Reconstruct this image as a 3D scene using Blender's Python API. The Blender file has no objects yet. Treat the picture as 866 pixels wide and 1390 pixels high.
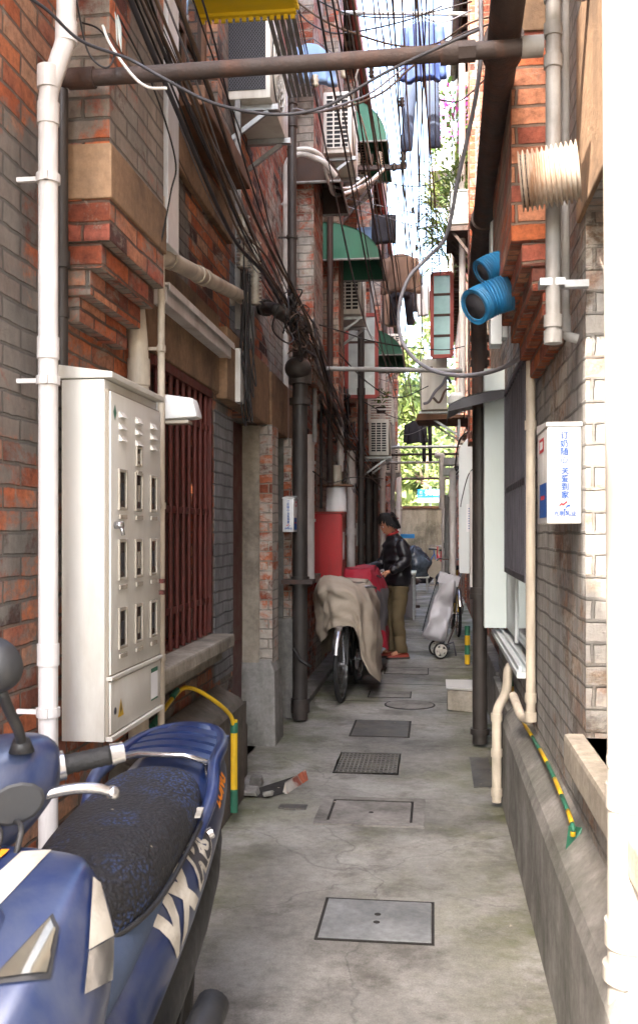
import bpy, bmesh, math, random
from mathutils import Vector, Matrix, noise
random.seed(7)
R = math.radians
scn = bpy.context.scene
COL = scn.collection
V = Vector

# ---------------------------------------------------------------- camera model of the alley (alley runs along +Y)
F = 1300.0; CU = 433.0; HV = 722.0; HC = 1.4
YAW = math.atan(155.0/1300.0); CA = math.cos(YAW); SA = math.sin(YAW)
def P(u, v, d):
    xc = (u-CU)/F
    return V((d*(xc*CA-SA), d*(CA+xc*SA), HC-(v-HV)/F*d))
def PX(u, v, X):
    xc = (u-CU)/F
    return P(u, v, X/(xc*CA-SA))
def PY(u, v, Y):
    xc = (u-CU)/F
    return P(u, v, Y/(CA+xc*SA))
def PZ(u, v, Z):
    return P(u, v, (HC-Z)*F/(v-HV))

# ---------------------------------------------------------------- materials
class NT:
    def __init__(s, name):
        s.m = bpy.data.materials.new(name); s.m.use_nodes = True
        s.t = s.m.node_tree; s.n = s.t.nodes; s.l = s.t.links
        s.n.clear()
        s.out = s.n.new('ShaderNodeOutputMaterial')
        s.b = s.n.new('ShaderNodeBsdfPrincipled')
        s.l.new(s.b.outputs[0], s.out.inputs[0])
        s.tc = s.n.new('ShaderNodeTexCoord')
    def inp(s, sock, v):
        if hasattr(v, 'is_output') or isinstance(v, bpy.types.NodeSocket): s.l.new(v, sock)
        else: sock.default_value = v
    def noise(s, scale, detail=4, rough=.55, coord='Object', stretch=None, dist=0.0):
        n = s.n.new('ShaderNodeTexNoise'); n.inputs['Scale'].default_value = scale
        n.inputs['Detail'].default_value = detail; n.inputs['Roughness'].default_value = rough
        n.inputs['Distortion'].default_value = dist
        src = s.tc.outputs[coord]
        if stretch:
            mp = s.n.new('ShaderNodeMapping'); mp.inputs['Scale'].default_value = stretch
            s.l.new(src, mp.inputs[0]); src = mp.outputs[0]
        s.l.new(src, n.inputs['Vector'])
        return n.outputs['Fac']
    def ramp(s, fac, stops):
        r = s.n.new('ShaderNodeValToRGB'); e = r.color_ramp.elements
        e[0].position = stops[0][0]; e[0].color = c4(stops[0][1])
        e[1].position = stops[-1][0]; e[1].color = c4(stops[-1][1])
        for p, c in stops[1:-1]:
            k = e.new(p); k.color = c4(c)
        s.l.new(fac, r.inputs[0]); return r.outputs[0]
    def mix(s, fac, a, b, mode='MIX'):
        m = s.n.new('ShaderNodeMix'); m.data_type = 'RGBA'; m.blend_type = mode
        s.inp(m.inputs[0], fac); s.inp(m.inputs[6], c4(a) if isinstance(a, tuple) else a)
        s.inp(m.inputs[7], c4(b) if isinstance(b, tuple) else b)
        return m.outputs[2]
    def math(s, op, a, b=0.0, clamp=False):
        m = s.n.new('ShaderNodeMath'); m.operation = op; m.use_clamp = clamp
        s.inp(m.inputs[0], a); s.inp(m.inputs[1], b); return m.outputs[0]
    def bump(s, h, strength=.5, dist=.01):
        b = s.n.new('ShaderNodeBump'); b.inputs['Strength'].default_value = strength
        b.inputs['Distance'].default_value = dist
        s.l.new(h, b.inputs['Height']); s.l.new(b.outputs[0], s.b.inputs['Normal'])
    def fin(s, col, rough=.7, metal=0.0, **k):
        s.inp(s.b.inputs['Base Color'], c4(col) if isinstance(col, tuple) else col)
        s.inp(s.b.inputs['Roughness'], rough); s.b.inputs['Metallic'].default_value = metal
        for kk, vv in k.items(): s.b.inputs[kk.replace('_', ' ')].default_value = vv
        return s.m
def c4(c):
    return c if len(c) == 4 else (c[0], c[1], c[2], 1)
def hx(s):
    s = s.lstrip('#'); r = []
    for i in (0, 2, 4):
        c = int(s[i:i+2], 16)/255; r.append(c/12.92 if c <= .04045 else ((c+.055)/1.055)**2.4)
    return tuple(r)

def plain(name, col, rough=.6, metal=0.0, var=.25, scale=6, dirt=None, dirt_amt=.45, bump=.15, bscale=60, streak=True, **k):
    t = NT(name)
    n1 = t.noise(scale, 5)
    a = tuple(x*(1-var) for x in col); b = tuple(min(1, x*(1+var)) for x in col)
    c = t.ramp(n1, [(.3, a), (.7, b)])
    if dirt:
        n2 = t.noise(scale*.8, 8, .7, stretch=(1, 1, .22) if streak else None, dist=.6)
        f = t.ramp(n2, [(.5-.25*dirt_amt+.08, (0, 0, 0)), (.8, (dirt_amt*1.6,)*3)])
        c = t.mix(f, c, dirt)
    t.bump(t.noise(bscale, 4), bump, .004)
    rr = t.ramp(t.noise(scale*2, 4), [(.3, (rough*.85,)*3), (.7, (min(1, rough*1.15),)*3)])
    return t.fin(c, rr, metal, **k)

def brickmat(name, ramp, mortar, paint=None, pamt=.5, grime=.3, paint2=None, p2amt=.4, row=.064, bw=.225, sat=1.0):
    t = NT(name)
    uv = t.tc.outputs['UV']
    wob = t.n.new('ShaderNodeTexNoise'); wob.inputs['Scale'].default_value = 7; wob.inputs['Detail'].default_value = 6
    t.l.new(uv, wob.inputs['Vector'])
    vm = t.n.new('ShaderNodeVectorMath'); vm.operation = 'MULTIPLY_ADD'
    t.l.new(wob.outputs['Color'], vm.inputs[0]); vm.inputs[1].default_value = (.028, .020, 0); t.l.new(uv, vm.inputs[2])
    b = t.n.new('ShaderNodeTexBrick'); t.l.new(vm.outputs[0], b.inputs['Vector'])
    b.inputs['Scale'].default_value = 1; b.inputs['Brick Width'].default_value = bw
    b.inputs['Row Height'].default_value = row; b.inputs['Mortar Size'].default_value = .0065
    b.inputs['Mortar Smooth'].default_value = .5; b.inputs['Bias'].default_value = 0
    b.inputs['Color1'].default_value = (0,0,0,1); b.inputs['Color2'].default_value = (1,1,1,1); b.inputs['Mortar'].default_value = (.5,.5,.5,1)
    # every brick its own fired colour
    rnd = t.math('ADD', b.outputs['Color'], t.math('MULTIPLY', t.math('SUBTRACT', t.noise(2.2, 3, .5, 'UV'), .5), .7))
    n = len(ramp); c = t.ramp(rnd, [(.06+.88*i/(n-1), x) for i, x in enumerate(ramp)])
    bl = t.ramp(t.noise(30, 9, .75, 'UV'), [(.32, (.40, .37, .35)), (.5, (.98, .96, .95)), (.7, (1.5, 1.45, 1.4))])
    c = t.mix(.9, c, bl, 'MULTIPLY')
    c = t.mix(t.math('MULTIPLY', b.outputs['Fac'], .9), c, mortar)
    # lime bloom and old plaster smears
    if paint2:
        pf = t.ramp(t.noise(3.4, 10, .78, 'UV', stretch=(1, 1.6, 1), dist=.6), [(.60-.16*p2amt, (0,)*3), (.66-.12*p2amt, (.75,)*3)])
        c = t.mix(pf, c, t.mix(t.noise(14, 6, .7, 'UV'), tuple(x*.6 for x in paint2), paint2))
    if paint:
        pn = t.math('ADD', t.noise(.85, 10, .70, 'UV', dist=.5), t.math('MULTIPLY', t.math('SUBTRACT', t.noise(13, 8, .8, 'UV'), .5), .22))
        pf = t.ramp(pn, [(.5+(.5-pamt)*.42-.03, (0,)*3), (.5+(.5-pamt)*.42+.03, (1,)*3)])
        pc = t.ramp(t.noise(7, 9, .75, 'UV', stretch=(1, .5, 1)), [(.3, tuple(x*.45 for x in paint)), (.5, tuple(x*.85 for x in paint)), (.66, tuple(min(1, x*1.15) for x in paint))])
        pc = t.mix(t.math('MULTIPLY', b.outputs['Fac'], .6), pc, tuple(x*.28 for x in paint))
        c = t.mix(t.math('MULTIPLY', pf, .92), c, pc)
    g = t.ramp(t.noise(1.7, 9, .72, 'Object', stretch=(1, 1, .3)), [(.36, (1-grime,)*3), (.6, (1, 1, 1))])
    c = t.mix(1.0, c, g, 'MULTIPLY')
    h = t.math('MULTIPLY', b.outputs['Fac'], -1.1)
    h2 = t.math('MULTIPLY', t.noise(34, 10, .8, 'UV'), .9)
    h3 = t.math('MULTIPLY', t.noise(6, 6, .65, 'UV'), .9)
    hb = t.math('MULTIPLY', b.outputs['Color'], .35)
    t.bump(t.math('ADD', t.math('ADD', t.math('ADD', h, h2), h3), hb), 1.0, .012)
    return t.fin(c, .9)

def stucco(name, col, dark, moss=None, scale=2.2, amt=.5, bumps=.5, rough=.88):
    t = NT(name)
    c = t.ramp(t.noise(scale, 9, .65, dist=.3), [(.3, dark), (.48, tuple(x*.8 for x in col)), (.68, col), (.85, tuple(min(1, x*1.3) for x in col))])
    c = t.mix(.5, c, t.ramp(t.noise(30, 8, .7), [(.35, (.5,)*3), (.65, (1.15,)*3)]), 'MULTIPLY')
    c = t.mix(amt, c, t.ramp(t.noise(3, 8, .7, stretch=(1, 1, .2)), [(.4, (.35, .33, .3)), (.6, (1, 1, 1))]), 'MULTIPLY')
    if moss:
        c = t.mix(t.ramp(t.noise(1.4, 7, .65), [(.52, (0,)*3), (.68, (.75,)*3)]), c, moss)
    t.bump(t.math('ADD', t.noise(25, 8, .7), t.math('MULTIPLY', t.noise(4, 4), 1.5)), bumps, .01)
    return t.fin(c, rough)

M = {}
M['brick_left'] = brickmat('brick_left', [hx('4a2f27'), hx('84472f'), hx('b55f38'), hx('c9774b'), hx('a05c44'), hx('c29273')], hx('6f6357'), paint=hx('8b857d'), pamt=.50, grime=.3, paint2=hx('b3a898'), p2amt=.3)
M['brick_pier'] = brickmat('brick_pier', [hx('55302a'), hx('a5522f'), hx('c06a3e'), hx('b0604a'), hx('86493a'), hx('c48463')], hx('54463b'), paint=hx('958c80'), pamt=.50, grime=.3, paint2=hx('a89a88'), p2amt=.15)
M['brick_mid'] = brickmat('brick_mid', [hx('4a2c24'), hx('8f4a33'), hx('b86545'), hx('a5543f'), hx('7c4536'), hx('c08b72')], hx('8d8072'), paint=hx('b9b4ab'), pamt=.42, grime=.3, paint2=hx('cfc6b8'), p2amt=.5)
M['brick_far'] = brickmat('brick_far', [hx('4a2c24'), hx('8f4a33'), hx('b86545'), hx('a5543f'), hx('7c4536'), hx('c08b72')], hx('8a7c6c'), paint=hx('a89e90'), pamt=.40, grime=.3, paint2=hx('b8ac9c'), p2amt=.3)
M['brick_right'] = brickmat('brick_right', [hx('6c645e'), hx('82705f'), hx('9c7c69'), hx('8f8882'), hx('90705f'), hx('b0a597')], hx('6b6056'), paint=hx('a5a3a0'), pamt=.58, grime=.3, paint2=hx('cdc7bd'), p2amt=.6, bw=.21)
M['brick_right_pier'] = brickmat('brick_right_pier', [hx('7a4a3e'), hx('a5522f'), hx('c06a3e'), hx('b0604a'), hx('86493a'), hx('c48463')], hx('786a5c'), paint=hx('a08c7c'), pamt=.33, grime=.3, paint2=hx('b8a898'), p2amt=.3)
M['brick_grey'] = brickmat('brick_grey', [hx('5d5550'), hx('77706a'), hx('8a8580'), hx('6b625c')], hx('4c4640'), paint=hx('8f8f92'), pamt=.85, grime=.3, paint2=hx('b0aca6'), p2amt=.5)
M['brick_flaky'] = brickmat('brick_flaky', [hx('6a3a2c'), hx('a5583b'), hx('bd7350'), hx('9c6a54')], hx('9a8f82'), paint=hx('c4bcb0'), pamt=.46, grime=.3, paint2=hx('d8d0c4'), p2amt=.95)
M['stone'] = stucco('brown_stucco', hx('9f7f62'), hx('5a4737'))
M['stone_light'] = stucco('pale_stone', hx('b3aa9c'), hx('6c6459'))
M['plinth'] = stucco('plinth_concrete', hx('9d9a95'), hx('615d57'), moss=hx('3c4030'))
M['plinth_left'] = stucco('plinth_render', hx('766b60'), hx('40382f'), moss=hx('2a2c20'))
M['render'] = stucco('pilaster_render', hx('b3a898'), hx('6d6257'))
M['render_wall'] = stucco('far_wall_render', hx('b0aa98'), hx('5b594a'), moss=hx('3e4230'), scale=1.0, amt=.7)
M['white_pipe'] = plain('white_plastic_pipe', hx('d3cfcd'), .42, var=.1, scale=5, dirt=hx('7d705f'), dirt_amt=.55, bump=.05)
M['beige_pipe'] = plain('beige_plastic_pipe', hx('c9beac'), .5, var=.14, scale=6, dirt=hx('65574a'), dirt_amt=.65, bump=.05)
M['grey_pipe'] = plain('grey_metal_pipe', hx('878684'), .55, var=.2, scale=12, dirt=hx('5a4636'), dirt_amt=.45, bump=.2)
M['rust_pipe'] = plain('rusty_iron_pipe', hx('3e3431'), .7, .2, var=.3, scale=9, dirt=hx('6a4431'), dirt_amt=.45, bump=.6, bscale=90)
M['black_pipe'] = plain('black_iron_pipe', hx('37322f'), .55, .1, var=.3, scale=8, dirt=hx('5a4a42'), dirt_amt=.35, bump=.4)
M['galv'] = plain('galvanised_steel', hx('a9acad'), .45, .6, var=.15, scale=20, dirt=hx('6a5244'), dirt_amt=.3)
M['cream'] = plain('cream_enamel', hx('cbc8c0'), .42, var=.06, scale=3, dirt=hx('85745e'), dirt_amt=.42, bump=.05)
M['cream_dk'] = plain('cream_enamel_gasket', hx('8e8577'), .6, var=.1)
M['window_grey'] = plain('meter_glass', hx('3c3836'), .12, var=.4, scale=20, bump=.0)
M['near_pipe'] = plain('weathered_white_pipe', hx('a8a39c'), .5, var=.12, scale=5, dirt=hx('6e6253'), dirt_amt=.6)
M['clear'] = plain('clear_plastic_cover', hx('a59d90'), .2, var=.1, scale=10)
M['white'] = plain('white_plastic', hx('d8d9d9'), .4, var=.07, scale=5, dirt=hx('857b6e'), dirt_amt=.5, bump=.05)
M['aluminium'] = plain('white_aluminium', hx('d3d9da'), .4, var=.04, scale=2, dirt=hx('8f9390'), dirt_amt=.3, bump=.03)
M['pale_green'] = plain('pale_green_panel', hx('c6d0ce'), .5, var=.04, scale=2, dirt=hx('8f9a96'), dirt_amt=.3, bump=.03)
M['ac_white'] = plain('ac_white', hx('d9d6cd'), .45, var=.05, scale=4, dirt=hx('84715c'), dirt_amt=.45, bump=.04)
M['ac_dark'] = plain('ac_coil', hx('26282a'), .6, .3, var=.3, scale=40)
M['red_iron'] = plain('dark_red_ironwork', hx('5c2720'), .6, .1, var=.25, scale=14, dirt=hx('3a201a'), dirt_amt=.5, bump=.4)
M['red_door'] = plain('dark_red_door', hx('52201c'), .5, var=.2, scale=6, dirt=hx('2c1814'), dirt_amt=.4)
M['red_frame'] = plain('red_window_frame', hx('963c33'), .55, var=.15, scale=9, dirt=hx('5a2c26'), dirt_amt=.4)
M['red'] = plain('red_cabinet_paint', hx('b80c18'), .4, var=.1, scale=3, dirt=hx('5a1a18'), dirt_amt=.55, bump=.05)
M['glass'] = plain('window_glass', hx('39464a'), .08, var=.3, scale=2, bump=.02)
M['glass_pale'] = plain('curtained_glass', hx('a9aeaa'), .25, var=.2, scale=5, bump=.02)
M['glass_teal'] = plain('teal_glass', hx('77a3a0'), .15, var=.2, scale=3, bump=.02)
M['wood'] = plain('brown_wood', hx('6e4d37'), .75, var=.3, scale=8, dirt=hx('33251b'), dirt_amt=.5, bump=.4)
M['dark_wood'] = plain('dark_wood', hx('43322a'), .8, var=.3, scale=8, bump=.4)
M['tile'] = plain('roof_tile', hx('4d4642'), .85, var=.3, scale=14, bump=.8, bscale=14)
M['green_awn'] = plain('green_awning', hx('2f6b52'), .6, var=.15, scale=4, dirt=hx('243c30'), dirt_amt=.35)
M['grey_awn'] = plain('grey_hood', hx('8d9092'), .6, var=.1, scale=4)
M['dark_metal'] = plain('dark_window_bars', hx('55535a'), .5, .3, var=.2, scale=10)
M['black_rub'] = plain('black_cable', hx('1b1919'), .55, var=.3, scale=20, bump=.05)
M['grey_cable'] = plain('grey_cable', hx('77757a'), .5, var=.15, scale=20)
M['white_cable'] = plain('white_cable', hx('d7d5d0'), .45, var=.08, scale=20)
M['brown_cable'] = plain('brown_cable', hx('5d4a3c'), .6, var=.2, scale=20)
M['ceramic'] = plain('ceramic_insulator', hx('cfc6b6'), .35, var=.1, scale=10, dirt=hx('5c4c40'), dirt_amt=.5)
M['yellow_mat'] = plain('yellow_mat', hx('e5c21c'), .6, var=.12, scale=5, bump=.5, bscale=80)
M['yellow'] = plain('yellow_gas_pipe', hx('d0a71c'), .5, var=.12, scale=12, dirt=hx('6a5526'), dirt_amt=.4)
M['green'] = plain('green_gas_band', hx('2c6650'), .5, var=.15, scale=12)
M['blue_hose'] = plain('blue_hose', hx('226f9c'), .5, var=.35, scale=14, dirt=hx('5a5548'), dirt_amt=.4)
M['white_duct'] = plain('white_duct', hx('b5aea2'), .6, var=.15, scale=9, dirt=hx('7a5638'), dirt_amt=.9)
M['sign_blue'] = plain('sign_blue', hx('1f86cf'), .4, var=.05)
M['ink_blue'] = plain('ink_blue', hx('1c56a6'), .5, var=.05)
M['ink_red'] = plain('ink_red', hx('cf3140'), .5, var=.05)
M['ink_dark'] = plain('ink_dark', hx('333237'), .6, var=.1)
M['paper'] = plain('paper', hx('e6e6e8'), .6, var=.04, dirt=hx('a39d94'), dirt_amt=.2)
M['sc_blue'] = plain('scooter_blue', hx('16264e'), .34, .1, var=.2, scale=5, dirt=hx('565c66'), dirt_amt=.45, bump=.03, streak=False, Coat_Weight=.35, Coat_Roughness=.2)
M['sc_white'] = plain('scooter_silver', hx('bdb8ae'), .4, .1, var=.12, scale=14, dirt=hx('6f6456'), dirt_amt=.5, streak=False)
M['sc_black'] = plain('scooter_black_plastic', hx('1e1f22'), .55, var=.25, scale=14, dirt=hx('55504a'), dirt_amt=.25, streak=False)
M['sc_grip'] = plain('rubber_grip', hx('101012'), .7, var=.2, scale=40, bump=.6, bscale=160)
M['chrome'] = plain('chrome', hx('b5b5b8'), .22, .9, var=.15, scale=20, dirt=hx('6a5a4e'), dirt_amt=.3)
M['orange'] = plain('orange_sticker', hx('e58a1f'), .5, var=.08)
M['headlight'] = plain('headlight_glass', hx('6f6b60'), .1, .5, var=.3, scale=12, bump=.02)
M['rubber'] = plain('tyre_rubber', hx('242323'), .8, var=.25, scale=20, bump=.4)
M['tan_cloth'] = plain('tan_cover_cloth', hx('a89b8b'), .75, var=.12, scale=3, dirt=hx('6f5f4e'), dirt_amt=.35, bump=.25, bscale=14, streak=False)
M['red_cloth'] = plain('red_cover_cloth', hx('9c1c30'), .7, var=.15, scale=4, bump=.3, bscale=14)
M['grey_cloth'] = plain('grey_cover_cloth', hx('6e6a6d'), .7, var=.12, scale=4, bump=.3, bscale=14)
M['silver_cloth'] = plain('silver_grey_bag', hx('a5a3a8'), .42, .15, var=.12, scale=5, bump=.5, bscale=12)
M['jacket'] = plain('black_quilted_jacket', hx('1e1d22'), .38, var=.25, scale=6, bump=.5, bscale=16)
M['trouser'] = plain('olive_trousers', hx('5f5138'), .8, var=.15, scale=8, bump=.4, bscale=22)
M['skin'] = plain('skin', hx('b98468'), .55, var=.08, scale=8, bump=.02)
M['hair'] = plain('black_hair', hx('141112'), .75, var=.3, scale=40, bump=.6, bscale=120)
M['shoe'] = plain('shoe', hx('3a3634'), .6, var=.2)
M['shoe_red'] = plain('shoe_red', hx('8f3a2c'), .6, var=.1)
M['collar'] = plain('collar_red', hx('b02a2c'), .7, var=.1)
M['denim'] = plain('blue_denim', hx('3e4c66'), .8, var=.2, scale=10, bump=.4)
M['blouse'] = plain('blue_blouse', hx('2c4176'), .8, var=.15, scale=8, bump=.4)
M['pale_blue'] = plain('pale_blue_shirt', hx('8fb0dc'), .8, var=.12, scale=8, bump=.4)
M['dark_cloth'] = plain('dark_cloth', hx('2b2a33'), .85, var=.25, scale=8, bump=.4)
M['brown_cloth'] = plain('brown_cloth', hx('7c6253'), .85, var=.15, scale=8, bump=.4)
M['white_cloth'] = plain('white_cloth', hx('c9c9cc'), .85, var=.06, scale=8, bump=.4)
M['flower'] = plain('magenta_flower', hx('b04aa8'), .7, var=.2)
M['bag'] = plain('bin_bag', hx('4c5866'), .22, var=.4, scale=9, bump=.8, bscale=9)
M['bark'] = plain('bark', hx('5b4a3c'), .9, var=.3, scale=8, bump=.8, bscale=20)
M['cardboard'] = plain('cardboard', hx('a2805a'), .85, var=.12)

def leafmat(name, a, b, tr=.35):
    t = NT(name)
    c = t.ramp(t.noise(1.3, 4), [(.35, a), (.65, b)])
    t.l.new(c, t.b.inputs['Base Color']); t.b.inputs['Roughness'].default_value = .55
    tl = t.n.new('ShaderNodeBsdfTranslucent'); t.l.new(c, tl.inputs[0])
    mx = t.n.new('ShaderNodeMixShader'); mx.inputs[0].default_value = tr
    t.l.new(t.b.outputs[0], mx.inputs[1]); t.l.new(tl.outputs[0], mx.inputs[2]); t.l.new(mx.outputs[0], t.out.inputs[0])
    return t.m
M['leaf'] = leafmat('leaf_bright', (.11, .16, .04), (.22, .26, .08))
M['leaf_dk'] = leafmat('leaf_green', (.05, .11, .02), (.13, .19, .05))

def seatmat():
    t = NT('seat_mesh_cover')
    w = t.n.new('ShaderNodeTexVoronoi'); w.inputs['Scale'].default_value = 120; t.l.new(t.tc.outputs['UV'], w.inputs['Vector'])
    big = t.ramp(t.noise(5.5, 3, .5), [(.46, hx('1c1e24')), (.62, hx('2a4272'))])
    c = t.mix(t.ramp(w.outputs['Distance'], [(.25, (1,)*3), (.5, (0,)*3)]), hx('121216'), big)
    sp = t.ramp(t.noise(50, 2, .5), [(.745, (0,)*3), (.76, (.8,)*3)])
    c = t.mix(sp, c, hx('a29a84'))
    t.bump(w.outputs['Distance'], .8, .004)
    return t.fin(c, .7)
M['seat'] = seatmat()

def groundmat():
    t = NT('alley_concrete')
    base = t.ramp(t.noise(.9, 12, .66, dist=.1), [(.3, hx('65625d')), (.44, hx('807d77')), (.56, hx('96938d')), (.72, hx('aaa7a1'))])
    c = t.mix(.75, base, t.ramp(t.noise(26, 9, .75), [(.3, (.55,)*3), (.6, (1.05,)*3)]), 'MULTIPLY')
    st = t.ramp(t.noise(2.6, 12, .76, dist=.15), [(.38, (.42, .40, .37)), (.50, (1, 1, 1))])
    c = t.mix(.75, c, st, 'MULTIPLY')
    mo = t.ramp(t.noise(.85, 8, .65, dist=.4), [(.53, (0,)*3), (.68, (.5,)*3)])
    sx = t.n.new('ShaderNodeSeparateXYZ'); t.l.new(t.tc.outputs['Object'], sx.inputs[0])
    ed = t.math('ABSOLUTE', t.math('ADD', sx.outputs[0], .32)); ed = t.math('MULTIPLY', t.math('SUBTRACT', ed, .30), 2.6, True)
    em = t.math('MULTIPLY', ed, t.ramp(t.noise(2.4, 9, .72), [(.42, (0,)*3), (.60, (.9,)*3)]), True)
    c = t.mix(mo, c, hx('70734c')); c = t.mix(em, c, hx('585a38'))
    # cracks
    v = t.n.new('ShaderNodeTexVoronoi'); v.feature = 'DISTANCE_TO_EDGE'; v.inputs['Scale'].default_value = .75
    d = t.n.new('ShaderNodeTexNoise'); d.inputs['Scale'].default_value = 3; d.inputs['Detail'].default_value = 7
    t.l.new(t.tc.outputs['Object'], d.inputs['Vector'])
    vm = t.n.new('ShaderNodeVectorMath'); vm.operation = 'MULTIPLY_ADD'; vm.inputs[1].default_value = (.35, .35, 0)
    t.l.new(d.outputs['Color'], vm.inputs[0]); t.l.new(t.tc.outputs['Object'], vm.inputs[2]); t.l.new(vm.outputs[0], v.inputs['Vector'])
    cr = t.ramp(v.outputs['Distance'], [(.0, (.62,)*3), (.004, (1,)*3)])
    c = t.mix(.8, c, cr, 'MULTIPLY')
    gr = t.ramp(t.noise(160, 4, .8), [(.3, (.62,)*3), (.5, (.98,)*3), (.7, (1.25,)*3)])
    c = t.mix(.8, c, gr, 'MULTIPLY')
    pt_ = t.ramp(t.noise(.55, 3, .5, dist=2.5), [(.495, (.86,)*3), (.5, (1,)*3)])
    c = t.mix(.55, c, pt_, 'MULTIPLY')
    dk = t.ramp(t.noise(9, 8, .75), [(.64, (1,)*3), (.70, (.45,)*3)])
    c = t.mix(.6, c, dk, 'MULTIPLY')
    sp = t.ramp(t.noise(70, 3, .6), [(.71, (0,)*3), (.75, (.6,)*3)])
    c = t.mix(sp, c, hx('d5d2ca'))
    t.bump(t.math('ADD', t.math('ADD', t.noise(60, 9, .8), t.math('MULTIPLY', t.noise(4, 6), 2.0)), t.math('MULTIPLY', cr, .6)), .55, .008)
    return t.fin(c, t.ramp(t.noise(2.2, 6), [(.4, (.5,)*3), (.6, (.9,)*3)]))
M['ground'] = groundmat()
M['cover_grey'] = stucco('cover_concrete', hx('888a8a'), hx('6b6e70'), scale=3, amt=.3, bumps=.3, rough=.75)
M['cover_iron'] = plain('cover_iron', hx('55534f'), .6, .3, var=.3, scale=9, dirt=hx('77705f'), dirt_amt=.5, streak=False, bump=.5)
M['cover_rim'] = stucco('cover_rim', hx('8d8984'), hx('5c5853'), scale=5, amt=.4)
M['dark'] = plain('dark_gap', hx('201d1a'), .95, var=.3, scale=10)
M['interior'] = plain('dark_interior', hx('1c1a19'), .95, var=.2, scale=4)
M['far_white'] = plain('pale_house_wall', hx('c5c3bd'), .85, var=.1, scale=1, dirt=hx('8a8680'), dirt_amt=.4)

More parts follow.
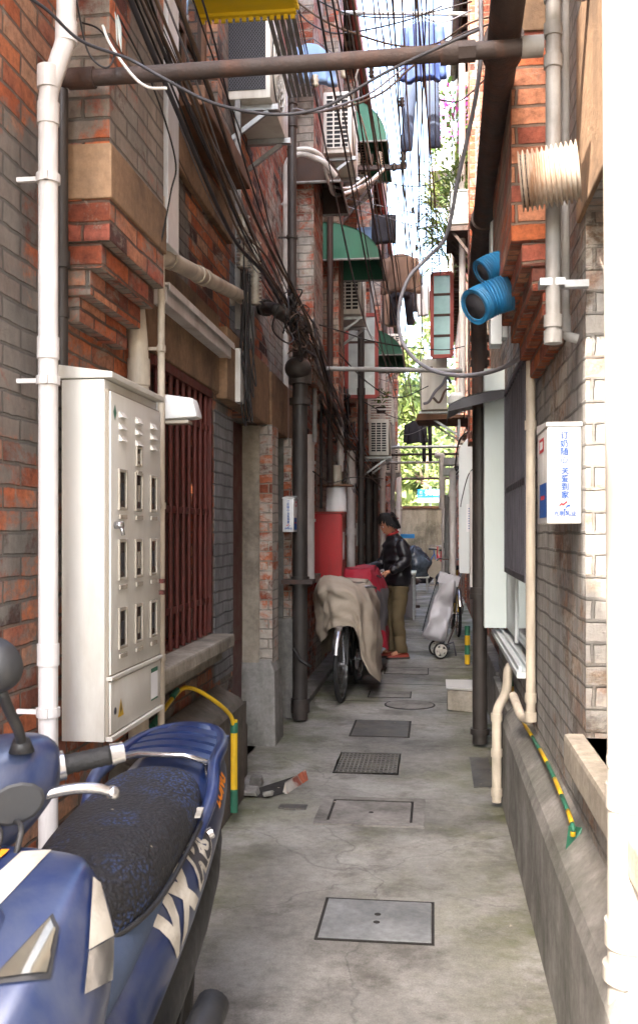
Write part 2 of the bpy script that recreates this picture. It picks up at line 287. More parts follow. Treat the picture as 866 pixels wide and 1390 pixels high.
# ---------------------------------------------------------------- mesh builder
class MB:
    def __init__(s): s.v = []; s.f = []; s.mi = []; s.cur = 0
    def add(s, vs, fs):
        o = len(s.v); s.v += [V(p) for p in vs]
        for f in fs: s.f.append([o+i for i in f]); s.mi.append(s.cur)
        return s
    def box(s, a, b, j=0):
        x0, y0, z0 = a; x1, y1, z1 = b
        if x0 > x1: x0, x1 = x1, x0
        if y0 > y1: y0, y1 = y1, y0
        if z0 > z1: z0, z1 = z1, z0
        vs = [(x0,y0,z0),(x1,y0,z0),(x1,y1,z0),(x0,y1,z0),(x0,y0,z1),(x1,y0,z1),(x1,y1,z1),(x0,y1,z1)]
        if j: vs = [tuple(c+random.uniform(-j, j) for c in p) for p in vs]
        return s.add(vs, [(0,3,2,1),(4,5,6,7),(0,1,5,4),(1,2,6,5),(2,3,7,6),(3,0,4,7)])
    def bar(s, p, q, w, h, up=V((0,0,1))):
        p = V(p); q = V(q); d = (q-p).normalized()
        if abs(d.dot(up)) > .98: up = V((0,1,0))
        r = d.cross(up).normalized()*w/2; u = r.cross(d).normalized()*h/2
        vs = [p-r-u, p+r-u, p+r+u, p-r+u, q-r-u, q+r-u, q+r+u, q-r+u]
        return s.add(vs, [(0,1,2,3),(7,6,5,4),(0,4,5,1),(1,5,6,2),(2,6,7,3),(3,7,4,0)])
    def loft(s, rings, caps=True, closed=True):
        n = len(rings[0]); vs = [p for r in rings for p in r]; fs = []
        m = n if closed else n-1
        for i in range(len(rings)-1):
            for k in range(m):
                a = i*n+k; b = i*n+(k+1) % n
                fs.append((a, b, b+n, a+n))
        if caps and closed:
            fs.append(tuple(range(n-1, -1, -1))); fs.append(tuple((len(rings)-1)*n+k for k in range(n)))
        return s.add(vs, fs)
    def tube(s, pts, r, n=8, caps=True):
        pts = [V(p) for p in pts]; rr = r if isinstance(r, (list, tuple)) else [r]*len(pts)
        rings = []; prev = None
        for i, p in enumerate(pts):
            if i == 0: d = pts[1]-p
            elif i == len(pts)-1: d = p-pts[i-1]
            else: d = (pts[i+1]-p).normalized()+(p-pts[i-1]).normalized()
            if d.length < 1e-9: d = V((0,0,1))
            d.normalize()
            if prev is None:
                a = V((0,0,1)) if abs(d.z) < .9 else V((1,0,0))
                x = d.cross(a).normalized()
            else:
                x = (prev-d*prev.dot(d))
                x = x.normalized() if x.length > 1e-6 else d.orthogonal().normalized()
            prev = x; y = d.cross(x)
            rings.append([p+(x*math.cos(2*math.pi*k/n)+y*math.sin(2*math.pi*k/n))*rr[i] for k in range(n)])
        return s.loft(rings, caps)
    def cyl(s, p, q, r, r2=None, n=16): return s.tube([p, q], [r, r if r2 is None else r2], n)
    def pipe(s, pts, r, n=14, bend=None):
        # straight pipe with rounded bends
        pts = [V(p) for p in pts]; b = bend or r*2; out = [pts[0]]
        for i in range(1, len(pts)-1):
            p = pts[i]; a = (pts[i-1]-p); c = (pts[i+1]-p); bb = min(b, a.length*.45, c.length*.45)
            A = p+a.normalized()*bb; C = p+c.normalized()*bb
            for k in range(6):
                t = k/5; out.append(A*(1-t)**2+p*2*t*(1-t)+C*t*t)
        out.append(pts[-1]); return s.tube(out, r, n)
    def sphere(s, c, r, n=10, m=8, sc=(1,1,1)):
        rings = []
        for i in range(m+1):
            t = math.pi*(i/m)*.998+.001
            rings.append([V(c)+V((r*sc[0]*math.sin(t)*math.cos(2*math.pi*k/n), r*sc[1]*math.sin(t)*math.sin(2*math.pi*k/n), -r*sc[2]*math.cos(t))) for k in range(n)])
        return s.loft(rings)
    def quad(s, a, b, c, d): return s.add([a, b, c, d], [(0,1,2,3)])
    def xf(s, m):
        s.v = [m @ p for p in s.v]; return s
    def build(s, name, mats, parent=None, smooth=False, bevel=0, base=None, sub=0, edge=None):
        me = bpy.data.meshes.new(name)
        off = V((0,0,0))
        if parent is not None: off = V(parent['_base']) if '_base' in parent else V((0,0,0))
        elif base is not None: off = V(base)
        me.from_pydata([p-off for p in s.v], [], s.f); me.update()
        if not isinstance(mats, (list, tuple)): mats = [mats]
        for m in mats: me.materials.append(M[m] if isinstance(m, str) else m)
        for p, i in zip(me.polygons, s.mi): p.material_index = i
        uvl = me.uv_layers.new(name='UVMap')
        for p in me.polygons:
            n = p.normal; ax, ay, az = abs(n.x), abs(n.y), abs(n.z)
            for li in p.loop_indices:
                co = me.vertices[me.loops[li].vertex_index].co+off
                if ax >= ay and ax >= az: uvl.data[li].uv = (co.y+.0, co.z)
                elif ay >= az: uvl.data[li].uv = (co.x+.05, co.z)
                else: uvl.data[li].uv = (co.x, co.y)
        if bevel or sub:
            bm = bmesh.new(); bm.from_mesh(me)
            if bevel:
                bmesh.ops.remove_doubles(bm, verts=bm.verts, dist=1e-5)
                ed = [e for e in bm.edges if len(e.link_faces) == 2 and e.calc_face_angle(0) > R(35)]
                try: bmesh.ops.bevel(bm, geom=ed, offset=bevel, segments=2, affect='EDGES', profile=.6, clamp_overlap=True)
                except Exception: pass
            bm.to_mesh(me); bm.free()
        o = bpy.data.objects.new(name, me); COL.objects.link(o)
        if sub:
            md = o.modifiers.new('s', 'SUBSURF'); md.levels = sub; md.render_levels = sub
        if smooth:
            for p in me.polygons: p.use_smooth = True
            if edge is not None or bevel:
                me.set_sharp_from_angle(angle=R(edge or 40))
        if parent is not None: o.parent = parent; o['_base'] = list(off)
        else: o.location = off; o['_base'] = list(off)
        return o
def thing(name, label, cat, loc=(0,0,0), rz=0, group=None, kind=None, local=False):
    o = bpy.data.objects.new(name, None); COL.objects.link(o); o.empty_display_size = .1
    o.location = loc; o.rotation_euler = (0,0,rz)
    o['_base'] = [0,0,0] if local else list(loc)
    return tag(o, label, cat, group, kind)
def tag(o, label=None, cat=None, group=None, kind=None):
    if label: o['label'] = label
    if cat: o['category'] = cat
    if group: o['group'] = group
    if kind: o['kind'] = kind
    return o
def single(mb, name, mats, label, cat, group=None, kind=None, **k):
    if 'base' not in k:
        xs = [p.x for p in mb.v]; ys = [p.y for p in mb.v]; zs = [p.z for p in mb.v]
        k['base'] = ((min(xs)+max(xs))/2, (min(ys)+max(ys))/2, min(zs))
    return tag(mb.build(name, mats, **k), label, cat, group, kind)
def copy_tree(o, parent=None):
    c = o.copy(); COL.objects.link(c); c.parent = parent
    for ch in list(o.children):
        copy_tree(ch, c)
    return c
def text(body, size, mat, parent, M4, name='lettering', extr=.0006, bold=0, shear=0):
    cu = bpy.data.curves.new(name, 'FONT'); cu.body = body; cu.size = size; cu.extrude = extr
    cu.align_x = 'CENTER'; cu.align_y = 'CENTER'; cu.offset = bold; cu.shear = shear
    cu.resolution_u = 3
    t = bpy.data.objects.new(name, cu); COL.objects.link(t)
    bpy.context.view_layer.update()
    me = bpy.data.meshes.new_from_object(t.evaluated_get(bpy.context.evaluated_depsgraph_get()))
    COL.objects.unlink(t); bpy.data.objects.remove(t)
    off = V(parent['_base'])
    me.transform(Matrix.Translation(-off) @ M4)
    me.materials.clear(); me.materials.append(M[mat])
    o = bpy.data.objects.new(name, me); COL.objects.link(o); o.parent = parent
    return o
def frame(o, x, z):
    # matrix placing local X->x, local Y->z (text up), normal = x cross z
    x = V(x).normalized(); z = V(z).normalized(); n = x.cross(z)
    m = Matrix((( x.x, z.x, n.x, o[0]), (x.y, z.y, n.y, o[1]), (x.z, z.z, n.z, o[2]), (0,0,0,1)))
    return m
def catmull(pts, n=8):
    pts = [V(p) for p in pts]; q = [pts[0]*2-pts[1]]+pts+[pts[-1]*2-pts[-2]]; out = []
    for i in range(1, len(q)-2):
        for k in range(n):
            t = k/n; a, b, c, d = q[i-1], q[i], q[i+1], q[i+2]
            out.append(.5*((2*b)+(c-a)*t+(2*a-5*b+4*c-d)*t*t+(3*b-a-3*c+d)*t**3))
    out.append(pts[-1]); return out
def skin(name, verts, edges, radii, mats, parent, sub=2, root=0):
    me = bpy.data.meshes.new(name); off = V(parent['_base']) if parent is not None else V((0,0,0))
    me.from_pydata([V(v) for v in verts], edges, [])
    o = bpy.data.objects.new(name, me); COL.objects.link(o)
    md = o.modifiers.new('k', 'SKIN'); md.use_smooth_shade = True
    sv = me.skin_vertices[0].data
    for i, r in enumerate(radii):
        sv[i].radius = (r, r) if not isinstance(r, tuple) else r
        sv[i].use_root = (i == root)
    ms = o.modifiers.new('s', 'SUBSURF'); ms.levels = sub; ms.render_levels = sub
    bpy.context.view_layer.update()
    m2 = bpy.data.meshes.new_from_object(o.evaluated_get(bpy.context.evaluated_depsgraph_get()))
    COL.objects.unlink(o); bpy.data.objects.remove(o)
    m2.transform(Matrix.Translation(-off)); m2.name = name
    m2.materials.clear(); m2.materials.append(M[mats])
    for p in m2.polygons: p.use_smooth = True
    o2 = bpy.data.objects.new(name, m2); COL.objects.link(o2); o2.parent = parent
    o2['_base'] = list(off)
    return o2
# ================================================================= GROUND
g = MB()
g.quad((-300,-200,0),(300,-200,0),(300,400,0),(-300,400,0))
tag(g.build('ground', 'ground'), kind='structure')

# ================================================================= WALL HELPERS
def wallx(mb, X, T, y0, y1, z0, z1, holes=()):
    """wall whose face is the plane x=X, thickness T (signed, away from the alley), with reveals round the holes"""
    ys = sorted({y0, y1, *[h[0] for h in holes], *[h[1] for h in holes]}); zs = sorted({z0, z1, *[h[2] for h in holes], *[h[3] for h in holes]})
    def hole(a, b): return any(h[0] <= a < h[1] and h[2] <= b < h[3] for h in holes)
    s = 1 if T < 0 else -1
    B = X+T
    for i in range(len(ys)-1):
        for j in range(len(zs)-1):
            a, b, c, d = ys[i], ys[i+1], zs[j], zs[j+1]
            if hole((a+b)/2, (c+d)/2): continue
            mb.quad((X,a,c),(X,b,c),(X,b,d),(X,a,d)); mb.quad((B,a,c),(B,a,d),(B,b,d),(B,b,c))
    for (a, b, c, d) in holes:
        mb.quad((X,a,c),(B,a,c),(B,a,d),(X,a,d)); mb.quad((X,b,c),(X,b,d),(B,b,d),(B,b,c))
        mb.quad((X,a,d),(B,a,d),(B,b,d),(X,b,d)); mb.quad((X,a,c),(X,b,c),(B,b,c),(B,a,c))
def house(side, y0, y1, X, H, wallmat, label, holes, depth=5, end_near=False, end_far=False, eave=.2, name='brick_row_house', group='brick row houses lining the alley', roof=True):
    s = -1 if side == 'L' else 1
    t = thing(name, label, 'house', (X+s*depth/2, (y0+y1)/2, 0), group=group)
    w = MB(); wallx(w, X, s*.28, y0, y1, 0, H, holes)
    B = X+s*depth
    w.quad((B,y0,0),(B,y1,0),(B,y1,H),(B,y0,H))
    for yy in (y0, y1):
        w.quad((X+s*.28*0, yy, 0), (B, yy, 0), (B, yy, H), (X, yy, H))
    if roof:
        for yy in (y0, y1): w.add([(X, yy, H), (X+s*depth/2, yy, H+1.16), (B, yy, H)], [(0,1,2)])
    w.build('wall', wallmat, t)
    if roof:
        r = MB(); e = X-s*eave; mid = X+s*depth/2
        for (xa, za, xb, zb) in ((e, H, mid, H+1.2), (mid, H+1.2, B+s*.2, H)):
            r.add([(xa,y0,za),(xa,y1,za),(xb,y1,zb),(xb,y0,zb),(xa,y0,za+.1),(xa,y1,za+.1),(xb,y1,zb+.1),(xb,y0,zb+.1)],
                  [(0,1,2,3),(4,7,6,5),(0,4,5,1),(1,5,6,2),(2,6,7,3),(3,7,4,0)])
        ro = r.build('roof', 'tile', t)
        f = MB(); n = int((y1-y0)/.35)
        for k in range(n):
            yy = y0+.15+k*(y1-y0-.2)/n
            f.box((e+s*.02, yy, H-.12), (X, yy+.07, H-.003))
        f.box((e, y0+.01, H-.14), (e+s*.018, y1-.01, H-.004))
        f.build('eaves', 'dark_wood', t)
        gt = MB(); gt.tube([(e-s*.05, y0+.02, H-.04), (e-s*.05, y1-.02, H-.04)], .05, 8)
        gt.build('gutter', 'red_frame' if side == 'L' else 'grey_pipe', t)
    return t
def window(t, side, X, y0, y1, z0, z1, fm, gm, set_in=.12, rows=3, cols=2, sill=None, sillout=.06, sillmat='stone_light'):
    s = -1 if side == 'L' else 1
    x = X+s*set_in; f = MB(); w = .045
    f.box((x, y0+.002, z0+.002), (x+s*.05, y0+w, z1-.002)); f.box((x, y1-w, z0+.002), (x+s*.05, y1-.002, z1-.002))
    f.box((x+s*.001, y0+w, z0+.002), (x+s*.049, y1-w, z0+w)); f.box((x+s*.001, y0+w, z1-w), (x+s*.049, y1-w, z1-.002))
    for k in range(1, cols):
        yy = y0+(y1-y0)*k/cols; f.box((x+s*.004, yy-.018, z0+w), (x+s*.045, yy+.018, z1-w))
    for k in range(1, rows):
        zz = z0+(z1-z0)*k/rows; f.box((x+s*.007, y0+w, zz-.012), (x+s*.04, y1-w, zz+.012))
    wi = f.build('window', fm, t)
    p = MB(); p.box((x+s*.02, y0+w*.8, z0+w*.8), (x+s*.026, y1-w*.8, z1-w*.8)); p.build('pane', gm, wi)
    if sill is not None:
        q = MB(); q.box((X-s*sillout, y0-.1, z0-sill), (X+s*set_in, y1+.1, z0-.002)); q.build('sill', sillmat, wi, bevel=.008)
    return wi
def door(t, side, X, y0, y1, z1, m='red_door', set_in=.1):
    s = -1 if side == 'L' else 1
    x = X+s*set_in; f = MB()
    f.box((x, y0+.002, .02), (x+s*.05, y1-.002, z1-.002)); 
    for k in range(3):
        za = .2+k*(z1-.3)/3; f.box((x-s*.012, y0+.08, za), (x, y1-.08, za+(z1-.3)/3-.1))
    d = f.build('door', m, t)
    h = MB(); h.sphere((x-s*.03, y0+.08, 1.0), .022); h.build('handle', 'chrome', d)
    return d

# ================================================================= LEFT HOUSE 1 (nearest)
XL = -1.15
L1 = house('L', -.27, 6.33, XL, 7.4, 'brick_left', 'nearest brick house on the left, with a dark red barred window above a stone sill', 
           [(3.82,4.87,.87,2.13), (5.43,6.22,0.0,2.11), (4.2,5.05,3.36,4.9), (1.3,2.2,3.4,4.8)])
pr = MB()
pr.box((XL+.16, 2.86, 2.3), (XL-.01, 3.46, 7.15))
for k, (dx, z0, z1) in enumerate(((.13,2.22,2.3),(.09,2.14,2.22),(.05,2.06,2.14))):
    pr.box((XL+dx, 2.86+.012*(k+1), z0), (XL-.01, 3.46-.03*(k+1), z1))
pr.build('pier', 'brick_pier', L1, bevel=.008)
b = MB(); b.box((XL+.168, 2.852, 2.43), (XL-.01, 3.468, 2.6)); b.build('stone_band', 'stone', L1, bevel=.006)
b = MB()
# stepped plinth with sloped cap
b.box((-.985, 3.3, 0), (XL-.02, 4.95, .5)); b.box((-1.06, 1.0, 0), (XL-.02, 3.3, .42))
b.add([(-.985,3.3,.5),(-.985,4.95,.5),(XL-.01,4.95,.5),(XL-.01,3.3,.5),(-1.0,3.302,.53),(-1.0,4.948,.53),(XL+.02,4.948,.60),(XL+.02,3.302,.60)],
      [(0,1,5,4),(1,2,6,5),(2,3,7,6),(3,0,4,7),(4,5,6,7)])
b.box((-1.06, 4.951, 0), (XL-.02, 5.43, .3))
b.build('plinth', 'plinth_left', L1, bevel=.012)
b = MB(); b.box((XL, -1.0, 0), (-5, -.272, 5.35)); b.box((XL+.05, -1.02, 5.35), (-5, -.27, 5.45)); b.build('sun_blocker', 'brick_left', L1)  # unseen block added behind the camera to keep sun off the lower right wall
b = MB(); b.box((-1.03, 3.5, .80), (XL-.1, 4.93, .868)); b.build('sill', 'stone_light', L1, bevel=.012)
b = MB(); b.box((-1.09, 3.5, .735), (XL-.1, 4.90, .799)); b.build('sill_course', 'stone_light', L1, bevel=.01)
# barred window
f = MB(); x = XL+.0
f.box((x-.02, 3.822, .872), (x-.06, 3.86, 2.128)); f.box((x-.02, 4.83, .872), (x-.06, 4.868, 2.128)); f.box((x-.021, 3.86, 2.09), (x-.059, 4.83, 2.128)); f.box((x-.021, 3.86, .872), (x-.059, 4.83, .90))
wn = f.build('window', 'red_iron', L1, bevel=.003)
f = MB()
for k in range(9): f.cyl((x-.0, 3.9+k*.108, .875), (x-.0, 3.9+k*.108, 2.125), .011, n=8)
for z in (1.05, 1.5, 1.93): f.bar((x-.0, 3.83, z), (x-.0, 4.86, z), .006, .03)
f.bar((x-.0, 3.83, 2.11), (x-.0, 4.86, 2.11), .03, .04); f.bar((x, 4.85, .88), (x, 4.85, 2.12), .03, .03)
f.build('bars', 'red_iron', wn)
f = MB(); f.box((x-.10, 3.86, .9), (x-.105, 4.83, 2.09)); f.build('pane', 'dark_wood', wn)
b = MB(); b.box((XL+.005, 4.96, .6), (XL-.01, 5.425, 2.05)); b.build('painted_brickwork', 'brick_grey', L1)
b = MB(); b.box((XL+.004, 5.35, 2.56), (XL-.01, 6.1, 2.95)); b.build('painted_brickwork', 'brick_grey', L1)
b = MB(); b.box((XL+.206, 7.612, 3.0), (XL+.0, 8.0, 4.0)); 
# lintels
b = MB(); b.box((XL+.02, 3.7, 2.135), (XL-.02, 5.0, 2.55)); b.build('lintel', 'stone', L1, bevel=.008)
b = MB(); b.box((XL+.06, 5.02, 2.112), (XL-.26, 6.328, 2.5)); b.build('lintel', 'stone', L1, bevel=.01)
door(L1, 'L', XL, 5.43, 6.21, 2.1)
f = MB(); f.box((XL-.01, 5.44, 0), (XL-.08, 5.475, 2.1)); f.build('door_frame', 'red_door', L1)
b = MB(); b.box((XL+.1, 6.225, .5), (XL-.24, 6.46, 2.108)); b.build('pilaster', 'brick_flaky', L1, bevel=.006)
b = MB(); b.box((-1.135, 6.205, .52), (-1.25, 6.24, 2.1)); b.build('pilaster_render', 'render', L1, bevel=.006)
b = MB(); b.add([(-1.02,6.17,0),(-1.02,6.5,0),(-1.4,6.5,0),(-1.4,6.17,0),(-1.03,6.19,.48),(-1.03,6.48,.48),(-1.4,6.48,.48),(-1.4,6.19,.48),(-1.06,6.21,.56),(-1.06,6.46,.56),(-1.4,6.46,.56),(-1.4,6.21,.56)],
      [(0,1,5,4),(1,2,6,5),(3,0,4,7),(4,5,9,8),(5,6,10,9),(7,4,8,11),(8,9,10,11)])
b.build('pilaster_base', 'plinth', L1, bevel=.012)
window(L1, 'L', XL, 4.2, 5.05, 3.36, 4.9, 'wood', 'glass', .06, 3, 2, .09, .16, 'wood')
window(L1, 'L', XL, 1.3, 2.2, 3.4, 4.8, 'wood', 'glass', .06, 3, 2, .07, .08)
b = MB()
b.box((XL+.03,3.9,3.02),(XL-.01,5.3,3.2)); b.build('stone_band', 'stone', L1, bevel=.008)

# ================================================================= LEFT HOUSES 2..5
L2 = house('L', 6.33, 12.2, XL, 7.4, 'brick_mid', 'second brick house on the left, behind the covered bicycles and the red cabinet',
           [(6.46,7.15,0.0,2.11), (8.3,9.4,1.0,2.2), (7.5,8.6,3.5,4.9), (9.6,10.6,3.3,4.7), (11.1,11.9,0.0,2.2), (11.1,12.0,3.2,4.6)])
door(L2, 'L', XL, 6.47, 7.15, 2.1, 'dark_wood')
b = MB(); b.box((XL+.055, 6.47, 2.112), (XL-.26, 7.6, 2.5)); b.build('lintel', 'stone', L2, bevel=.01)
b = MB(); b.box((XL+.09, 7.152, .55), (XL-.2, 7.55, 2.108)); b.build('pilaster', 'brick_flaky', L2, bevel=.006)
b = MB(); b.box((-1.03, 7.12, 0), (-1.4, 7.6, .75)); b.box((-1.12,7.135,.75),(-1.35,7.16,2.1)); b.build('pilaster_base', 'plinth', L2, bevel=.02)
b = MB(); b.box((XL+.2, 7.62, 2.6), (XL-.01, 8.25, 7.15)); b.box((XL+.14, 7.64, 2.5), (XL-.01, 8.22, 2.6)); b.box((XL+.07, 7.66, 2.4), (XL-.01, 8.2, 2.5)); b.build('pier', 'brick_mid', L2, bevel=.006)
b = MB(); b.box((XL+.22, 9.45, 2.6), (XL-.01, 9.95, 7.15)); b.build('pier', 'brick_far', L2, bevel=.006)
window(L2, 'L', XL, 8.3, 9.4, 1.0, 2.2, 'red_frame', 'glass', .12, 3, 2, .08)
window(L2, 'L', XL, 7.5, 8.6, 3.5, 4.9, 'wood', 'glass_pale', .12, 3, 2, .08)
window(L2, 'L', XL, 9.6, 10.6, 3.3, 4.7, 'red_frame', 'glass_pale', .12, 3, 2, .08)
window(L2, 'L', XL, 11.1, 12.0, 3.2, 4.6, 'red_frame', 'glass_pale', .12, 3, 2, .08)
door(L2, 'L', XL, 11.1, 11.9, 2.2, 'dark_wood')
for i, (a, c, lab) in enumerate(((12.2, 17.6, 'third brick house on the left, behind the person and the small casement'), (17.6, 23, 'fourth brick house on the left, with the far red cabinet against it'), (23, 28.2, 'farthest brick house on the left, beside the bin bags'))):
    ys = [a+.5, a+2.2, a+3.8]
    Hh = 7.4-(i == 2)*.6
    t = house('L', a, c, XL, Hh, 'brick_far', lab, [(y, y+.9, 3.3, 4.6) for y in ys]+[(ys[0], ys[0]+.8, 0, 2.15), (ys[2], ys[2]+.9, 1.0, 2.1), (ys[1], ys[1]+.9, 5.6, 6.9)])
    for y in ys: window(t, 'L', XL, y, y+.9, 3.3, 4.6, 'red_frame', 'glass_pale', .1, 3, 2, .08)
    window(t, 'L', XL, ys[1], ys[1]+.9, 5.6, 6.9, 'wood', 'glass', .1, 3, 2, .08)
    window(t, 'L', XL, ys[2], ys[2]+.9, 1.0, 2.1, 'wood', 'glass', .1, 3, 2, .08)
    door(t, 'L', XL, ys[0], ys[0]+.8, 2.15, 'dark_wood')
    for yy in (a+.05, a+3.1):
        b = MB(); b.box((XL+.18, yy, 2.5), (XL-.01, yy+.4, Hh-.02)); b.build('pier', 'brick_far', t, bevel=.006)

# ================================================================= RIGHT HOUSE 1 (nearest)
XR = .44
R1 = house('R', -1.2, 6.6, XR, 7.25, 'brick_right', 'nearest brick house on the right, with the stone ledge, concrete plinth and barred window',
           [(.9,2.86,.80,2.33), (4.45,6.35,.76,2.25)], eave=.12)
pr = MB()
pr.box((XR-.185, 3.22, 2.36), (XR+.01, 4.2, 7.15))
for k, (dx, z0, z1) in enumerate(((.15,2.28,2.36),(.115,2.2,2.28),(.08,2.12,2.2),(.04,2.04,2.12))):
    pr.box((XR-dx, 3.22+.012*(k+1), z0), (XR+.01, 4.2-.03*(k+1), z1))
pr.build('pier', 'brick_right_pier', R1, bevel=.008)
b = MB(); b.box((XR-.196, 3.21, 3.05), (XR+.01, 4.21, 3.2)); b.build('stone_band', 'stone', R1, bevel=.006)
b = MB(); b.box((XR-.012, .6, 2.332), (XR+.2, 2.97, 2.95)); b.build('lintel', 'stone', R1, bevel=.006)
b = MB(); b.box((.385, .7, .70), (XR+.26, 2.93, .80)); b.build('sill', 'stone_light', R1, bevel=.014)
b = MB(); b.box((XR+.2, .905, .802), (XR+.23, 2.855, 2.325)); b.build('pane', 'plinth', R1)
b = MB()
b.add([(.35,-1,0),(.35,5.02,0),(.46,5.02,0),(.46,-1,0),(.35,-1,.42),(.35,5.02,.42),(.46,5.02,.56),(.46,-1,.56),(.365,-1,.46),(.365,5.01,.46)],
      [(0,1,5,4),(4,5,9,8),(8,9,6,7),(1,2,6,9,5),(3,0,4,8,7)])
b.build('plinth', 'plinth', R1)
b = MB(); b.box((.40, 5.022, 0), (.46, 6.6, .42)); b.build('plinth_step', 'plinth', R1, bevel=.01)
# aluminium window: white panel, sill, dark bars
b = MB(); b.box((.455, 5.45, .80), (.47, 6.33, 2.24)); b.box((.45,5.42,.78),(.475,5.47,2.24)); pane = b.build('window', 'aluminium', R1, bevel=.003)
b = MB(); b.box((.46, 4.46, .80), (.475, 5.40, 2.24)); b.build('pane', 'glass', pane)
b = MB(); b.box((.375, 4.42, .735), (.58, 6.38, .762)); b.box((.385,4.45,.762),(.40,6.3,.785)); b.box((.425,4.45,.762),(.44,6.3,.785)); b.build('sill', 'aluminium', pane, bevel=.003)
b = MB()
for k in range(12): b.cyl((.418, 4.42+k*.105, 1.2), (.418, 4.42+k*.105, 2.18), .0095, n=8)
b.box((.405, 4.38, 1.17), (.43, 5.62, 1.2)); b.box((.405, 4.38, 2.18), (.43, 5.62, 2.21)); b.box((.405, 4.38, 1.2), (.43, 4.405, 2.18)); b.box((.405, 5.595, 1.2), (.43, 5.62, 2.18)); b.box((.41,4.4,1.62),(.426,5.6,1.65))
b.build('bars', 'dark_metal', pane)
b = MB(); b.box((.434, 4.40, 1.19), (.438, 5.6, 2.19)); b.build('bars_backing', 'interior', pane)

R2 = house('R', 6.6, 12.4, .5, 7.25, 'brick_far', 'second brick house on the right, behind the shopping trolley and white box', 
           [(7.3,8.2,1.0,2.1),(9.0,9.8,0,2.1),(7.2,8.2,3.4,4.8),(9.7,10.9,3.3,4.6),(10.8,11.7,1.0,2.1)])
for (a, c, z0, z1) in ((7.3,8.2,1.0,2.1),(7.2,8.2,3.4,4.8),(9.7,10.9,3.3,4.6),(10.8,11.7,1.0,2.1)): window(R2, 'R', .5, a, c, z0, z1, 'red_frame', 'glass', .1, 3, 2, .08)
door(R2, 'R', .5, 9.0, 9.8, 2.1, 'dark_wood')
b = MB(); b.box((.32, 8.6, 2.2), (.51, 9.1, 7.15)); b.build('pier', 'brick_far', R2, bevel=.006)
b = MB(); b.box((.42, 6.62, 0), (.51, 8.95, .45)); b.build('plinth', 'plinth', R2, bevel=.012)
for i, (a, c, lab) in enumerate(((12.4, 17.8, 'third brick house on the right, carrying the pale air conditioner'), (17.8, 23.2, 'fourth brick house on the right, beyond the row of white conduits'), (23.2, 28.2, 'farthest brick house on the right, ending at the alley wall'))):
    ys = [a+.5, a+2.2, a+3.8]; Xr = .62
    t = house('R', a, c, Xr, 7.0, 'brick_far', lab, [(y, y+.9, 3.3, 4.6) for y in ys]+[(ys[0], ys[0]+.8, 0, 2.15), (ys[2], ys[2]+.9, 1.0, 2.1), (ys[1], ys[1]+.9, 5.6, 6.9)])
    for y in ys: window(t, 'R', Xr, y, y+.9, 3.3, 4.6, 'red_frame', 'glass_pale', .1, 3, 2, .08)
    window(t, 'R', Xr, ys[1], ys[1]+.9, 5.6, 6.9, 'wood', 'glass', .1, 3, 2, .08)
    window(t, 'R', Xr, ys[2], ys[2]+.9, 1.0, 2.1, 'wood', 'glass', .1, 3, 2, .08)
    door(t, 'R', Xr, ys[0], ys[0]+.8, 2.15, 'dark_wood')

# ================================================================= END OF ALLEY
w = MB(); w.box((-8, 29, 0), (8, 29.22, 2.1)); ew = thing('boundary_wall', 'stained grey rendered wall closing off the end of the alley', 'wall', (0, 29.1, 0))
w.build('wall', 'render_wall', ew)
w = MB(); w.box((-8, 28.96, 2.1), (8, 29.26, 2.18)); w.build('coping', 'wood', ew, bevel=.01)
# pale houses beyond
for (u, v0, d, wd, hh, lab) in ((553, 655, 44, 2.6, 3.6, 'small pale gabled house beyond the end wall'), (590, 180, 60, 7, 30, None)):
    if lab is None: continue
    p = P(u, 722, d); t = thing('gabled_house', lab, 'house', (p.x, p.y, 0))
    m = MB(); x0, x1, y0, y1 = p.x-wd/2, p.x+wd/2, p.y, p.y+4
    m.add([(x0,y0,0),(x1,y0,0),(x1,y0,hh-.9),(p.x,y0,hh),(x0,y0,hh-.9),(x0,y1,0),(x1,y1,0),(x1,y1,hh-.9),(p.x,y1,hh),(x0,y1,hh-.9)],
          [(0,1,2,3,4),(9,8,7,6,5),(1,6,7,2),(5,0,4,9)])
    m.build('wall', 'far_white', t)
    m = MB(); 
    for s in (-1, 1):
        m.bar((p.x, y0+2, hh+.04), (p.x+s*(wd/2+.25), y0+2, hh-.9-.12), 4.5, .08)
    m.build('roof', 'tile', t)
    m = MB(); m.box((p.x-.5, y0-.03, hh-2.2), (p.x+.3, y0, hh-1.2)); m.build('window', 'glass', t)
# street sign
p = PZ(583, 722.001, 1.4) if False else P(584, 674, 31.5)
sg = thing('street_sign', 'blue and white street name sign on a post beyond the end wall', 'street sign', (p.x, p.y, 0))
m = MB(); m.cyl((p.x-.0, p.y+.05, 0), (p.x, p.y+.05, 2.9), .035); m.build('post', 'galv', sg)
m = MB(); m.box((p.x-.42, p.y-.015, 2.52), (p.x+.42, p.y+.015, 2.80)); m.build('panel', 'sign_blue', sg)
m = MB(); m.box((p.x-.42, p.y-.0152, 2.36), (p.x+.42, p.y+.015, 2.519)); m.build('lower_panel', 'paper', sg)
text('长阳路', .2, 'paper', sg, frame((p.x+.1, p.y-.018, 2.67), (1,0,0), (0,0,1)), bold=.004)
text('西', .1, 'paper', sg, frame((p.x-.31, p.y-.018, 2.7), (1,0,0), (0,0,1)))
text('WEST', .05, 'paper', sg, frame((p.x-.31, p.y-.018, 2.6), (1,0,0), (0,0,1)))

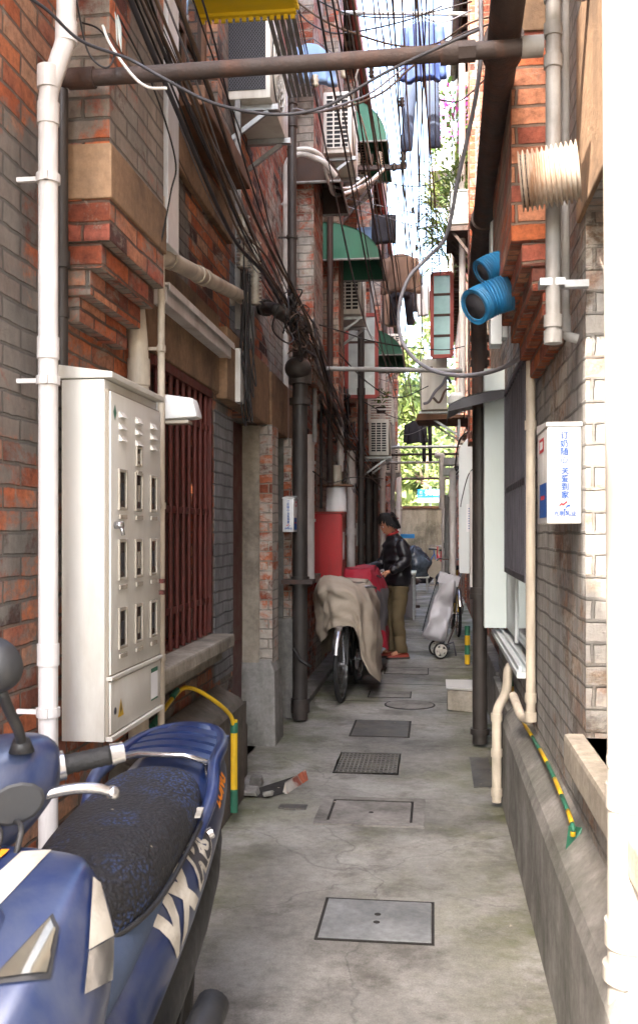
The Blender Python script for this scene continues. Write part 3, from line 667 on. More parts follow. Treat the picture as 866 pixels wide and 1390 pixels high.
# ================================================================= TREES
def tree(x, y, h, rad, label, n=5200, leaf='leaf', ls=.2):
    t = thing('tree', label, 'tree', (x, y, 0), group='trees beyond the end wall')
    tr = MB(); tr.tube([(x,y,0),(x+.1,y,h*.25),(x-.1,y+.1,h*.5),(x,y,h*.8)], [.22,.18,.12,.04], 10)
    cl = []
    for k in range(26):
        a = random.uniform(0, 6.28); e = random.uniform(-.5, 1); r = rad*random.uniform(.35, .95)
        c = V((x+math.cos(a)*r*math.cos(e), y+math.sin(a)*r*math.cos(e), (h*.55+math.sin(e)*h*.36) if k % 3 else random.uniform(2.2, h*.4))); cl.append((c, rad*random.uniform(.22, .42)))
        if k % 2 == 0: tr.tube([(x, y, h*random.uniform(.3, .6)), ((x+c.x)/2, (y+c.y)/2, c.z-.4), c], [.07, .045, .015], 6)
    tr.build('trunk', 'bark', t, smooth=True)
    m = MB()
    for k in range(n):
        c, r = random.choice(cl)
        q = V((random.gauss(0,1), random.gauss(0,1), random.gauss(0,.8))).normalized()*r*random.uniform(.3, 1.1)+c
        a = V((random.uniform(-1,1), random.uniform(-1,1), random.uniform(-1,1))).normalized(); b_ = a.orthogonal().normalized()
        s = ls*random.uniform(.6, 1.3); m.quad(q-a*s, q+b_*s*.45, q+a*s, q-b_*s*.45)
    m.build('crown', leaf, t)
tree(-1.6, 37, 9.5, 3.0, 'leafy tree beyond the end wall, on the left of the gap', 5200)
tree(1.4, 41, 12.5, 3.6, 'tall bright green tree in the middle of the gap beyond the wall', 6500)
tree(-.2, 34.5, 5.2, 1.9, 'low leafy tree just behind the street sign', 3600, 'leaf', .13)
tree(4.6, 39, 11, 3.4, 'green tree beyond the end wall, behind the houses on the right', 4000, 'leaf_dk')
def brackets(t_, mat_, x, y, zs, r, wallx_):
    for z in zs:
        mb = MB()
        mb.cyl((x, y, z-.012), (x, y, z+.012), r*1.22, n=16)
        mb.box((min(x, wallx_), y-.006, z-.006), (max(x, wallx_), y+.006, z+.006))
        for s in (-1, 1): mb.box((x+.001, y+s*r*1.15-.006, z-.012), (x+.012, y+s*r*1.15+.006, z+.012))
        mb.build('bracket', mat_, t_)
# ---- white downpipe with an offset
t = thing('drainpipe', 'white plastic drainpipe with a kink near its top, beside the cream meter cabinet', 'drainpipe', (-1.06, 2.68, 0))
a = PX(66, 300, -1.06); yy = a.y
m = MB(); m.pipe([(-1.06,yy,.52), (-1.06,yy,2.62), (-1.02,yy+.03,2.78), (-1.02,yy+.03,4.5)], .027, 20, .03)
for z in (1.06, 1.86+.05, 2.56, 2.66, 2.80): m.cyl((-1.06 if z < 2.7 else -1.02, yy+(0 if z < 2.7 else .03), z-.03), (-1.06 if z < 2.7 else -1.02, yy+(0 if z < 2.7 else .03), z+.03), .0305, n=20)
m.build('pipe', 'white_pipe', t, smooth=True, edge=40)
brackets(t, 'white_pipe', -1.06, yy, (.9, 1.82, 2.38), .027, -1.15)
# ---- dark pipe behind
t = thing('drainpipe', 'thin dark iron drainpipe just behind the kinked white drainpipe', 'drainpipe', (-1.12, 2.8, 0))
m = MB(); m.pipe([(-1.115, 2.79, 1.86), (-1.115, 2.79, 2.74)], .018); m.cyl((-1.115,2.79,2.2),(-1.115,2.79,2.25),.024); m.cyl((-1.115,2.79,1.86),(-1.115,2.79,1.9),.022); m.cyl((-1.115,2.79,2.05),(-1.115,2.79,2.08),.022)
m.build('pipe', 'black_pipe', t, smooth=True, edge=40)
# ---- cross pipe
t = thing('iron_pipe', 'thick rusty iron pipe crossing high over the alley from wall to wall, nearest the camera', 'pipe', (0, 2.78, 0), group=None)
m = MB(); m.tube([(-1.15, 2.78, 2.765), (-1.0,2.78,2.766), (-.3, 2.78, 2.772), (.31, 2.785, 2.785)], .024, 16); m.build('pipe', 'rust_pipe', t, smooth=True, edge=40)
m = MB(); m.cyl((-1.09,2.78,2.766),(-1.01,2.78,2.766),.031); m.build('coupling', 'rust_pipe', t, smooth=True, edge=40)
m = MB(); m.cyl((.02,2.783,2.779),(.07,2.783,2.78),.033); m.cyl((.07,2.783,2.78),(.12,2.783,2.781),.030,n=6); m.build('coupling', 'rust_pipe', t, smooth=True, edge=40)
m = MB(); m.cyl((.25,2.785,2.784),(.31,2.785,2.785),.030); m.build('coupling', 'grey_pipe', t, smooth=True, edge=40)
# ---- meter cabinet
A = P(147, 503, 2.84); y0 = A.y; x1 = A.x; B = P(218, 545, 3.38); y1 = B.y; x1 = -.955
z0, z1 = .775, 1.855; x0 = -1.10
t = thing('meter_cabinet', 'tall cream metal cabinet with ten small meter windows, fixed to the left wall', 'meter cabinet', (-1.05, (y0+y1)/2, z0))
m = MB(); m.box((x0, y0, z0), (x1-.012, y1, z1)); m.build('casing', 'cream', t, bevel=.004, smooth=True)
m = MB(); m.add([(x0-.02,y0-.006,z1+.002),(x1+.014,y0-.006,z1+.002),(x1+.014,y1+.006,z1+.002),(x0-.02,y1+.02,z1+.002),(x0-.02,y0-.006,z1+.045),(x1+.014,y0-.006,z1+.02),(x1+.014,y1+.006,z1+.02),(x0-.02,y1+.006,z1+.045)],
   [(0,3,2,1),(4,5,6,7),(0,1,5,4),(1,2,6,5),(2,3,7,6),(3,0,4,7)]); m.build('cap', 'cream', t, bevel=.003)
m = MB(); m.box((x1-.0118, y0+.006, z0+.006), (x1-.003, y1-.006, z1-.03)); m.build('gasket', 'cream_dk', t)
zs = z0+.185
W = y1-y0
m = MB(); m.box((x1-.01, y0+.012, zs+.012), (x1+.004, y1-.012, z1-.035)); d1 = m.build('upper_door', 'cream', t, bevel=.003, smooth=True)
m = MB(); m.box((x1-.01, y0+.012, z0+.02), (x1+.004, y1-.012, zs-.008)); d2 = m.build('lower_door', 'cream', t, bevel=.003, smooth=True)
m = MB(); m.box((x1-.009, y0+.005, zs-.004), (x1+.010, y1-.005, zs+.008)); m.box((x1-.009, y0, z0+.002), (x1+.012, y1, z0+.016)); m.build('ledge', 'cream', t, bevel=.002)
cols = [y0+W*.20, y0+W*.50, y0+W*.80]
for c in cols:
    for k in range(3):
        z = z1-.085-k*.036
        m = MB(); m.add([(x1+.004,c-.026,z),(x1+.004,c+.026,z),(x1+.016,c+.024,z-.019),(x1+.016,c-.024,z-.019),(x1+.004,c-.026,z-.021),(x1+.004,c+.026,z-.021)],[(0,3,2,1),(3,4,5,2),(0,4,3),(1,2,5)])
        m.build('louvre', 'cream', d1)
def meter(par, c, z, h, w=.052):
    m = MB(); m.box((x1+.0045, c-w/2, z), (x1+.007, c+w/2, z+h)); g_ = m.build('meter_window', 'window_grey', par)
    m = MB(); e = .009
    m.box((x1+.005, c-w/2-e, z-e), (x1+.011, c-w/2, z+h+e)); m.box((x1+.005, c+w/2, z-e), (x1+.011, c+w/2+e, z+h+e)); m.box((x1+.005, c-w/2, z+h), (x1+.0105, c+w/2, z+h+e)); m.box((x1+.005, c-w/2, z-e), (x1+.0105, c+w/2, z))
    m.box((x1+.0065, c-w/2-.004, z-e-.028), (x1+.012, c+w/2+.004, z-e-.014))
    m.build('frame', 'clear', g_, bevel=.001)
    m = MB(); m.box((x1+.0072, c-.01, z+h*.2), (x1+.008, c+.013, z+h*.7)); m.build('dial', 'ink_dark' if c != cols[1] else 'clear', g_)
meter(d1, cols[1], z1-.235, .048, .04)
for z in (z1-.375, z1-.59, z1-.80):
    for c in cols: meter(d1, c, z-.004, .107, .06)
m = MB(); m.cyl((x1+.004, y0+.045, z1-.435), (x1+.03, y0+.045, z1-.435), .011); m.cyl((x1+.024, y0+.045, z1-.437), (x1+.03,y0+.045,z1-.465), .006); m.build('lock', 'chrome', d1, smooth=True)
m = MB(); m.quad((x1+.0048,y1-.13,z0+.05),(x1+.0048,y1-.05,z0+.05),(x1+.0048,y1-.05,z0+.16),(x1+.0048,y1-.13,z0+.16)); lb = m.build('notice', 'paper', d2)
m = MB(); m.quad((x1+.0052,y1-.13,z0+.145),(x1+.0052,y1-.05,z0+.145),(x1+.0052,y1-.05,z0+.16),(x1+.0052,y1-.13,z0+.16)); m.quad((x1+.0052,y1-.13,z0+.05),(x1+.0052,y1-.05,z0+.05),(x1+.0052,y1-.05,z0+.056),(x1+.0052,y1-.13,z0+.056)); m.build('notice_band', 'green', lb)
m = MB(); yc = y0+.10
m.add([(x1+.0048,yc-.028,z0+.06),(x1+.0048,yc+.028,z0+.06),(x1+.0048,yc,z0+.115)],[(0,1,2)]); wt = m.build('warning_triangle', 'yellow', d2)
m = MB(); m.add([(x1+.0052,yc-.003,z0+.068),(x1+.0052,yc+.007,z0+.08),(x1+.0052,yc+.002,z0+.105),(x1+.0052,yc-.006,z0+.084)],[(0,1,2,3)]); m.build('bolt_mark', 'ink_dark', wt)
m = MB(); m.cyl((x1+.004,yc-.052,z0+.085),(x1+.0052,yc-.052,z0+.085),.011); m.build('round_mark', 'ink_dark', d2)
m = MB(); m.add([(x1+.0048,y0+.045,z1-.07),(x1+.0048,y0+.06,z1-.095),(x1+.0048,y0+.045,z1-.12),(x1+.0048,y0+.03,z1-.095)],[(0,1,2,3)]); m.build('leaf_mark', 'green', d1)
m = MB(); m.box((x1+.004,y1-.03,zs+.22),(x1+.02,y1-.014,zs+.235)); m.box((x1+.004,y1-.03,zs+.26),(x1+.02,y1-.014,zs+.275)); m.build('hinge', 'red_iron', d1)
# ---- beige wide pipe + thin white pipe behind the cabinet
m = MB(); yq = 3.5; m.pipe([(-1.10,yq,.12),(-1.10,yq,2.08),(-1.12,yq,2.3)], .038, 18); m.cyl((-1.10,yq,1.95),(-1.10,yq,2.05),.043,n=18); m.cyl((-1.10,yq,.70),(-1.10,yq,.80),.043,n=18)
single(m, 'drainpipe', 'beige_pipe', 'wide beige drainpipe running down behind the far edge of the cream meter cabinet', 'drainpipe', smooth=True, edge=40)
t = thing('conduit', 'slim cream conduit running up beside the dark red window bars', 'conduit', (-1.035, 3.58, 0))
m = MB(); m.pipe([(-1.03,3.56,.3),(-1.03,3.56,2.68)], .014, 12); m.build('pipe', 'beige_pipe', t, smooth=True, edge=40)
brackets(t, 'beige_pipe', -1.03, 3.56, (.92, 1.5, 2.1), .014, -1.15)
# ---- wall lamp
p = P(250, 556, 3.72); t = thing('wall_lamp', 'white plastic wall lamp sticking out beside the meter cabinet', 'lamp', (-1.0, p.y, 1.82))
m = MB(); xa, xb = -1.055, -.895
m.add([(xa,p.y-.05,1.83),(xb,p.y-.05,1.84),(xb,p.y+.05,1.84),(xa,p.y+.05,1.83),(xa,p.y-.05,1.935),(xb-.02,p.y-.045,1.915),(xb-.02,p.y+.045,1.915),(xa,p.y+.05,1.935)],[(0,3,2,1),(4,5,6,7),(0,1,5,4),(1,2,6,5),(2,3,7,6),(3,0,4,7)])
m.build('housing', 'white', t, bevel=.015, smooth=True)
m = MB(); m.box((xa+.02, p.y-.035, 1.818), (xb-.04, p.y+.035, 1.832)); m.build('diffuser', 'clear', t, bevel=.004)
m = MB(); m.box((xa-.09,p.y-.03,1.84),(xa,p.y+.03,1.9)); m.build('bracket', 'cream', t)
# ---- white trunking (vertical box duct), beige sloping pipe, long tray
m = MB(); m.box((-1.145, 3.62, 2.52), (-1.02, 3.78, 4.6)); single(m, 'cable_trunking', 'white', 'broad white boxed-in duct running up the wall from the sloping beige pipe', 'duct', bevel=.004)
t = thing('drainpipe', 'beige plastic pipe sloping along the left wall under the cable bundle', 'drainpipe', (-1.07, 4.5, 2.5))
m = MB(); pa = V((-1.07,3.72,2.50)); pb = V((-1.07,5.35,2.73)); m.pipe([(-1.14,3.6,2.40),(-1.07,3.72,2.50), pb, pb+V((-.1,.05,.0))], .036, 18, .05); m.build('pipe', 'beige_pipe', t, smooth=True, edge=40)
for s in (.06, .36, .42, .98):
    c = pa.lerp(pb, s); d = (pb-pa).normalized(); m = MB(); m.cyl(c-d*.03, c+d*.03, .041, n=18); m.build('coupling', 'beige_pipe', t, smooth=True, edge=40)
t = thing('cable_tray', 'long white plastic cable tray along the wall above the barred window', 'cable tray', (-1.1, 4.5, 2.34))
m = MB(); m.box((-1.14, 3.80, 2.33), (-1.075, 5.05, 2.40)); m.build('tray', 'white_pipe', t, bevel=.004)
m = MB(); m.box((-1.141, 3.78, 2.402), (-1.06, 5.06, 2.412)); m.box((-1.062,3.78,2.38),(-1.058,5.06,2.402)); m.build('lid', 'white_pipe', t)
# small junction box
m = MB(); q = P(322, 500, 5.35); m.box((-1.145, 5.22, 2.12), (-1.06, 5.32, 2.42)); single(m, 'junction_box', 'cream', 'small cream junction box at the end of the white cable tray', 'junction box', bevel=.006)
# ---- iron elbow pipe and black stack
t = thing('iron_drainpipe', 'big black iron soil pipe with swollen joints beside the second doorway', 'drainpipe', (-.98, 7.05, 0))
sx, sy = -.975, 7.0
m = MB(); m.pipe([(sx,sy,.02),(sx,sy,2.98)], .055, 18); m.build('pipe', 'black_pipe', t, smooth=True, edge=40)
for z, h, r in ((2.55,.12,.085),(2.36,.05,.08),(1.02,.035,.08),(1.06,.02,.07),(.12,.1,.07),(2.9,.06,.075)):
    m = MB(); m.cyl((sx,sy,z-h/2),(sx,sy,z+h/2), r, n=20); m.build('joint', 'black_pipe', t, smooth=True, edge=40)
m = MB(); m.box((-1.1, sy-.1, 1.02), (-.87, sy+.09, 1.05)); m.build('clamp', 'rust_pipe', t)
m = MB(); m.sphere((sx-.01,sy-.04,2.6),.1,14,10,(1,1,.85)); m.build('inspection_bulge', 'black_pipe', t, smooth=True)
q1 = PX(357, 417, -1.12); q2 = PX(376, 420, -.98); q3 = V((sx, sy-.03, 2.92))
m = MB(); m.pipe([q1, q2, q2+V((0,.03,-.01)), q3, q3+V((0,.02,-.2))], .04, 14, .06); m.cyl(q1, q1.lerp(q2,.3), .055); m.cyl(q2.lerp(q3,.1), q2.lerp(q3,.25), .05); m.build('branch', 'black_pipe', t, smooth=True, edge=40)
# slim black pipe above, and white hose pipe
def vpipe(name, u, d, v0, v1, r, mat, label, cat='drainpipe', br=(), wall=-1.15, top=None, seg=12, X=None, coll=()):
    a = P(u, v0, d); b = P(u, v1, d)
    t = thing(name, label, cat, (a.x, a.y, max(0, min(a.z, b.z))))
    pts = [(a.x,a.y,max(.01,min(a.z,b.z))), (a.x,a.y,max(a.z,b.z))]
    if top: pts += [tuple(V(pts[-1])+V(k)) for k in top]
    m = MB(); m.pipe(pts, r, seg); m.build('pipe', mat, t, smooth=True, edge=40)
    for z in coll:
        m = MB(); m.cyl((a.x,a.y,z-.04),(a.x,a.y,z+.04), r*1.25, n=seg); m.build('coupling', mat, t, smooth=True, edge=40)
    if br:
        brackets(t, mat, a.x, a.y, br, r, wall)
    return t
vpipe('drainpipe', 396.5, 7.15, 430, -60, .034, 'black_pipe', 'slim black drainpipe rising past the hanging air conditioner', br=(3.6,4.6), coll=(4.46,))
t = vpipe('drainpipe', 388, 7.3, 690, 225, .022, 'white_pipe', 'thin white pipe with a hooked top beside the black soil pipe', br=(3.3,3.9), top=[(.03,.0,.06),(.12,.02,.10),(.28,.1,.06),(.36,.2,-.02)], coll=())
vpipe('conduit', 420, 8.3, 790, 592, .045, 'white_pipe', 'flat cream conduit between the milk box and the red cabinet', br=(1.5,2.0), coll=(2.2,))
vpipe('drainpipe', 462, 10.2, 640, 330, .035, 'white_pipe', 'white drainpipe passing behind the second green awning', br=(2.4,3.2), coll=(3.0,2.2))
vpipe('drainpipe', 476, 11.0, 800, 612, .05, 'white_pipe', 'stout white drainpipe beside the person and the red cabinet', coll=(2.0,1.4,))
vpipe('drainpipe', 490, 11.6, 800, 448, .04, 'black_pipe', 'black drainpipe rising behind the person', coll=(2.2,3.1))
vpipe('drainpipe', 500, 13.2, 780, 640, .05, 'black_pipe', 'dark iron drainpipe below the air conditioner with the plant', coll=(1.9,))
vpipe('drainpipe', 509, 14.2, 790, 625, .05, 'black_pipe', 'second dark iron drainpipe behind the person', coll=(1.9,))
vpipe('drainpipe', 519, 15.5, 790, 500, .045, 'white_pipe', 'pale drainpipe rising behind the small lower air conditioner', coll=(1.9,3.2))
vpipe('drainpipe', 533, 19.5, 790, 560, .05, 'grey_pipe', 'grey drainpipe beside the far red cabinet', coll=(2.0,3.2))
vpipe('drainpipe', 541, 23.5, 786, 640, .07, 'white_pipe', 'white drainpipe at the far left end of the alley', coll=(2.0,))
vpipe('conduit', 436, 8.9, 690, 340, .012, 'black_rub', 'thin black conduit on the brick wall above the red cabinet')
vpipe('drainpipe', 448, 9.3, 660, 250, .03, 'rust_pipe', 'rust-brown iron pipe between the awning and the red cabinet', coll=(2.6,))
vpipe('drainpipe', 505, 14.8, 560, 300, .04, 'grey_pipe', 'grey drainpipe above the plant on the air conditioner')
vpipe('drainpipe', 522, 18.0, 500, 250, .05, 'rust_pipe', 'rusty drainpipe high on the far left houses')
t = vpipe('metal_pipe', 427, 8.0, 600, 505, .020, 'grey_pipe', 'galvanised pipe rising up the left wall and crossing the alley at mid height', 'pipe', top=[(0,.0,.03),(1.22,.08,.0)])
# cross poles further back
for (v, r, lab, mt) in ((607,.026,'grey drying pole spanning the alley just under the hanging dark jacket','galv'),(617,.022,'thin steel pole crossing the alley, second below the hanging dark jacket','rust_pipe'),(628,.024,'steel pole crossing the alley, third below the hanging dark jacket','grey_pipe'),(650,.03,'dark pole crossing the alley lowest and farthest away','rust_pipe')):
    p = PZ(570, v, 2.78 if v < 640 else 2.7) if v > 723 else P(570, v, (2.78-HC)*F/(722-v))
    m = MB(); m.cyl((-1.12, p.y, p.z), (.6, p.y+.15, p.z+.02), r, n=8); single(m, 'drying_pole', mt, lab, 'pole', group='poles spanning the alley')
p = P(540, 150, 9.6)
m = MB(); m.cyl((-1.1, 9.6, 6.64), (.45, 9.65, 6.55), .02, n=8); single(m, 'drying_pole', 'galv', 'thin pale pole near the top of the picture holding the blue blouse', 'pole', group='poles spanning the alley')
# brown stubs etc. on rusty arm with insulators
t = thing('cable_bracket', 'rusty steel arm with upright ceramic insulators reaching over the alley', 'bracket', (-.8, 9.2, 5))
a = PX(452, 228, -1.13); b = P(551, 229, a.y/.998); zz = b.z
m = MB(); m.bar((-1.14,a.y,zz),(b.x,a.y,zz), .05,.05); m.bar((-1.14,a.y,zz-.75),(b.x-.25,a.y,zz-.02), .035,.035); m.build('arm', 'rust_pipe', t)
def insul(par, c, h=.2, up=1):
    m = MB(); n = 5; pts = []; rr = []
    for k in range(n*2+1):
        pts.append(V(c)+V((0,0,up*h*k/(n*2)))); rr.append(.018 if k % 2 else .040)
    m.tube(pts, rr, 10); m.build('insulator', 'black_pipe' if h > .15 else 'ceramic', par, smooth=True)
insul(t, (b.x-.03, a.y, zz+.03), .32); insul(t, (b.x-.3, a.y, zz+.03), .14); insul(t, (b.x-.55, a.y, zz+.03), .14); insul(t, (b.x-.75, a.y, zz+.03), .14)
t = thing('insulator_rack', 'dark steel upright with two stacks of pale ceramic insulators on the left wall', 'insulator rack', (-1.1, 5.5, 2.5))
m = MB(); m.bar((-1.1,5.35,2.55),(-1.1,5.35,3.95), .03,.03); m.bar((-1.1,5.75,2.55),(-1.1,5.75,3.2), .03,.03); m.build('upright', 'grey_pipe', t)
for (y, z) in ((5.2,2.86),(5.2,3.02),(5.55,2.74),(5.55,2.86),(5.55,2.98)): insul(t, (-1.04, y, z), .12)
# milk boxes
def milkbox(label, c0, c1, side):
    x0, x1 = c0[0], c1[0]; y0, y1 = c0[1], c1[1]; z0, z1 = c0[2], c1[2]
    t = thing('milk_box', label, 'milk box', ((x0+x1)/2, (y0+y1)/2, z0), group='milk delivery boxes on the walls')
    m = MB(); m.box((x0,y0,z0),(x1,y1,z1-.02)); m.build('box', 'white', t, bevel=.004, smooth=True)
    m = MB(); m.add([(x0-.003,y0-.003,z1-.019),(x1+.003,y0-.003,z1-.019),(x1+.003,y1,z1-.019),(x0-.003,y1,z1-.019),(x0-.003,y0-.003,z1-.006),(x1+.003,y0-.003,z1-.006),(x1+.003,y1,z1+.01),(x0-.003,y1,z1+.01)],[(0,3,2,1),(4,5,6,7),(0,1,5,4),(1,2,6,5),(2,3,7,6),(3,0,4,7)]); m.build('lid', 'white', t, bevel=.002)
    H = z1-z0; cx = (x0+x1)/2+.002*0
    for i, ch in enumerate('订奶随心'):
        text(ch, .078*H, 'ink_blue', t, frame((cx, y0-.0022, z0+H*(.845-.078*i)), (1,0,0), (0,0,1)), bold=.00035)
    for i, ch in enumerate('关爱到家'):
        text(ch, .078*H, 'ink_blue', t, frame((cx+.002, y0-.0022, z0+H*(.505-.078*i)), (1,0,0), (0,0,1)), bold=.00035)
    text('光明乳业', .054*H, 'ink_blue', t, frame((cx+.002, y0-.0022, z0+H*.095), (1,0,0), (0,0,1)), bold=.0003)
    def blob(pts, mt, nm):
        m = MB(); s = H*.0016
        rib = catmull([(cx+a*s, y0-.0026, z0+H*.165+b*s) for a, b in pts], 5); L = []; 
        for p in rib: L.append(p+V((0,0,6*s))); 
        lo = [p-V((0,0,7*s)) for p in rib]
        m.add(L+lo, [(k, len(L)+k, len(L)+k+1, k+1) for k in range(len(L)-1)]); m.build(nm, mt, t)
    blob([(-30,2),(-18,16),(-6,12),(8,24),(16,26)], 'ink_red', 'red_swoosh'); blob([(-6,-14),(4,-20),(10,-6),(20,4),(34,6)], 'ink_blue', 'blue_swoosh')
    # side face graphics
    xs = x0-.0012 if side == 'R' else x1+.0012; W = y1-y0
    def sq(a, b, c, d, mt, nm, o=0):
        m = MB(); xx = xs+(-o if side == 'R' else o); m.quad((xx,y0+W*a,z0+H*c),(xx,y0+W*b,z0+H*c),(xx,y0+W*b,z0+H*d),(xx,y0+W*a,z0+H*d)); m.build(nm, mt, t)
    sq(.3,.75,.72,.86,'ink_red','red_badge'); sq(.38,.67,.75,.83,'paper','badge_panel',.0005)
    sq(.02,.72,.06,.4,'ink_blue','blue_panel'); sq(.2,.6,.24,.28,'ink_red','red_strip',.0005)
    return t
milkbox('white milk box with blue writing on the bright right-hand brick wall', (.338,2.93,1.425), (.438,3.2,1.735), 'R')
c = P(387, 722, 6.95); milkbox('small white milk box with blue writing beside the black soil pipe', (-1.07, 6.78, 1.40), (-.99, 6.98, 1.655), 'L')
# ---- yellow gas pipes
t = thing('gas_pipe', 'yellow gas pipe with green bands bending over the left plinth', 'gas pipe', (-1.05, 4.3, 0))
m = MB(); qa = PX(228, 978, -1.12); pts = [(-1.12,3.75,.62),(-1.12,4.12,.69),(-1.08,4.22,.695),(-1.0,4.33,.62),(-.955,4.46,.53),(-.945,4.5,.46)]
m.tube(catmull(pts,6), .010, 10); m.build('pipe', 'yellow', t, smooth=True)
m = MB(); m.cyl((-.945,4.5,.06),(-.945,4.5,.50), .017); m.build('sleeve', 'yellow', t, smooth=True, edge=40)
for z0_, z1_ in ((.44,.49),(.06,.17)):
    m = MB(); m.cyl((-.945,4.5,z0_),(-.945,4.5,z1_), .0185); m.build('band', 'green', t, smooth=True, edge=40)
for f_ in (3.78,4.08):
    m = MB(); c = V((-1.12,f_,.62+(f_-3.75)*.2222)); dd = V((0,1,.2222)).normalized(); m.cyl(c-dd*.04,c+dd*.04,.0135); m.build('band','green',t, smooth=True, edge=40)
# ---- air conditioners
def ac(label, loc, rz, w=.8, h=.55, dp=.28, brk=True, fan=True, style='grid'):
    t = thing('air_conditioner', label, 'air conditioner', loc, rz, 'outdoor air conditioners', local=True)
    m = MB(); m.box((-w/2,-dp/2,0),(w/2,dp/2,h)); m.build('casing', 'ac_white', t, bevel=.012, smooth=True)
    m = MB()
    # side coil guard on -x : dark coil + pale bars
    e = .028
    m.box((-w/2-.004,-dp/2+e,e+.02),(-w/2-.001,dp/2-e,h-e-.01)); m.build('coil', 'ac_dark', t)
    m = MB(); n = 12
    if style == 'grid':
        for k in range(n+1):
            z = e+.02+k*(h-2*e-.03)/n; m.box((-w/2-.012,-dp/2+e-.004,z-.005),(-w/2-.0045,dp/2-e+.004,z+.005))
        for k in range(4):
            y = -dp/2+e+k*(dp-2*e)/3; m.box((-w/2-.013,y-.007,e+.015),(-w/2-.0046,y+.007,h-e-.005))
        m.build('side_grille', 'ac_white', t)
    else:
        y0_, y1_, z0_, z1_ = -dp/2+e, dp/2-e, e+.02, h-e-.01; k = -40
        for s_ in (-1, 1):
            for k in range(-30, 40):
                c0 = k*.022; pts_ = []
                for (ya_, za_) in ((y0_, None), (y1_, None)):
                    za_ = z0_+c0+s_*(ya_-y0_)*1.3; pts_.append([ya_, za_])
                (a0, b0_), (a1, b1_) = pts_
                if b0_ > b1_: a0, b0_, a1, b1_ = a1, b1_, a0, b0_
                if b1_ < z0_ or b0_ > z1_: continue
                if b0_ < z0_: a0 += (a1-a0)*(z0_-b0_)/(b1_-b0_); b0_ = z0_
                if b1_ > z1_: a1 = a0+(a1-a0)*(z1_-b0_)/(b1_-b0_); b1_ = z1_
                if abs(b1_-b0_) > .005: m.bar((-w/2-.007+.001*s_,a0,b0_),(-w/2-.007+.001*s_,a1,b1_),.0022,.0022,up=V((1,0,0)))
        m.build('side_grille', 'dark_metal', t)
    m = MB(); cx = -w*.12; cr = h*.42; n = 36
    m.cyl((cx,-dp/2-.002,h/2),(cx,-dp/2-.004,h/2),cr, n=32); m.build('fan_opening', 'ac_dark', t)
    m = MB()
    for rr in (.25,.45,.65,.85,1.0):
        m.tube([(cx+math.cos(2*math.pi*k/28)*cr*rr,-dp/2-.012,h/2+math.sin(2*math.pi*k/28)*cr*rr) for k in range(29)], .004, 5)
    for k in range(12):
        a = math.pi*2*k/12; m.bar((cx,-dp/2-.012,h/2),(cx+math.cos(a)*cr,-dp/2-.012,h/2+math.sin(a)*cr),.005,.005)
    m.build('fan_grille', 'ac_white', t)
    if brk:
        for s in (-1, 1):
            m = MB(); x = s*w*.36; y2 = dp/2+.16
            m.box((x-.02,-dp/2-.03,-.035),(x+.02,y2,-.003)); m.box((x-.02,y2-.03,-.33),(x+.02,y2,-.036)); m.bar((x,-dp/2+.03,-.036),(x,y2-.015,-.31),.025,.025)
            m.build('bracket', 'galv', t)
    return t
acn = ac('white air conditioner hanging beside the top of the left wall under the yellow mat', (-1.045, 5.66, 3.85), R(90), .66, .50, .27, style='mesh')
for c in acn.children:
    pass
def at_ac(label, u, v, d, rz, **k):
    p = P(u, v, d); return ac(label, (p.x, p.y, p.z), rz, **k)
at_ac('air conditioner high on the left wall under the dark green awning', 463, 228, 9.4, R(90), w=.75, h=.58, dp=.27)
at_ac('air conditioner directly under the large green awning on the left', 477, 437, 10.6, R(90), w=.75, h=.56, dp=.27)
at_ac('lower left air conditioner with a plant crate standing on it', 516, 621, 13.3, R(90), w=.75, h=.48, dp=.27)
at_ac('small air conditioner just under the smallest green awning', 534, 498, 16.5, R(90), w=.7, h=.5, dp=.27)
at_ac('air conditioner above the hanging dark cloth, beyond the rusty arm', 488, 256, 12.5, R(90), w=.7, h=.5, dp=.27)
at_ac('distant low air conditioner on the left, under the crossing poles', 533, 643, 20, R(90), w=.75, h=.5, dp=.3)
# yellow mat
t = thing('plastic_mat', 'yellow plastic mat with a toothed edge lying over the top air conditioner', 'mat', (-.9, 4.7, 4.15))
m = MB(); ya, yb, xa, xb = 3.9, 4.6, -1.14, -.66; zt = 3.93
m.box((xa, ya, zt), (xb, yb, zt+.02)); n = 14
for k in range(n):
    x = xa+(k+.2)*(xb-xa)/n; m.box((x, yb, zt-.035), (x+(xb-xa)/n*.6, yb+.012, zt+.018))
m.box((xa, yb-.02, zt-.015), (xb, yb+.011, zt+.019))
for k in range(24):
    y = ya+(k+.2)*(yb-ya)/24; m.box((xb, y, zt-.0), (xb+.015, y+.02, zt+.018))
m.build('mat', 'yellow_mat', t)
m = MB(); 
for k in range(5): m.bar((-.80+k*.030, 4.61, 3.94), (-.84+k*.030, 5.6, 3.97), .022, .008)
m.build('slat_support', 'grey_pipe', t)
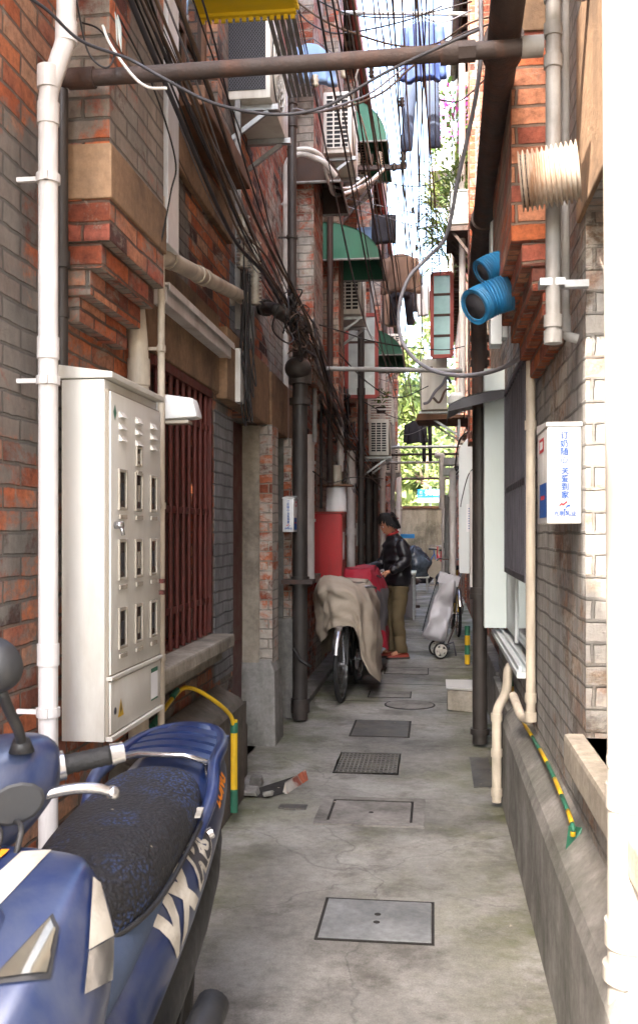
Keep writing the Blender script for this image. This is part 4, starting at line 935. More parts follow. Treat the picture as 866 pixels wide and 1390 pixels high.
# ---- awnings
def awning(label, u, v, d, w, dep, hh, mat='green_awn', side='L', wall=-1.15):
    p = P(u, v, d); s = 1 if side == 'L' else -1
    t = thing('awning', label, 'awning', (wall, p.y, p.z), group='window awnings')
    n = 10; prof = [(wall+s*dep*math.sin(math.pi/2*k/n), p.z+hh*math.cos(math.pi/2*k/n)) for k in range(n+1)]
    m = MB(); vs = []
    for (x, z) in prof: vs += [(x, p.y, z), (x, p.y+w, z), (x-s*.006, p.y, z-.006), (x-s*.006, p.y+w, z-.006)]
    for k in range(n): m_ = 4*k; m.add([vs[m_], vs[m_+1], vs[m_+5], vs[m_+4]], [(0,1,2,3)]); m.add([vs[m_+2], vs[m_+3], vs[m_+7], vs[m_+6]], [(3,2,1,0)])
    m.build('canopy', mat, t, smooth=True)
    for yy in (p.y+.005, p.y+w-.005):
        m = MB(); m.add([(x, yy, z) for x, z in prof]+[(wall, yy, p.z)], [tuple(range(n+2))]); m.build('end_panel', mat, t)
    m = MB(); m.tube([(wall, p.y, p.z), (wall+s*dep, p.y, p.z), (wall+s*dep, p.y+w, p.z), (wall, p.y+w, p.z)], .012, 6); m.build('frame', 'grey_pipe', t)
    return t
awning('dark green awning high up beside the topmost far air conditioner', 500, 192, 11.0, 1.3, .62, .55, 'green_awn')
awning('large green awning over the middle air conditioner on the left wall', 478, 352, 9.3, .8, .64, .38)
awning('small green awning over the red casement window on the left', 520, 482, 13.5, 1.5, .72, .42)
awning('brown metal hood high on the left beside the white hooked pipe', 408, 248, 7.6, .8, .42, .28, 'dark_wood')
# ---- open casements
def casement(label, cx0, cx1, y, z0, z1, gm, rows=3, lean=0.06, group='open casement windows'):
    t = thing('casement', label, 'window', ((cx0+cx1)/2, y, z0), group=group)
    m = MB(); w = .045
    def pp(x): return y+lean*abs(x-cx0)
    m.bar((cx0,pp(cx0),z0),(cx0,pp(cx0),z1),w,w); m.bar((cx1,pp(cx1),z0),(cx1,pp(cx1),z1),w,w)
    m.bar((cx0,pp(cx0),z0),(cx1,pp(cx1),z0),w-.002,w); m.bar((cx0,pp(cx0),z1),(cx1,pp(cx1),z1),w-.002,w)
    m.build('frame', 'red_frame', t)
    m = MB()
    for k in range(1, rows): z = z0+(z1-z0)*k/rows; m.bar((cx0,pp(cx0),z),(cx1,pp(cx1),z),.02,.03)
    m.build('glazing_bar', 'dark_wood', t)
    m = MB(); m.add([(cx0,pp(cx0)-.003,z0),(cx1,pp(cx1)-.003,z0),(cx1,pp(cx1)-.003,z1),(cx0,pp(cx0)-.003,z1),(cx0,pp(cx0)+.003,z0),(cx1,pp(cx1)+.003,z0),(cx1,pp(cx1)+.003,z1),(cx0,pp(cx0)+.003,z1)],[(0,1,2,3),(7,6,5,4)]); m.build('pane', gm, t)
a = P(511, 538, 12); b = P(470, 427, 12); casement('open red-framed casement with pale panes on the left, above the poles', b.x, a.x, a.y, a.z, b.z, 'glass_pale')
a = P(586, 484, 11.4); b = P(613, 372, 11.4); casement('open red-framed casement with teal panes high on the right', b.x, a.x, a.y, a.z, b.z, 'glass_teal', 4)
p = P(618, 372, 11.4); 
# plant crate on AC
def plant(label, loc, r, h, n=90, ls=.06, leaf='leaf_dk', pot=True, name='potted_plant', strap=False):
    t = thing(name, label, 'plant', loc); x, y, z = loc
    if pot:
        m = MB(); m.tube([(x,y,z),(x,y,z+h*.32)], [r*.5, r*.65], 12); m.build('pot', 'rust_pipe', t, smooth=True, edge=40)
    m = MB()
    for k in range(n):
        a = random.uniform(0,6.28); rr = r*random.random()**.5; zz = z+h*(.35 if pot else 0)+random.random()*h*.7
        c = V((x+math.cos(a)*rr, y+math.sin(a)*rr, zz)); d = V((math.cos(a)*.7, math.sin(a)*.7, random.uniform(-.4,1))).normalized(); s = ls*random.uniform(.6,1.4)
        sd = d.orthogonal().normalized()*s*(.14 if strap else .4); e = c+d*s*(3 if strap else 1.4); mid = (c+e)/2+V((0,0,s*.3))
        m.add([c, mid+sd, e-V((0,0,s*.6 if strap else 0)), mid-sd], [(0,1,2,3)])
    m.build('foliage', leaf, t)
    return t
p = P(517, 572, 13.2)
m = MB()
for k in range(5):
    z = p.z-.0+k*.07
    m.box((p.x-.15,p.y-.14,z),(p.x+.15,p.y-.125,z+.02)); m.box((p.x-.15,p.y+.125,z),(p.x+.15,p.y+.14,z+.02)); m.box((p.x-.165,p.y-.14,z),(p.x-.15,p.y+.14,z+.02)); m.box((p.x+.15,p.y-.14,z),(p.x+.165,p.y+.14,z+.02))
for sx_ in (-1,1):
    for sy_ in (-1,1): m.box((p.x+sx_*.16-.012,p.y+sy_*.135-.012,p.z-.03),(p.x+sx_*.16+.012,p.y+sy_*.135+.012,p.z+.32))
single(m, 'crate', 'ac_white', 'white wire crate standing on the lower left air conditioner', 'crate')
plant('small green plant in a rusty pot inside the wire crate', (p.x, p.y, p.z+.1), .11, .3, 70, .04)
# ---- red cabinets, spool
def redbox(label, u0, u1, v0, v1, d, dep=.3, shelf=False):
    a = P(u0, v0, d); b = P(u1, v1, d)
    t = thing('red_cabinet', label, 'cabinet', ((a.x+b.x)/2, a.y+dep/2, b.z), group='red wall cabinets')
    m = MB(); m.box((a.x, a.y, b.z), (b.x, a.y+dep, a.z)); m.build('body', 'red', t, bevel=.006)
    m = MB(); m.box((a.x-.015, a.y-.015, a.z+.001), (b.x+.02, a.y+dep+.02, a.z+.018)); m.build('lid', 'red_frame', t, bevel=.003)
    m = MB(); m.box((b.x, a.y+.02, b.z+.03), (b.x+.008, a.y+dep-.02, a.z-.03)); dd = m.build('door', 'red_frame', t, bevel=.002)
    m = MB(); m.box((b.x+.0085, a.y+.06, a.z-.45), (b.x+.011, a.y+.2, a.z-.18)); m.build('notice', 'paper', dd)
    return a, b
a, b = redbox('large red cabinet on the left wall with a white spool standing on it', 426, 464, 697, 830, 9.35, .34)
cx = P(455, 668, 9.4); zt = a.z+.02
t = thing('spool', 'white plastic spool standing on the large red cabinet', 'spool', (cx.x, cx.y+.1, zt))
m = MB(); m.tube([(cx.x,cx.y+.1,zt+k*.0145) for k in range(18)], [.104+(.003 if k % 2 else 0)-.0004*k for k in range(18)], 20); m.build('barrel', 'paper', t, smooth=True)
m = MB(); m.box((cx.x-.17, cx.y-.03, zt+.249), (cx.x+.17, cx.y+.23, zt+.265)); m.build('board', 'wood', t, bevel=.003)
m = MB(); m.tube([(cx.x,cx.y+.1,zt+.266),(cx.x,cx.y+.1,zt+.46)], [.055,.05], 18); m.build('core', 'clear', t, smooth=True, edge=40)
redbox('smaller red cabinet farther down the left wall, behind the person', 527, 539, 704, 760, 17.0, .3)
m = MB(); m.box((-1.15,7.62,0),(-1.0,12,.05)); single(m, 'kerb', 'plinth', 'low mossy concrete kerb at the foot of the left wall behind the bicycles', 'kerb', bevel=.01)
# small meter boxes
a = P(483, 710, 11.9); b = P(494, 741, 11.9); m = MB(); m.box((a.x,a.y,b.z),(b.x,a.y+.14,a.z)); single(m, 'fuse_box', 'cream', 'small cream fuse box on the wall behind the person', 'fuse box', bevel=.008)
# drain hole with broken edge + gutter
m = MB()
q = [(-1.05,4.97),(-.86,4.96),(-.79,5.05),(-.74,5.3),(-.76,5.46),(-.86,5.50),(-1.05,5.46)]
m.add([(x,y,.0045) for x,y in q], [tuple(range(5))]); o = single(m, 'drain_gap', 'dark', 'dark broken drain opening beside the left plinth', 'drain', base=(-.88,5.2,0))
m = MB()
for (x,y,w_,d_,h_) in ((-.96,5.0,.07,.08,.045),(-.97,5.22,.06,.09,.05),(-.87,4.98,.05,.04,.03)):
    m.box((x-w_/2,y-d_/2,.0),(x+w_/2,y+d_/2,h_), .012)
single(m, 'rubble', 'plinth', 'broken pieces of concrete beside the left drain opening', 'rubble', kind='stuff', bevel=.008)
m = MB(); m.add([(-.775,5.06,.0),(-.70,5.36,.0),(-.72,5.40,.05),(-.79,5.09,.055),(-.80,5.07,.0),(-.745,5.40,0)],[(0,1,2,3),(3,2,5,4),(0,3,4),(1,5,2)])
single(m, 'loose_brick', 'brick_mid', 'tilted red brick edging the left drain opening', 'brick')
# near white pipe
t = thing('drainpipe', 'thick white drainpipe brightly sunlit at the right edge of the picture', 'drainpipe', (.43, 2.2, 0))
px, py = .398, 2.02
m = MB(); m.tube([(px-.0,py,.02),(px-.001,py,1.0),(px-.012,py,2.6),(px-.02,py,5.5)], .0435, 28); m.build('pipe', 'near_pipe', t, smooth=True, edge=40)
for z, h, r in ((.86,.05,.0475),(.58,.05,.050),(.50,.03,.054),(.93,.02,.046)):
    m = MB(); m.cyl((px,py,z-h/2),(px,py,z+h/2),r,n=28); m.build('collar', 'near_pipe', t, smooth=True, edge=40)
# grey twin pipes on the pier
t = thing('metal_pipe', 'grey galvanised downpipe with a capped bottom, in front of the upper right brick pier', 'pipe', (.36, 3.1, 1.95))
m = MB(); m.pipe([(.338,2.79,1.96+.0),(.338,2.79,4.6)], .021, 16); m.build('pipe', 'grey_pipe', t, smooth=True, edge=40)
for z in (1.955,2.0,2.74,2.83,2.93): 
    m = MB(); m.cyl((.338,2.79,z-.018),(.338,2.79,z+.018), .026, n=16); m.build('joint', 'grey_pipe', t, smooth=True, edge=40)
m = MB(); m.box((.30,2.8,2.1),(.44,2.83,2.12)); m.box((.30,2.77,2.1),(.37,2.81,2.12)); m.build('bracket', 'galv', t)
m = MB(); m.pipe([(.392,2.95,4.6),(.392,2.95,1.99),(.43,2.95,1.98)], .015, 12, .03); m.cyl((.392,2.95,2.0),(.392,2.95,2.05),.019)
single(m, 'metal_pipe', 'grey_pipe', 'thinner grey pipe right behind the capped grey downpipe', 'pipe', smooth=True, edge=40)
# big iron gutter pipe along the alley + black stack
t = thing('iron_drainpipe', 'massive dark iron pipe running along the right wall overhead and turning down to the ground', 'drainpipe', (.28, 6.3, 0))
e = P(655, 1000, 6.45); ex, ey = .30, 6.33
m = MB(); m.pipe([(.205,2.35,2.93),(.21,2.8,2.90),(.25,5.6,2.86),(.285,6.15,2.72),(ex,ey,2.5),(ex,ey,2.2)], .05, 16, .15); m.build('overhead_pipe', 'rust_pipe', t, smooth=True, edge=40)
m = MB(); m.pipe([(ex,ey,.02),(ex,ey,2.55)], .048, 16); m.build('pipe', 'black_pipe', t, smooth=True, edge=40)
for z in (2.56,2.5,1.02,.98,.1,2.66):
    m = MB(); m.cyl((ex,ey,z-.018),(ex,ey,z+.018), .063, n=18); m.build('joint', 'black_pipe', t, smooth=True, edge=40)
for y in (2.6, 3.0, 4.6):
    m = MB(); c = V((.21,2.8,2.90)).lerp(V((.25,5.6,2.86)), (y-2.8)/2.8); m.cyl(c-V((0,.05,0)), c+V((0,.05,0)), .062, n=18); m.build('joint', 'rust_pipe', t, smooth=True, edge=40)
m = MB(); m.pipe([(.21,2.62,2.9),(.34,2.7,2.90),(.42,2.72,2.9)], .028, 12, .03); m.cyl((.25,2.65,2.9),(.30,2.68,2.9),.036); m.build('branch', 'grey_pipe', t, smooth=True, edge=40)
# pale panel / trunk
m = MB(); m.box((.315, 6.06, .80), (.452, 6.2, 2.42)); single(m, 'shutter_box', 'pale_green', 'tall pale green boxed panel beside the barred aluminium window', 'panel', bevel=.004)
t = thing('conduit_duct', 'tall white rectangular duct rising above the pale green panel', 'duct', (.30, 4.55, 2.27)); m = MB(); m.box((.262,4.5,2.27),(.315,4.62,3.2)); m.box((.316,4.5,2.3),(.34,4.6,3.18)); m.build('duct', 'aluminium', t, bevel=.004)
# grey hood
a = P(597, 572, 6.9); b = P(670, 545, 6.0)
t = thing('door_hood', 'small grey sheet metal hood jutting into the alley above the pale green panel', 'hood', (.2, 6.3, 2.1))
m = MB(); ya, yb = 5.85, 6.6; prof = [(.45,2.26),(.32,2.25),(.18,2.215),(.09,2.17)]
v = []
for (x,z) in prof: v += [(x,ya,z),(x,yb,z)]
m.add(v, [(2*k,2*k+1,2*k+3,2*k+2) for k in range(3)]); m.build('sheet', 'grey_awn', t)
m = MB(); m.add([(.45,ya+.004,2.255),(.32,ya+.004,2.245),(.18,ya+.004,2.21),(.09,ya+.004,2.165),(.09,ya+.004,2.13),(.45,ya+.004,2.21)],[(0,1,2,3,4,5)]); m.add([(.09,ya,2.165),(.09,yb,2.165),(.09,yb,2.125),(.09,ya,2.125)],[(0,1,2,3)]); m.build('flap', 'ink_dark', t)

# beige pipe by the barred window with bottom elbow
t = thing('drainpipe', 'beige plastic pipe beside the dark window bars, ending in an elbow above the plinth', 'drainpipe', (.41, 4.2, .5))
m = MB(); y = 4.12; x = .407; m.pipe([(x,y,2.12),(x,y,.60),(x-.03,y+.1,.60),(x-.05,y+.28,.66)], .02, 14, .04); m.build('pipe', 'beige_pipe', t, smooth=True, edge=40)
for z in (1.85,.62,.70): 
    m = MB(); m.cyl((x,y,z-.02),(x,y,z+.02),.025); m.build('collar', 'beige_pipe', t, smooth=True, edge=40)
t = thing('drainpipe', 'cream waste pipe with a double bend running down the front of the right plinth', 'drainpipe', (.33, 4.95, 0))
e = P(676, 1080, 4.95); x, y = .318, 4.93
m = MB(); m.pipe([(x,y,.03),(x,y,.50),(x+.05,y+.01,.58),(x+.06,y+.02,.72),(x+.13,y+.05,.74)], .024, 14, .05)
m.build('pipe', 'beige_pipe', t, smooth=True, edge=40)
for z in (.28,.08,.46):
    m = MB(); m.cyl((x,y,z-.02),(x,y,z+.02),.029); m.build('collar', 'beige_pipe', t, smooth=True, edge=40)
# gas pipe along the right plinth
pts = [PX(692,905,.43), PX(700,960,.42), PX(722,1000,.415), PX(742,1035,.41), PX(762,1080,.405), PX(776,1118,.40), PX(777,1135,.40)]
t = thing('gas_pipe', 'thin yellow and green gas pipe running along the top of the right plinth', 'gas pipe', tuple(pts[3]))
cm = catmull(pts, 6); n = len(cm)
for k in range(0, n-3, 3):
    m = MB(); m.tube(cm[k:k+4], .0075, 8); m.build('band', 'yellow' if (k//3) % 2 else 'green', t, smooth=True)
q = pts[-1]; m = MB(); m.add([q+V((-.012,0,.03)), q+V((.03,.02,.02)), q+V((.02,0,-.02)), q+V((-.005,0,-.07)), q+V((-.02,.01,-.05))], [(0,1,2,3,4)]); m.build('torn_tape', 'green', t)
# ducts
def corr(label, pts, r, mat, rings, inner='ink_dark', amp=.008):
    t = thing('vent_duct', label, 'vent duct', tuple(pts[0]), group=None)
    c = catmull(pts, 12); L = len(c); out = []; rr = []
    for i in range(rings*6+1):
        s = i/(rings*6)*(L-1); k = min(int(s), L-2); out.append(c[k].lerp(c[k+1], s-k)); rr.append(r+amp*math.cos(2*math.pi*i/6))
    m = MB(); m.tube(out, rr, 24, caps=False); m.build('hose', mat, t, smooth=True)
    m = MB(); m.tube(list(reversed([p for p in out[:max(6, rings)]])), r*.93, 20, caps=False); m.tube([out[0].lerp(out[6], .5), out[6]], r*.9, 20); m.build('mouth', inner, t, smooth=True)
    return t
corr('large white corrugated duct poking out at the upper right, stained brown', [P(706,247,2.62), P(745,240,2.60), P(785,232,2.58)], .074, 'white_duct', 12, 'dark')
corr('lower bent blue corrugated hose with a frayed mouth beside the brick pier', [P(643,417,3.62), P(656,410,3.64), P(674,402,3.64), P(690,397,3.64)], .060, 'blue_hose', 15, 'ink_dark', .010)
corr('upper short blue corrugated hose behind the brick pier', [P(653,371,3.74), P(668,362,3.75), P(690,356,3.76)], .044, 'blue_hose', 11, 'ink_dark', .010)
# ---- concrete block
a = PZ(609, 966, 0); t = None
m = MB(); m.box((.105, a.y, 0), (.34, a.y+.45, .165), .018); m2 = MB()
blk = thing('concrete_block', 'rough concrete block with a whitened top at the foot of the right wall', 'concrete block', (.22, a.y+.2, 0)); m.build('block', 'stone_light', blk, bevel=.01)
m2.box((.10, a.y-.006, .166), (.345, a.y+.455, .185), .008); m2.build('mortar_top', 'far_white', blk, bevel=.006)
# ---- right mid white board and conduits
a = P(622, 640, 9.7); b = P(643, 778, 9.7)
t = thing('panel', 'tall white electrical panel on the right wall with a curved top, above the trolley', 'panel', (.38, 9.6, .95)); m = MB(); y = a.y
prof = [(.42,.98),(.27,.99),(.265,1.9),(.27,2.25),(.35,2.35),(.42,2.36)]
m.add([(x_,y,z) for x_,z in prof]+[(x_,y+.25,z) for x_,z in prof], [(0,1,2,3,4,5),(11,10,9,8,7,6)]+[(k,(k+1)%6,(k+1)%6+6,k+6) for k in range(6)]); m.build('casing', 'aluminium', t, bevel=.006)
m = MB(); p0 = P(633,722,9.6); p1 = P(641,684,9.6); m.box((p0.x,y-.008,p0.z),(p1.x,y-.001,p1.z)); nb = m.build('notice', 'paper', t)
m = MB(); 
for k in range(9): m.box((p0.x+.02,y-.0095,p0.z+.03+k*.025),(p0.x+.035+random.uniform(.0,.012),y-.0082,p0.z+.04+k*.025))
m.build('writing', 'ink_blue', nb)
vpipe('conduit', 614, 12.5, 790, 640, .045, 'white_pipe', 'pale conduit standing against the right wall beyond the white panel', coll=(1.9,))
vpipe('conduit', 607.5, 14, 788, 672, .05, 'grey_pipe', 'grey conduit farther along the right wall beyond the white panel', coll=(1.2,))
vpipe('conduit', 603, 16.5, 786, 690, .05, 'white_pipe', 'white conduit near the far end of the right wall', coll=(1.5,))
vpipe('drainpipe', 600, 15.0, 690, 622, .05, 'white_pipe', 'short white pipe with elbow top under the small white boxes', top=[(0,0,.03),(-.12,0,.06)])
vpipe('drainpipe', 640, 8.2, 800, 640, .02, 'white_pipe', 'narrow white pipe beside the lower black stack on the right', br=())
vpipe('drainpipe', 627, 10.4, 560, 60, .035, 'white_pipe', 'white drainpipe rising behind the teal casement on the right')
vpipe('drainpipe', 611, 14.5, 480, -40, .05, 'galv', 'galvanised drainpipe high among the plants on the right')
vpipe('drainpipe', 645, 8.6, 600, 80, .03, 'rust_pipe', 'rusty drainpipe behind the overhead iron pipe on the right')
for (u,v,lab) in ((611,626,'upper small white box on the right wall above the conduits'),(610,640,'lower small white box on the right wall above the conduits')):
    p = P(u,v+5,13.0); m = MB(); m.box((p.x-.09,p.y,p.z),(p.x+.2,p.y+.25,p.z+.1)); single(m,'wall_box','white',lab,'wall box', bevel=.01)
p = P(619, 548, 9.6); m = MB(); m.cyl((p.x,p.y,p.z),(p.x,p.y,p.z+.07),.085,n=20); m.cyl((p.x,p.y,p.z+.07),(p.x,p.y,p.z+.11),.08,.05,n=20); single(m,'air_vent','white','small round white air vent above the grey hood','air vent', smooth=True, edge=35)
# AC on the right, with pipe work
p = P(587, 556, 11.8); acr = ac('big white air conditioner over the right side of the alley, with curling hoses', (p.x+.02, p.y+.4, p.z), R(-90), w=.8, h=.63, dp=.32)
def onac(pts, r, mat, nm='hose'):
    m = MB(); m.tube(catmull(pts, 6), r, 8); return m
t = thing('refrigerant_hose', 'insulated hose curling down the side of the right-hand air conditioner', 'hose', (p.x, p.y-.05, p.z)); y = p.y-.04
m = onac([P(575,548,11.7), P(582,545,11.66), P(590,532,11.66), P(600,522,11.68), P(606,512,11.7), P(612,520,11.75)], .018, 'grey_cable'); m.build('hose', 'grey_cable', t, smooth=True)
m = onac([P(588,540,11.7), P(596,546,11.68), P(604,530,11.68), P(612,528,11.7)], .014, 'brown_cable'); m.build('second_hose', 'brown_cable', t, smooth=True)
m = MB(); m.box((p.x-.12,p.y-.012,p.z+.5),(p.x+.0,p.y-.006,p.z+.53)); single(m, 'label_plate', 'brown_cable', 'tiny brown plate on the side of the right-hand air conditioner', 'label plate')
b_ = P(588, 566, 11.8); m = MB(); m.box((b_.x-.2, b_.y, b_.z-.03), (b_.x+.45, b_.y+.8, b_.z+.03), .02); single(m, 'shelf', 'wood', 'weathered wooden shelf under the right-hand air conditioner', 'shelf')
p = P(655, 372, 5); 
# balconies, planters, plants upper right
def planter(label, u, v, d, w, h, dep, mat='pale_green'):
    p = P(u, v, d); t = thing('planter', label, 'planter', (p.x, p.y, p.z)); m = MB()
    m.box((p.x-w/2,p.y,p.z),(p.x+w/2,p.y+dep,p.z+h)); m.build('box', mat, t, bevel=.006); m = MB(); m.box((p.x-w/2-.01,p.y-.01,p.z+h),(p.x+w/2+.01,p.y+dep+.01,p.z+h+.02)); m.build('rim', mat, t, bevel=.003); return p, t
planter('pale green planter box on the rusty shelf high on the right', 627, 303, 10.2, .24, .34, .7)
m = MB(); q = P(627, 308, 10.15); m.box((q.x-.16,q.y-.05,q.z-.05),(.5,q.y+.8,q.z)); 
for k in range(3): m.bar((.5,q.y+k*.35,q.z-.45),(q.x-.1,q.y+k*.35,q.z-.05),.03,.03)
single(m, 'shelf', 'rust_pipe', 'rusty shelf carrying the pale green planter box', 'shelf')
p = P(627, 262, 10.2); plant('red and green plants growing from the pale green planter', (p.x, p.y+.3, p.z), .2, .6, 260, .05, 'leaf_dk', False)
p = P(607, 305, 11.0); plant('strap-leaved green plant spilling from the right wall over the alley', (p.x+.08, p.y+.2, p.z-.2), .24, 1.2, 330, .11, 'leaf', False, strap=True)
p = P(608, 345, 11.2); plant('small trailing plant just above the teal casement', (p.x+.05, p.y+.2, p.z-.2), .2, .7, 160, .09, 'leaf', False, strap=True)
p = P(605, 175, 11.5); plant('leafy climbing plant near the hanging jeans', (p.x+.1, p.y+.2, p.z-.3), .25, 1.3, 300, .06, 'leaf_dk', False)
p = P(617, 180, 11.0); plant('magenta flowering plant high on the right', (p.x, p.y+.2, p.z), .16, .8, 110, .045, 'flower', False)
# projecting balcony boxes against the sky
for (u0,u1,v0,v1,d,dep,lab,mt) in ((587,612,183,232,17,1.4,'pale rendered balcony box jutting out high on the right',"far_white"),(583,600,232,256,19,1.2,'grey concrete balcony slab lower than the pale balcony box','stone_light'),(620,640,0,120,13,1.0,'rust-stained enclosed balcony at the top right beside the jeans','stone_light')):
    a = P(u0,v1,d); b = P(u1,v0,d); m = MB(); m.box((a.x,a.y,a.z),(.62,a.y+dep,b.z)); single(m,'balcony',mt,lab,'balcony', bevel=.01)
m = MB(); 
for k in range(2):
    for s in range(3): q = P(583+k*9, 195+s*30, 19); m.cyl((q.x,q.y,q.z),(.6,q.y,q.z),.015,n=6)
single(m, 'drying_rack', 'galv', 'thin steel drying rack reaching out beside the pale balcony box', 'drying rack')
# mesh strip near u 645
p = P(643, 300, 8.4); m = MB()
for k in range(5): m.bar((.36+k*.015,8.3+k*.1,4.2),(.36+k*.015,8.3+k*.1,7.2),.006,.006)
for k in range(60): m.bar((.36,8.3,4.2+k*.05),(.42,8.7,4.2+k*.05),.004,.004)
single(m, 'wire_mesh', 'grey_pipe', 'strip of grey wire mesh high on the right wall', 'mesh')
# gas pipe far right
t = thing('gas_pipe', 'short yellow and green banded gas pipe behind the trolley', 'gas pipe', (.4, 9.5, 0)); q = P(634,895,10.0)
for k in range(4):
    m = MB(); m.cyl((q.x,q.y,.02+k*.1),(q.x,q.y,.12+k*.1),.028); m.build('band', 'yellow' if k % 2 == 0 else 'green', t, smooth=True, edge=40)
# ---- manhole covers
def cover(label, u0, v0, u1, v1, mat='cover_grey', rim=.011, holes=2, pattern=False, X0=None, X1=None):
    a = PZ(u0, v1, 0); b = PZ(u1, v1, 0); c = PZ((u0+u1)/2, v0, 0)
    x0, x1, y0, y1 = a.x, b.x, (a.y+b.y)/2, c.y
    t = thing('manhole_cover', label, 'manhole cover', ((x0+x1)/2, (y0+y1)/2, 0), group='access covers set in the alley paving')
    m = MB(); m.box((x0,y0,-.02),(x1,y1,.006))
    if not pattern: m.build('cover', mat, t, bevel=.003)
    m = MB(); r = rim
    for (p0,p1) in (((x0-r,y0-r),(x1+r,y0-.001)),((x0-r,y1+.001),(x1+r,y1+r)),((x0-r,y0),(x0-.001,y1)),((x1+.001,y0),(x1+r,y1))): m.box((p0[0],p0[1],-.02),(p1[0],p1[1],.0045))
    m.build('gap', 'dark', t)
    if pattern:
        nx = 14; ny = 9
        for i in range(nx):
            for j in range(ny):
                xx = x0+(i+.5)*(x1-x0)/nx; yy = y0+(j+.5)*(y1-y0)/ny; m.box((xx-.009,yy-.012,.005),(xx+.009,yy+.012,.0115))
        m.build('cover', mat, t)
    for k in range(holes):
        m = MB(); yy = y0+(y1-y0)*(.42+.2*k); m.cyl(((x0+x1)/2,yy,.0055),((x0+x1)/2,yy,.0075),.012,n=12); m.build('lifting_hole', 'dark', t)
    return x0, x1, y0, y1
cover('smooth pale concrete cover nearest the camera with two lifting holes', 430, 1224, 585, 1278)
x0,x1,y0,y1 = cover('second nearest grey cover, set in a wide raised concrete border', 446, 1089, 556, 1116, 'cover_rim', holes=1, rim=.012)
m = MB(); r = .07
for (p0,p1) in (((x0-r,y0-r),(x1+r,y0-.013)),((x0-r,y1+.013),(x1+r,y1+r)),((x0-r,y0-.013),(x0-.013,y1+.013)),((x1+.013,y0-.013),(x1+r,y1+.013))): m.box((p0[0],p0[1],-.01),(p1[0],p1[1],.008))
o = m; single(m, 'cover_border', 'cover_rim', 'raised concrete border framing the second nearest cover', 'cover border', bevel=.003, base=((x0+x1)/2,(y0+y1)/2,0))
cover('dark studded iron cover in the middle of the alley', 453, 1023, 538, 1050, 'cover_iron', holes=0, pattern=True, rim=.01)
cover('plain dark iron cover just before the round one', 476, 979, 553, 1000, 'cover_iron', holes=0, rim=.015)
cover('thin-edged cover level with the covered bicycle wheel', 500, 939, 556, 947, 'cover_rim', holes=0)
cover('narrow cover near the person\'s shoes', 522, 907, 580, 915, 'cover_rim', holes=0)
for (u0,u1,v0,v1,lab) in ((540,565,838,842,'small far cover left of the shopping trolley'),(575,605,853,857,'far cover beyond the trolley wheels')): pass
q = PZ(556, 957, 0); t = thing('manhole_cover', 'round concrete cover beside the whitened concrete block', 'manhole cover', (q.x,q.y,0), group='access covers set in the alley paving')
m = MB(); m.cyl((q.x,q.y,-.02),(q.x,q.y,.007),.19,n=40); m.build('cover','cover_rim',t, bevel=.002); m = MB(); m.cyl((q.x,q.y,-.02),(q.x,q.y,.0045),.205,n=40); m.build('gap','dark',t)
# drains, cracks, litter
q = PZ(398, 1096, 0); m = MB(); m.box((q.x-.07,q.y-.035,-.01),(q.x+.07,q.y+.035,.0075)); m.box((q.x-.04,q.y-.05,-.01),(q.x+.02,q.y-.036,.007)); single(m, 'drain_plate', 'cover_iron', 'little grey metal plate let into the paving near the left drain', 'plate')
q = PZ(660, 1025, 0); m = MB(); m.box((.22,5.3,-.01),(.335,6.0,.006)); single(m, 'drain_plate', 'cover_iron', 'long dark plate in the paving below the right black stack', 'plate')
# transverse joints
m = MB()
for y in (7.9, 8.8, 9.9, 11.2, 12.6, 14.2, 16, 18, 20.3, 23, 26):
    x = -.9; pts = []
    while x < .45: pts.append(V((x, y+random.uniform(-.015,.015), .0042))); x += .12
    L = pts; w_ = .006+.0004*y
    m.add([p-V((0,w_,0)) for p in L]+[p+V((0,w_,0)) for p in L], [(k,k+1,len(L)+k+1,len(L)+k) for k in range(len(L)-1)])
tag(m.build('paving_joints', 'dark', base=(0,12,0)), kind='structure')
m = MB()
for k in range(70):
    y = random.uniform(3.2, 12); x = random.uniform(-.8,.3) if random.random() < .5 else random.choice([random.uniform(-.95,-.75), random.uniform(.22,.34)])
    s = random.uniform(.004,.011); c = V((x,y,.005)); a = random.uniform(0,6.28)
    m.add([c+V((math.cos(a+i*1.57)*s*random.uniform(.6,1.3), math.sin(a+i*1.57)*s, random.uniform(0,.006))) for i in range(4)], [(0,1,2,3)])
tag(m.build('litter', 'stone_light', base=(0,6,0)), 'small chips and crumbs scattered on the alley paving', 'litter', kind='stuff')
# ================================================================= SCOOTER (nose towards the camera)
SX = -.69
sc = thing('scooter', 'dusty blue motor scooter with black seat and rear rack, parked at the lower left', 'scooter', (SX, 2.0, 0))
def ring(cx, y, z, hw, hh, n=20, p=2.4, tilt=0, bot=None):
    out = []
    for k in range(n):
        a = 2*math.pi*k/n; c, s = math.cos(a), math.sin(a)
        x = cx+hw*math.copysign(abs(c)**(2/p), c); zz = hh*math.copysign(abs(s)**(2/p), s)
        if bot is not None and zz < 0: zz *= bot
        out.append(V((x, y+tilt*zz, z+zz)))
    return out
def loftobj(name, mat, rings, parent, sub=1, smooth=True, edge=None):
    m = MB(); m.loft(rings); return m.build(name, mat, parent, smooth=smooth, sub=sub, edge=edge)
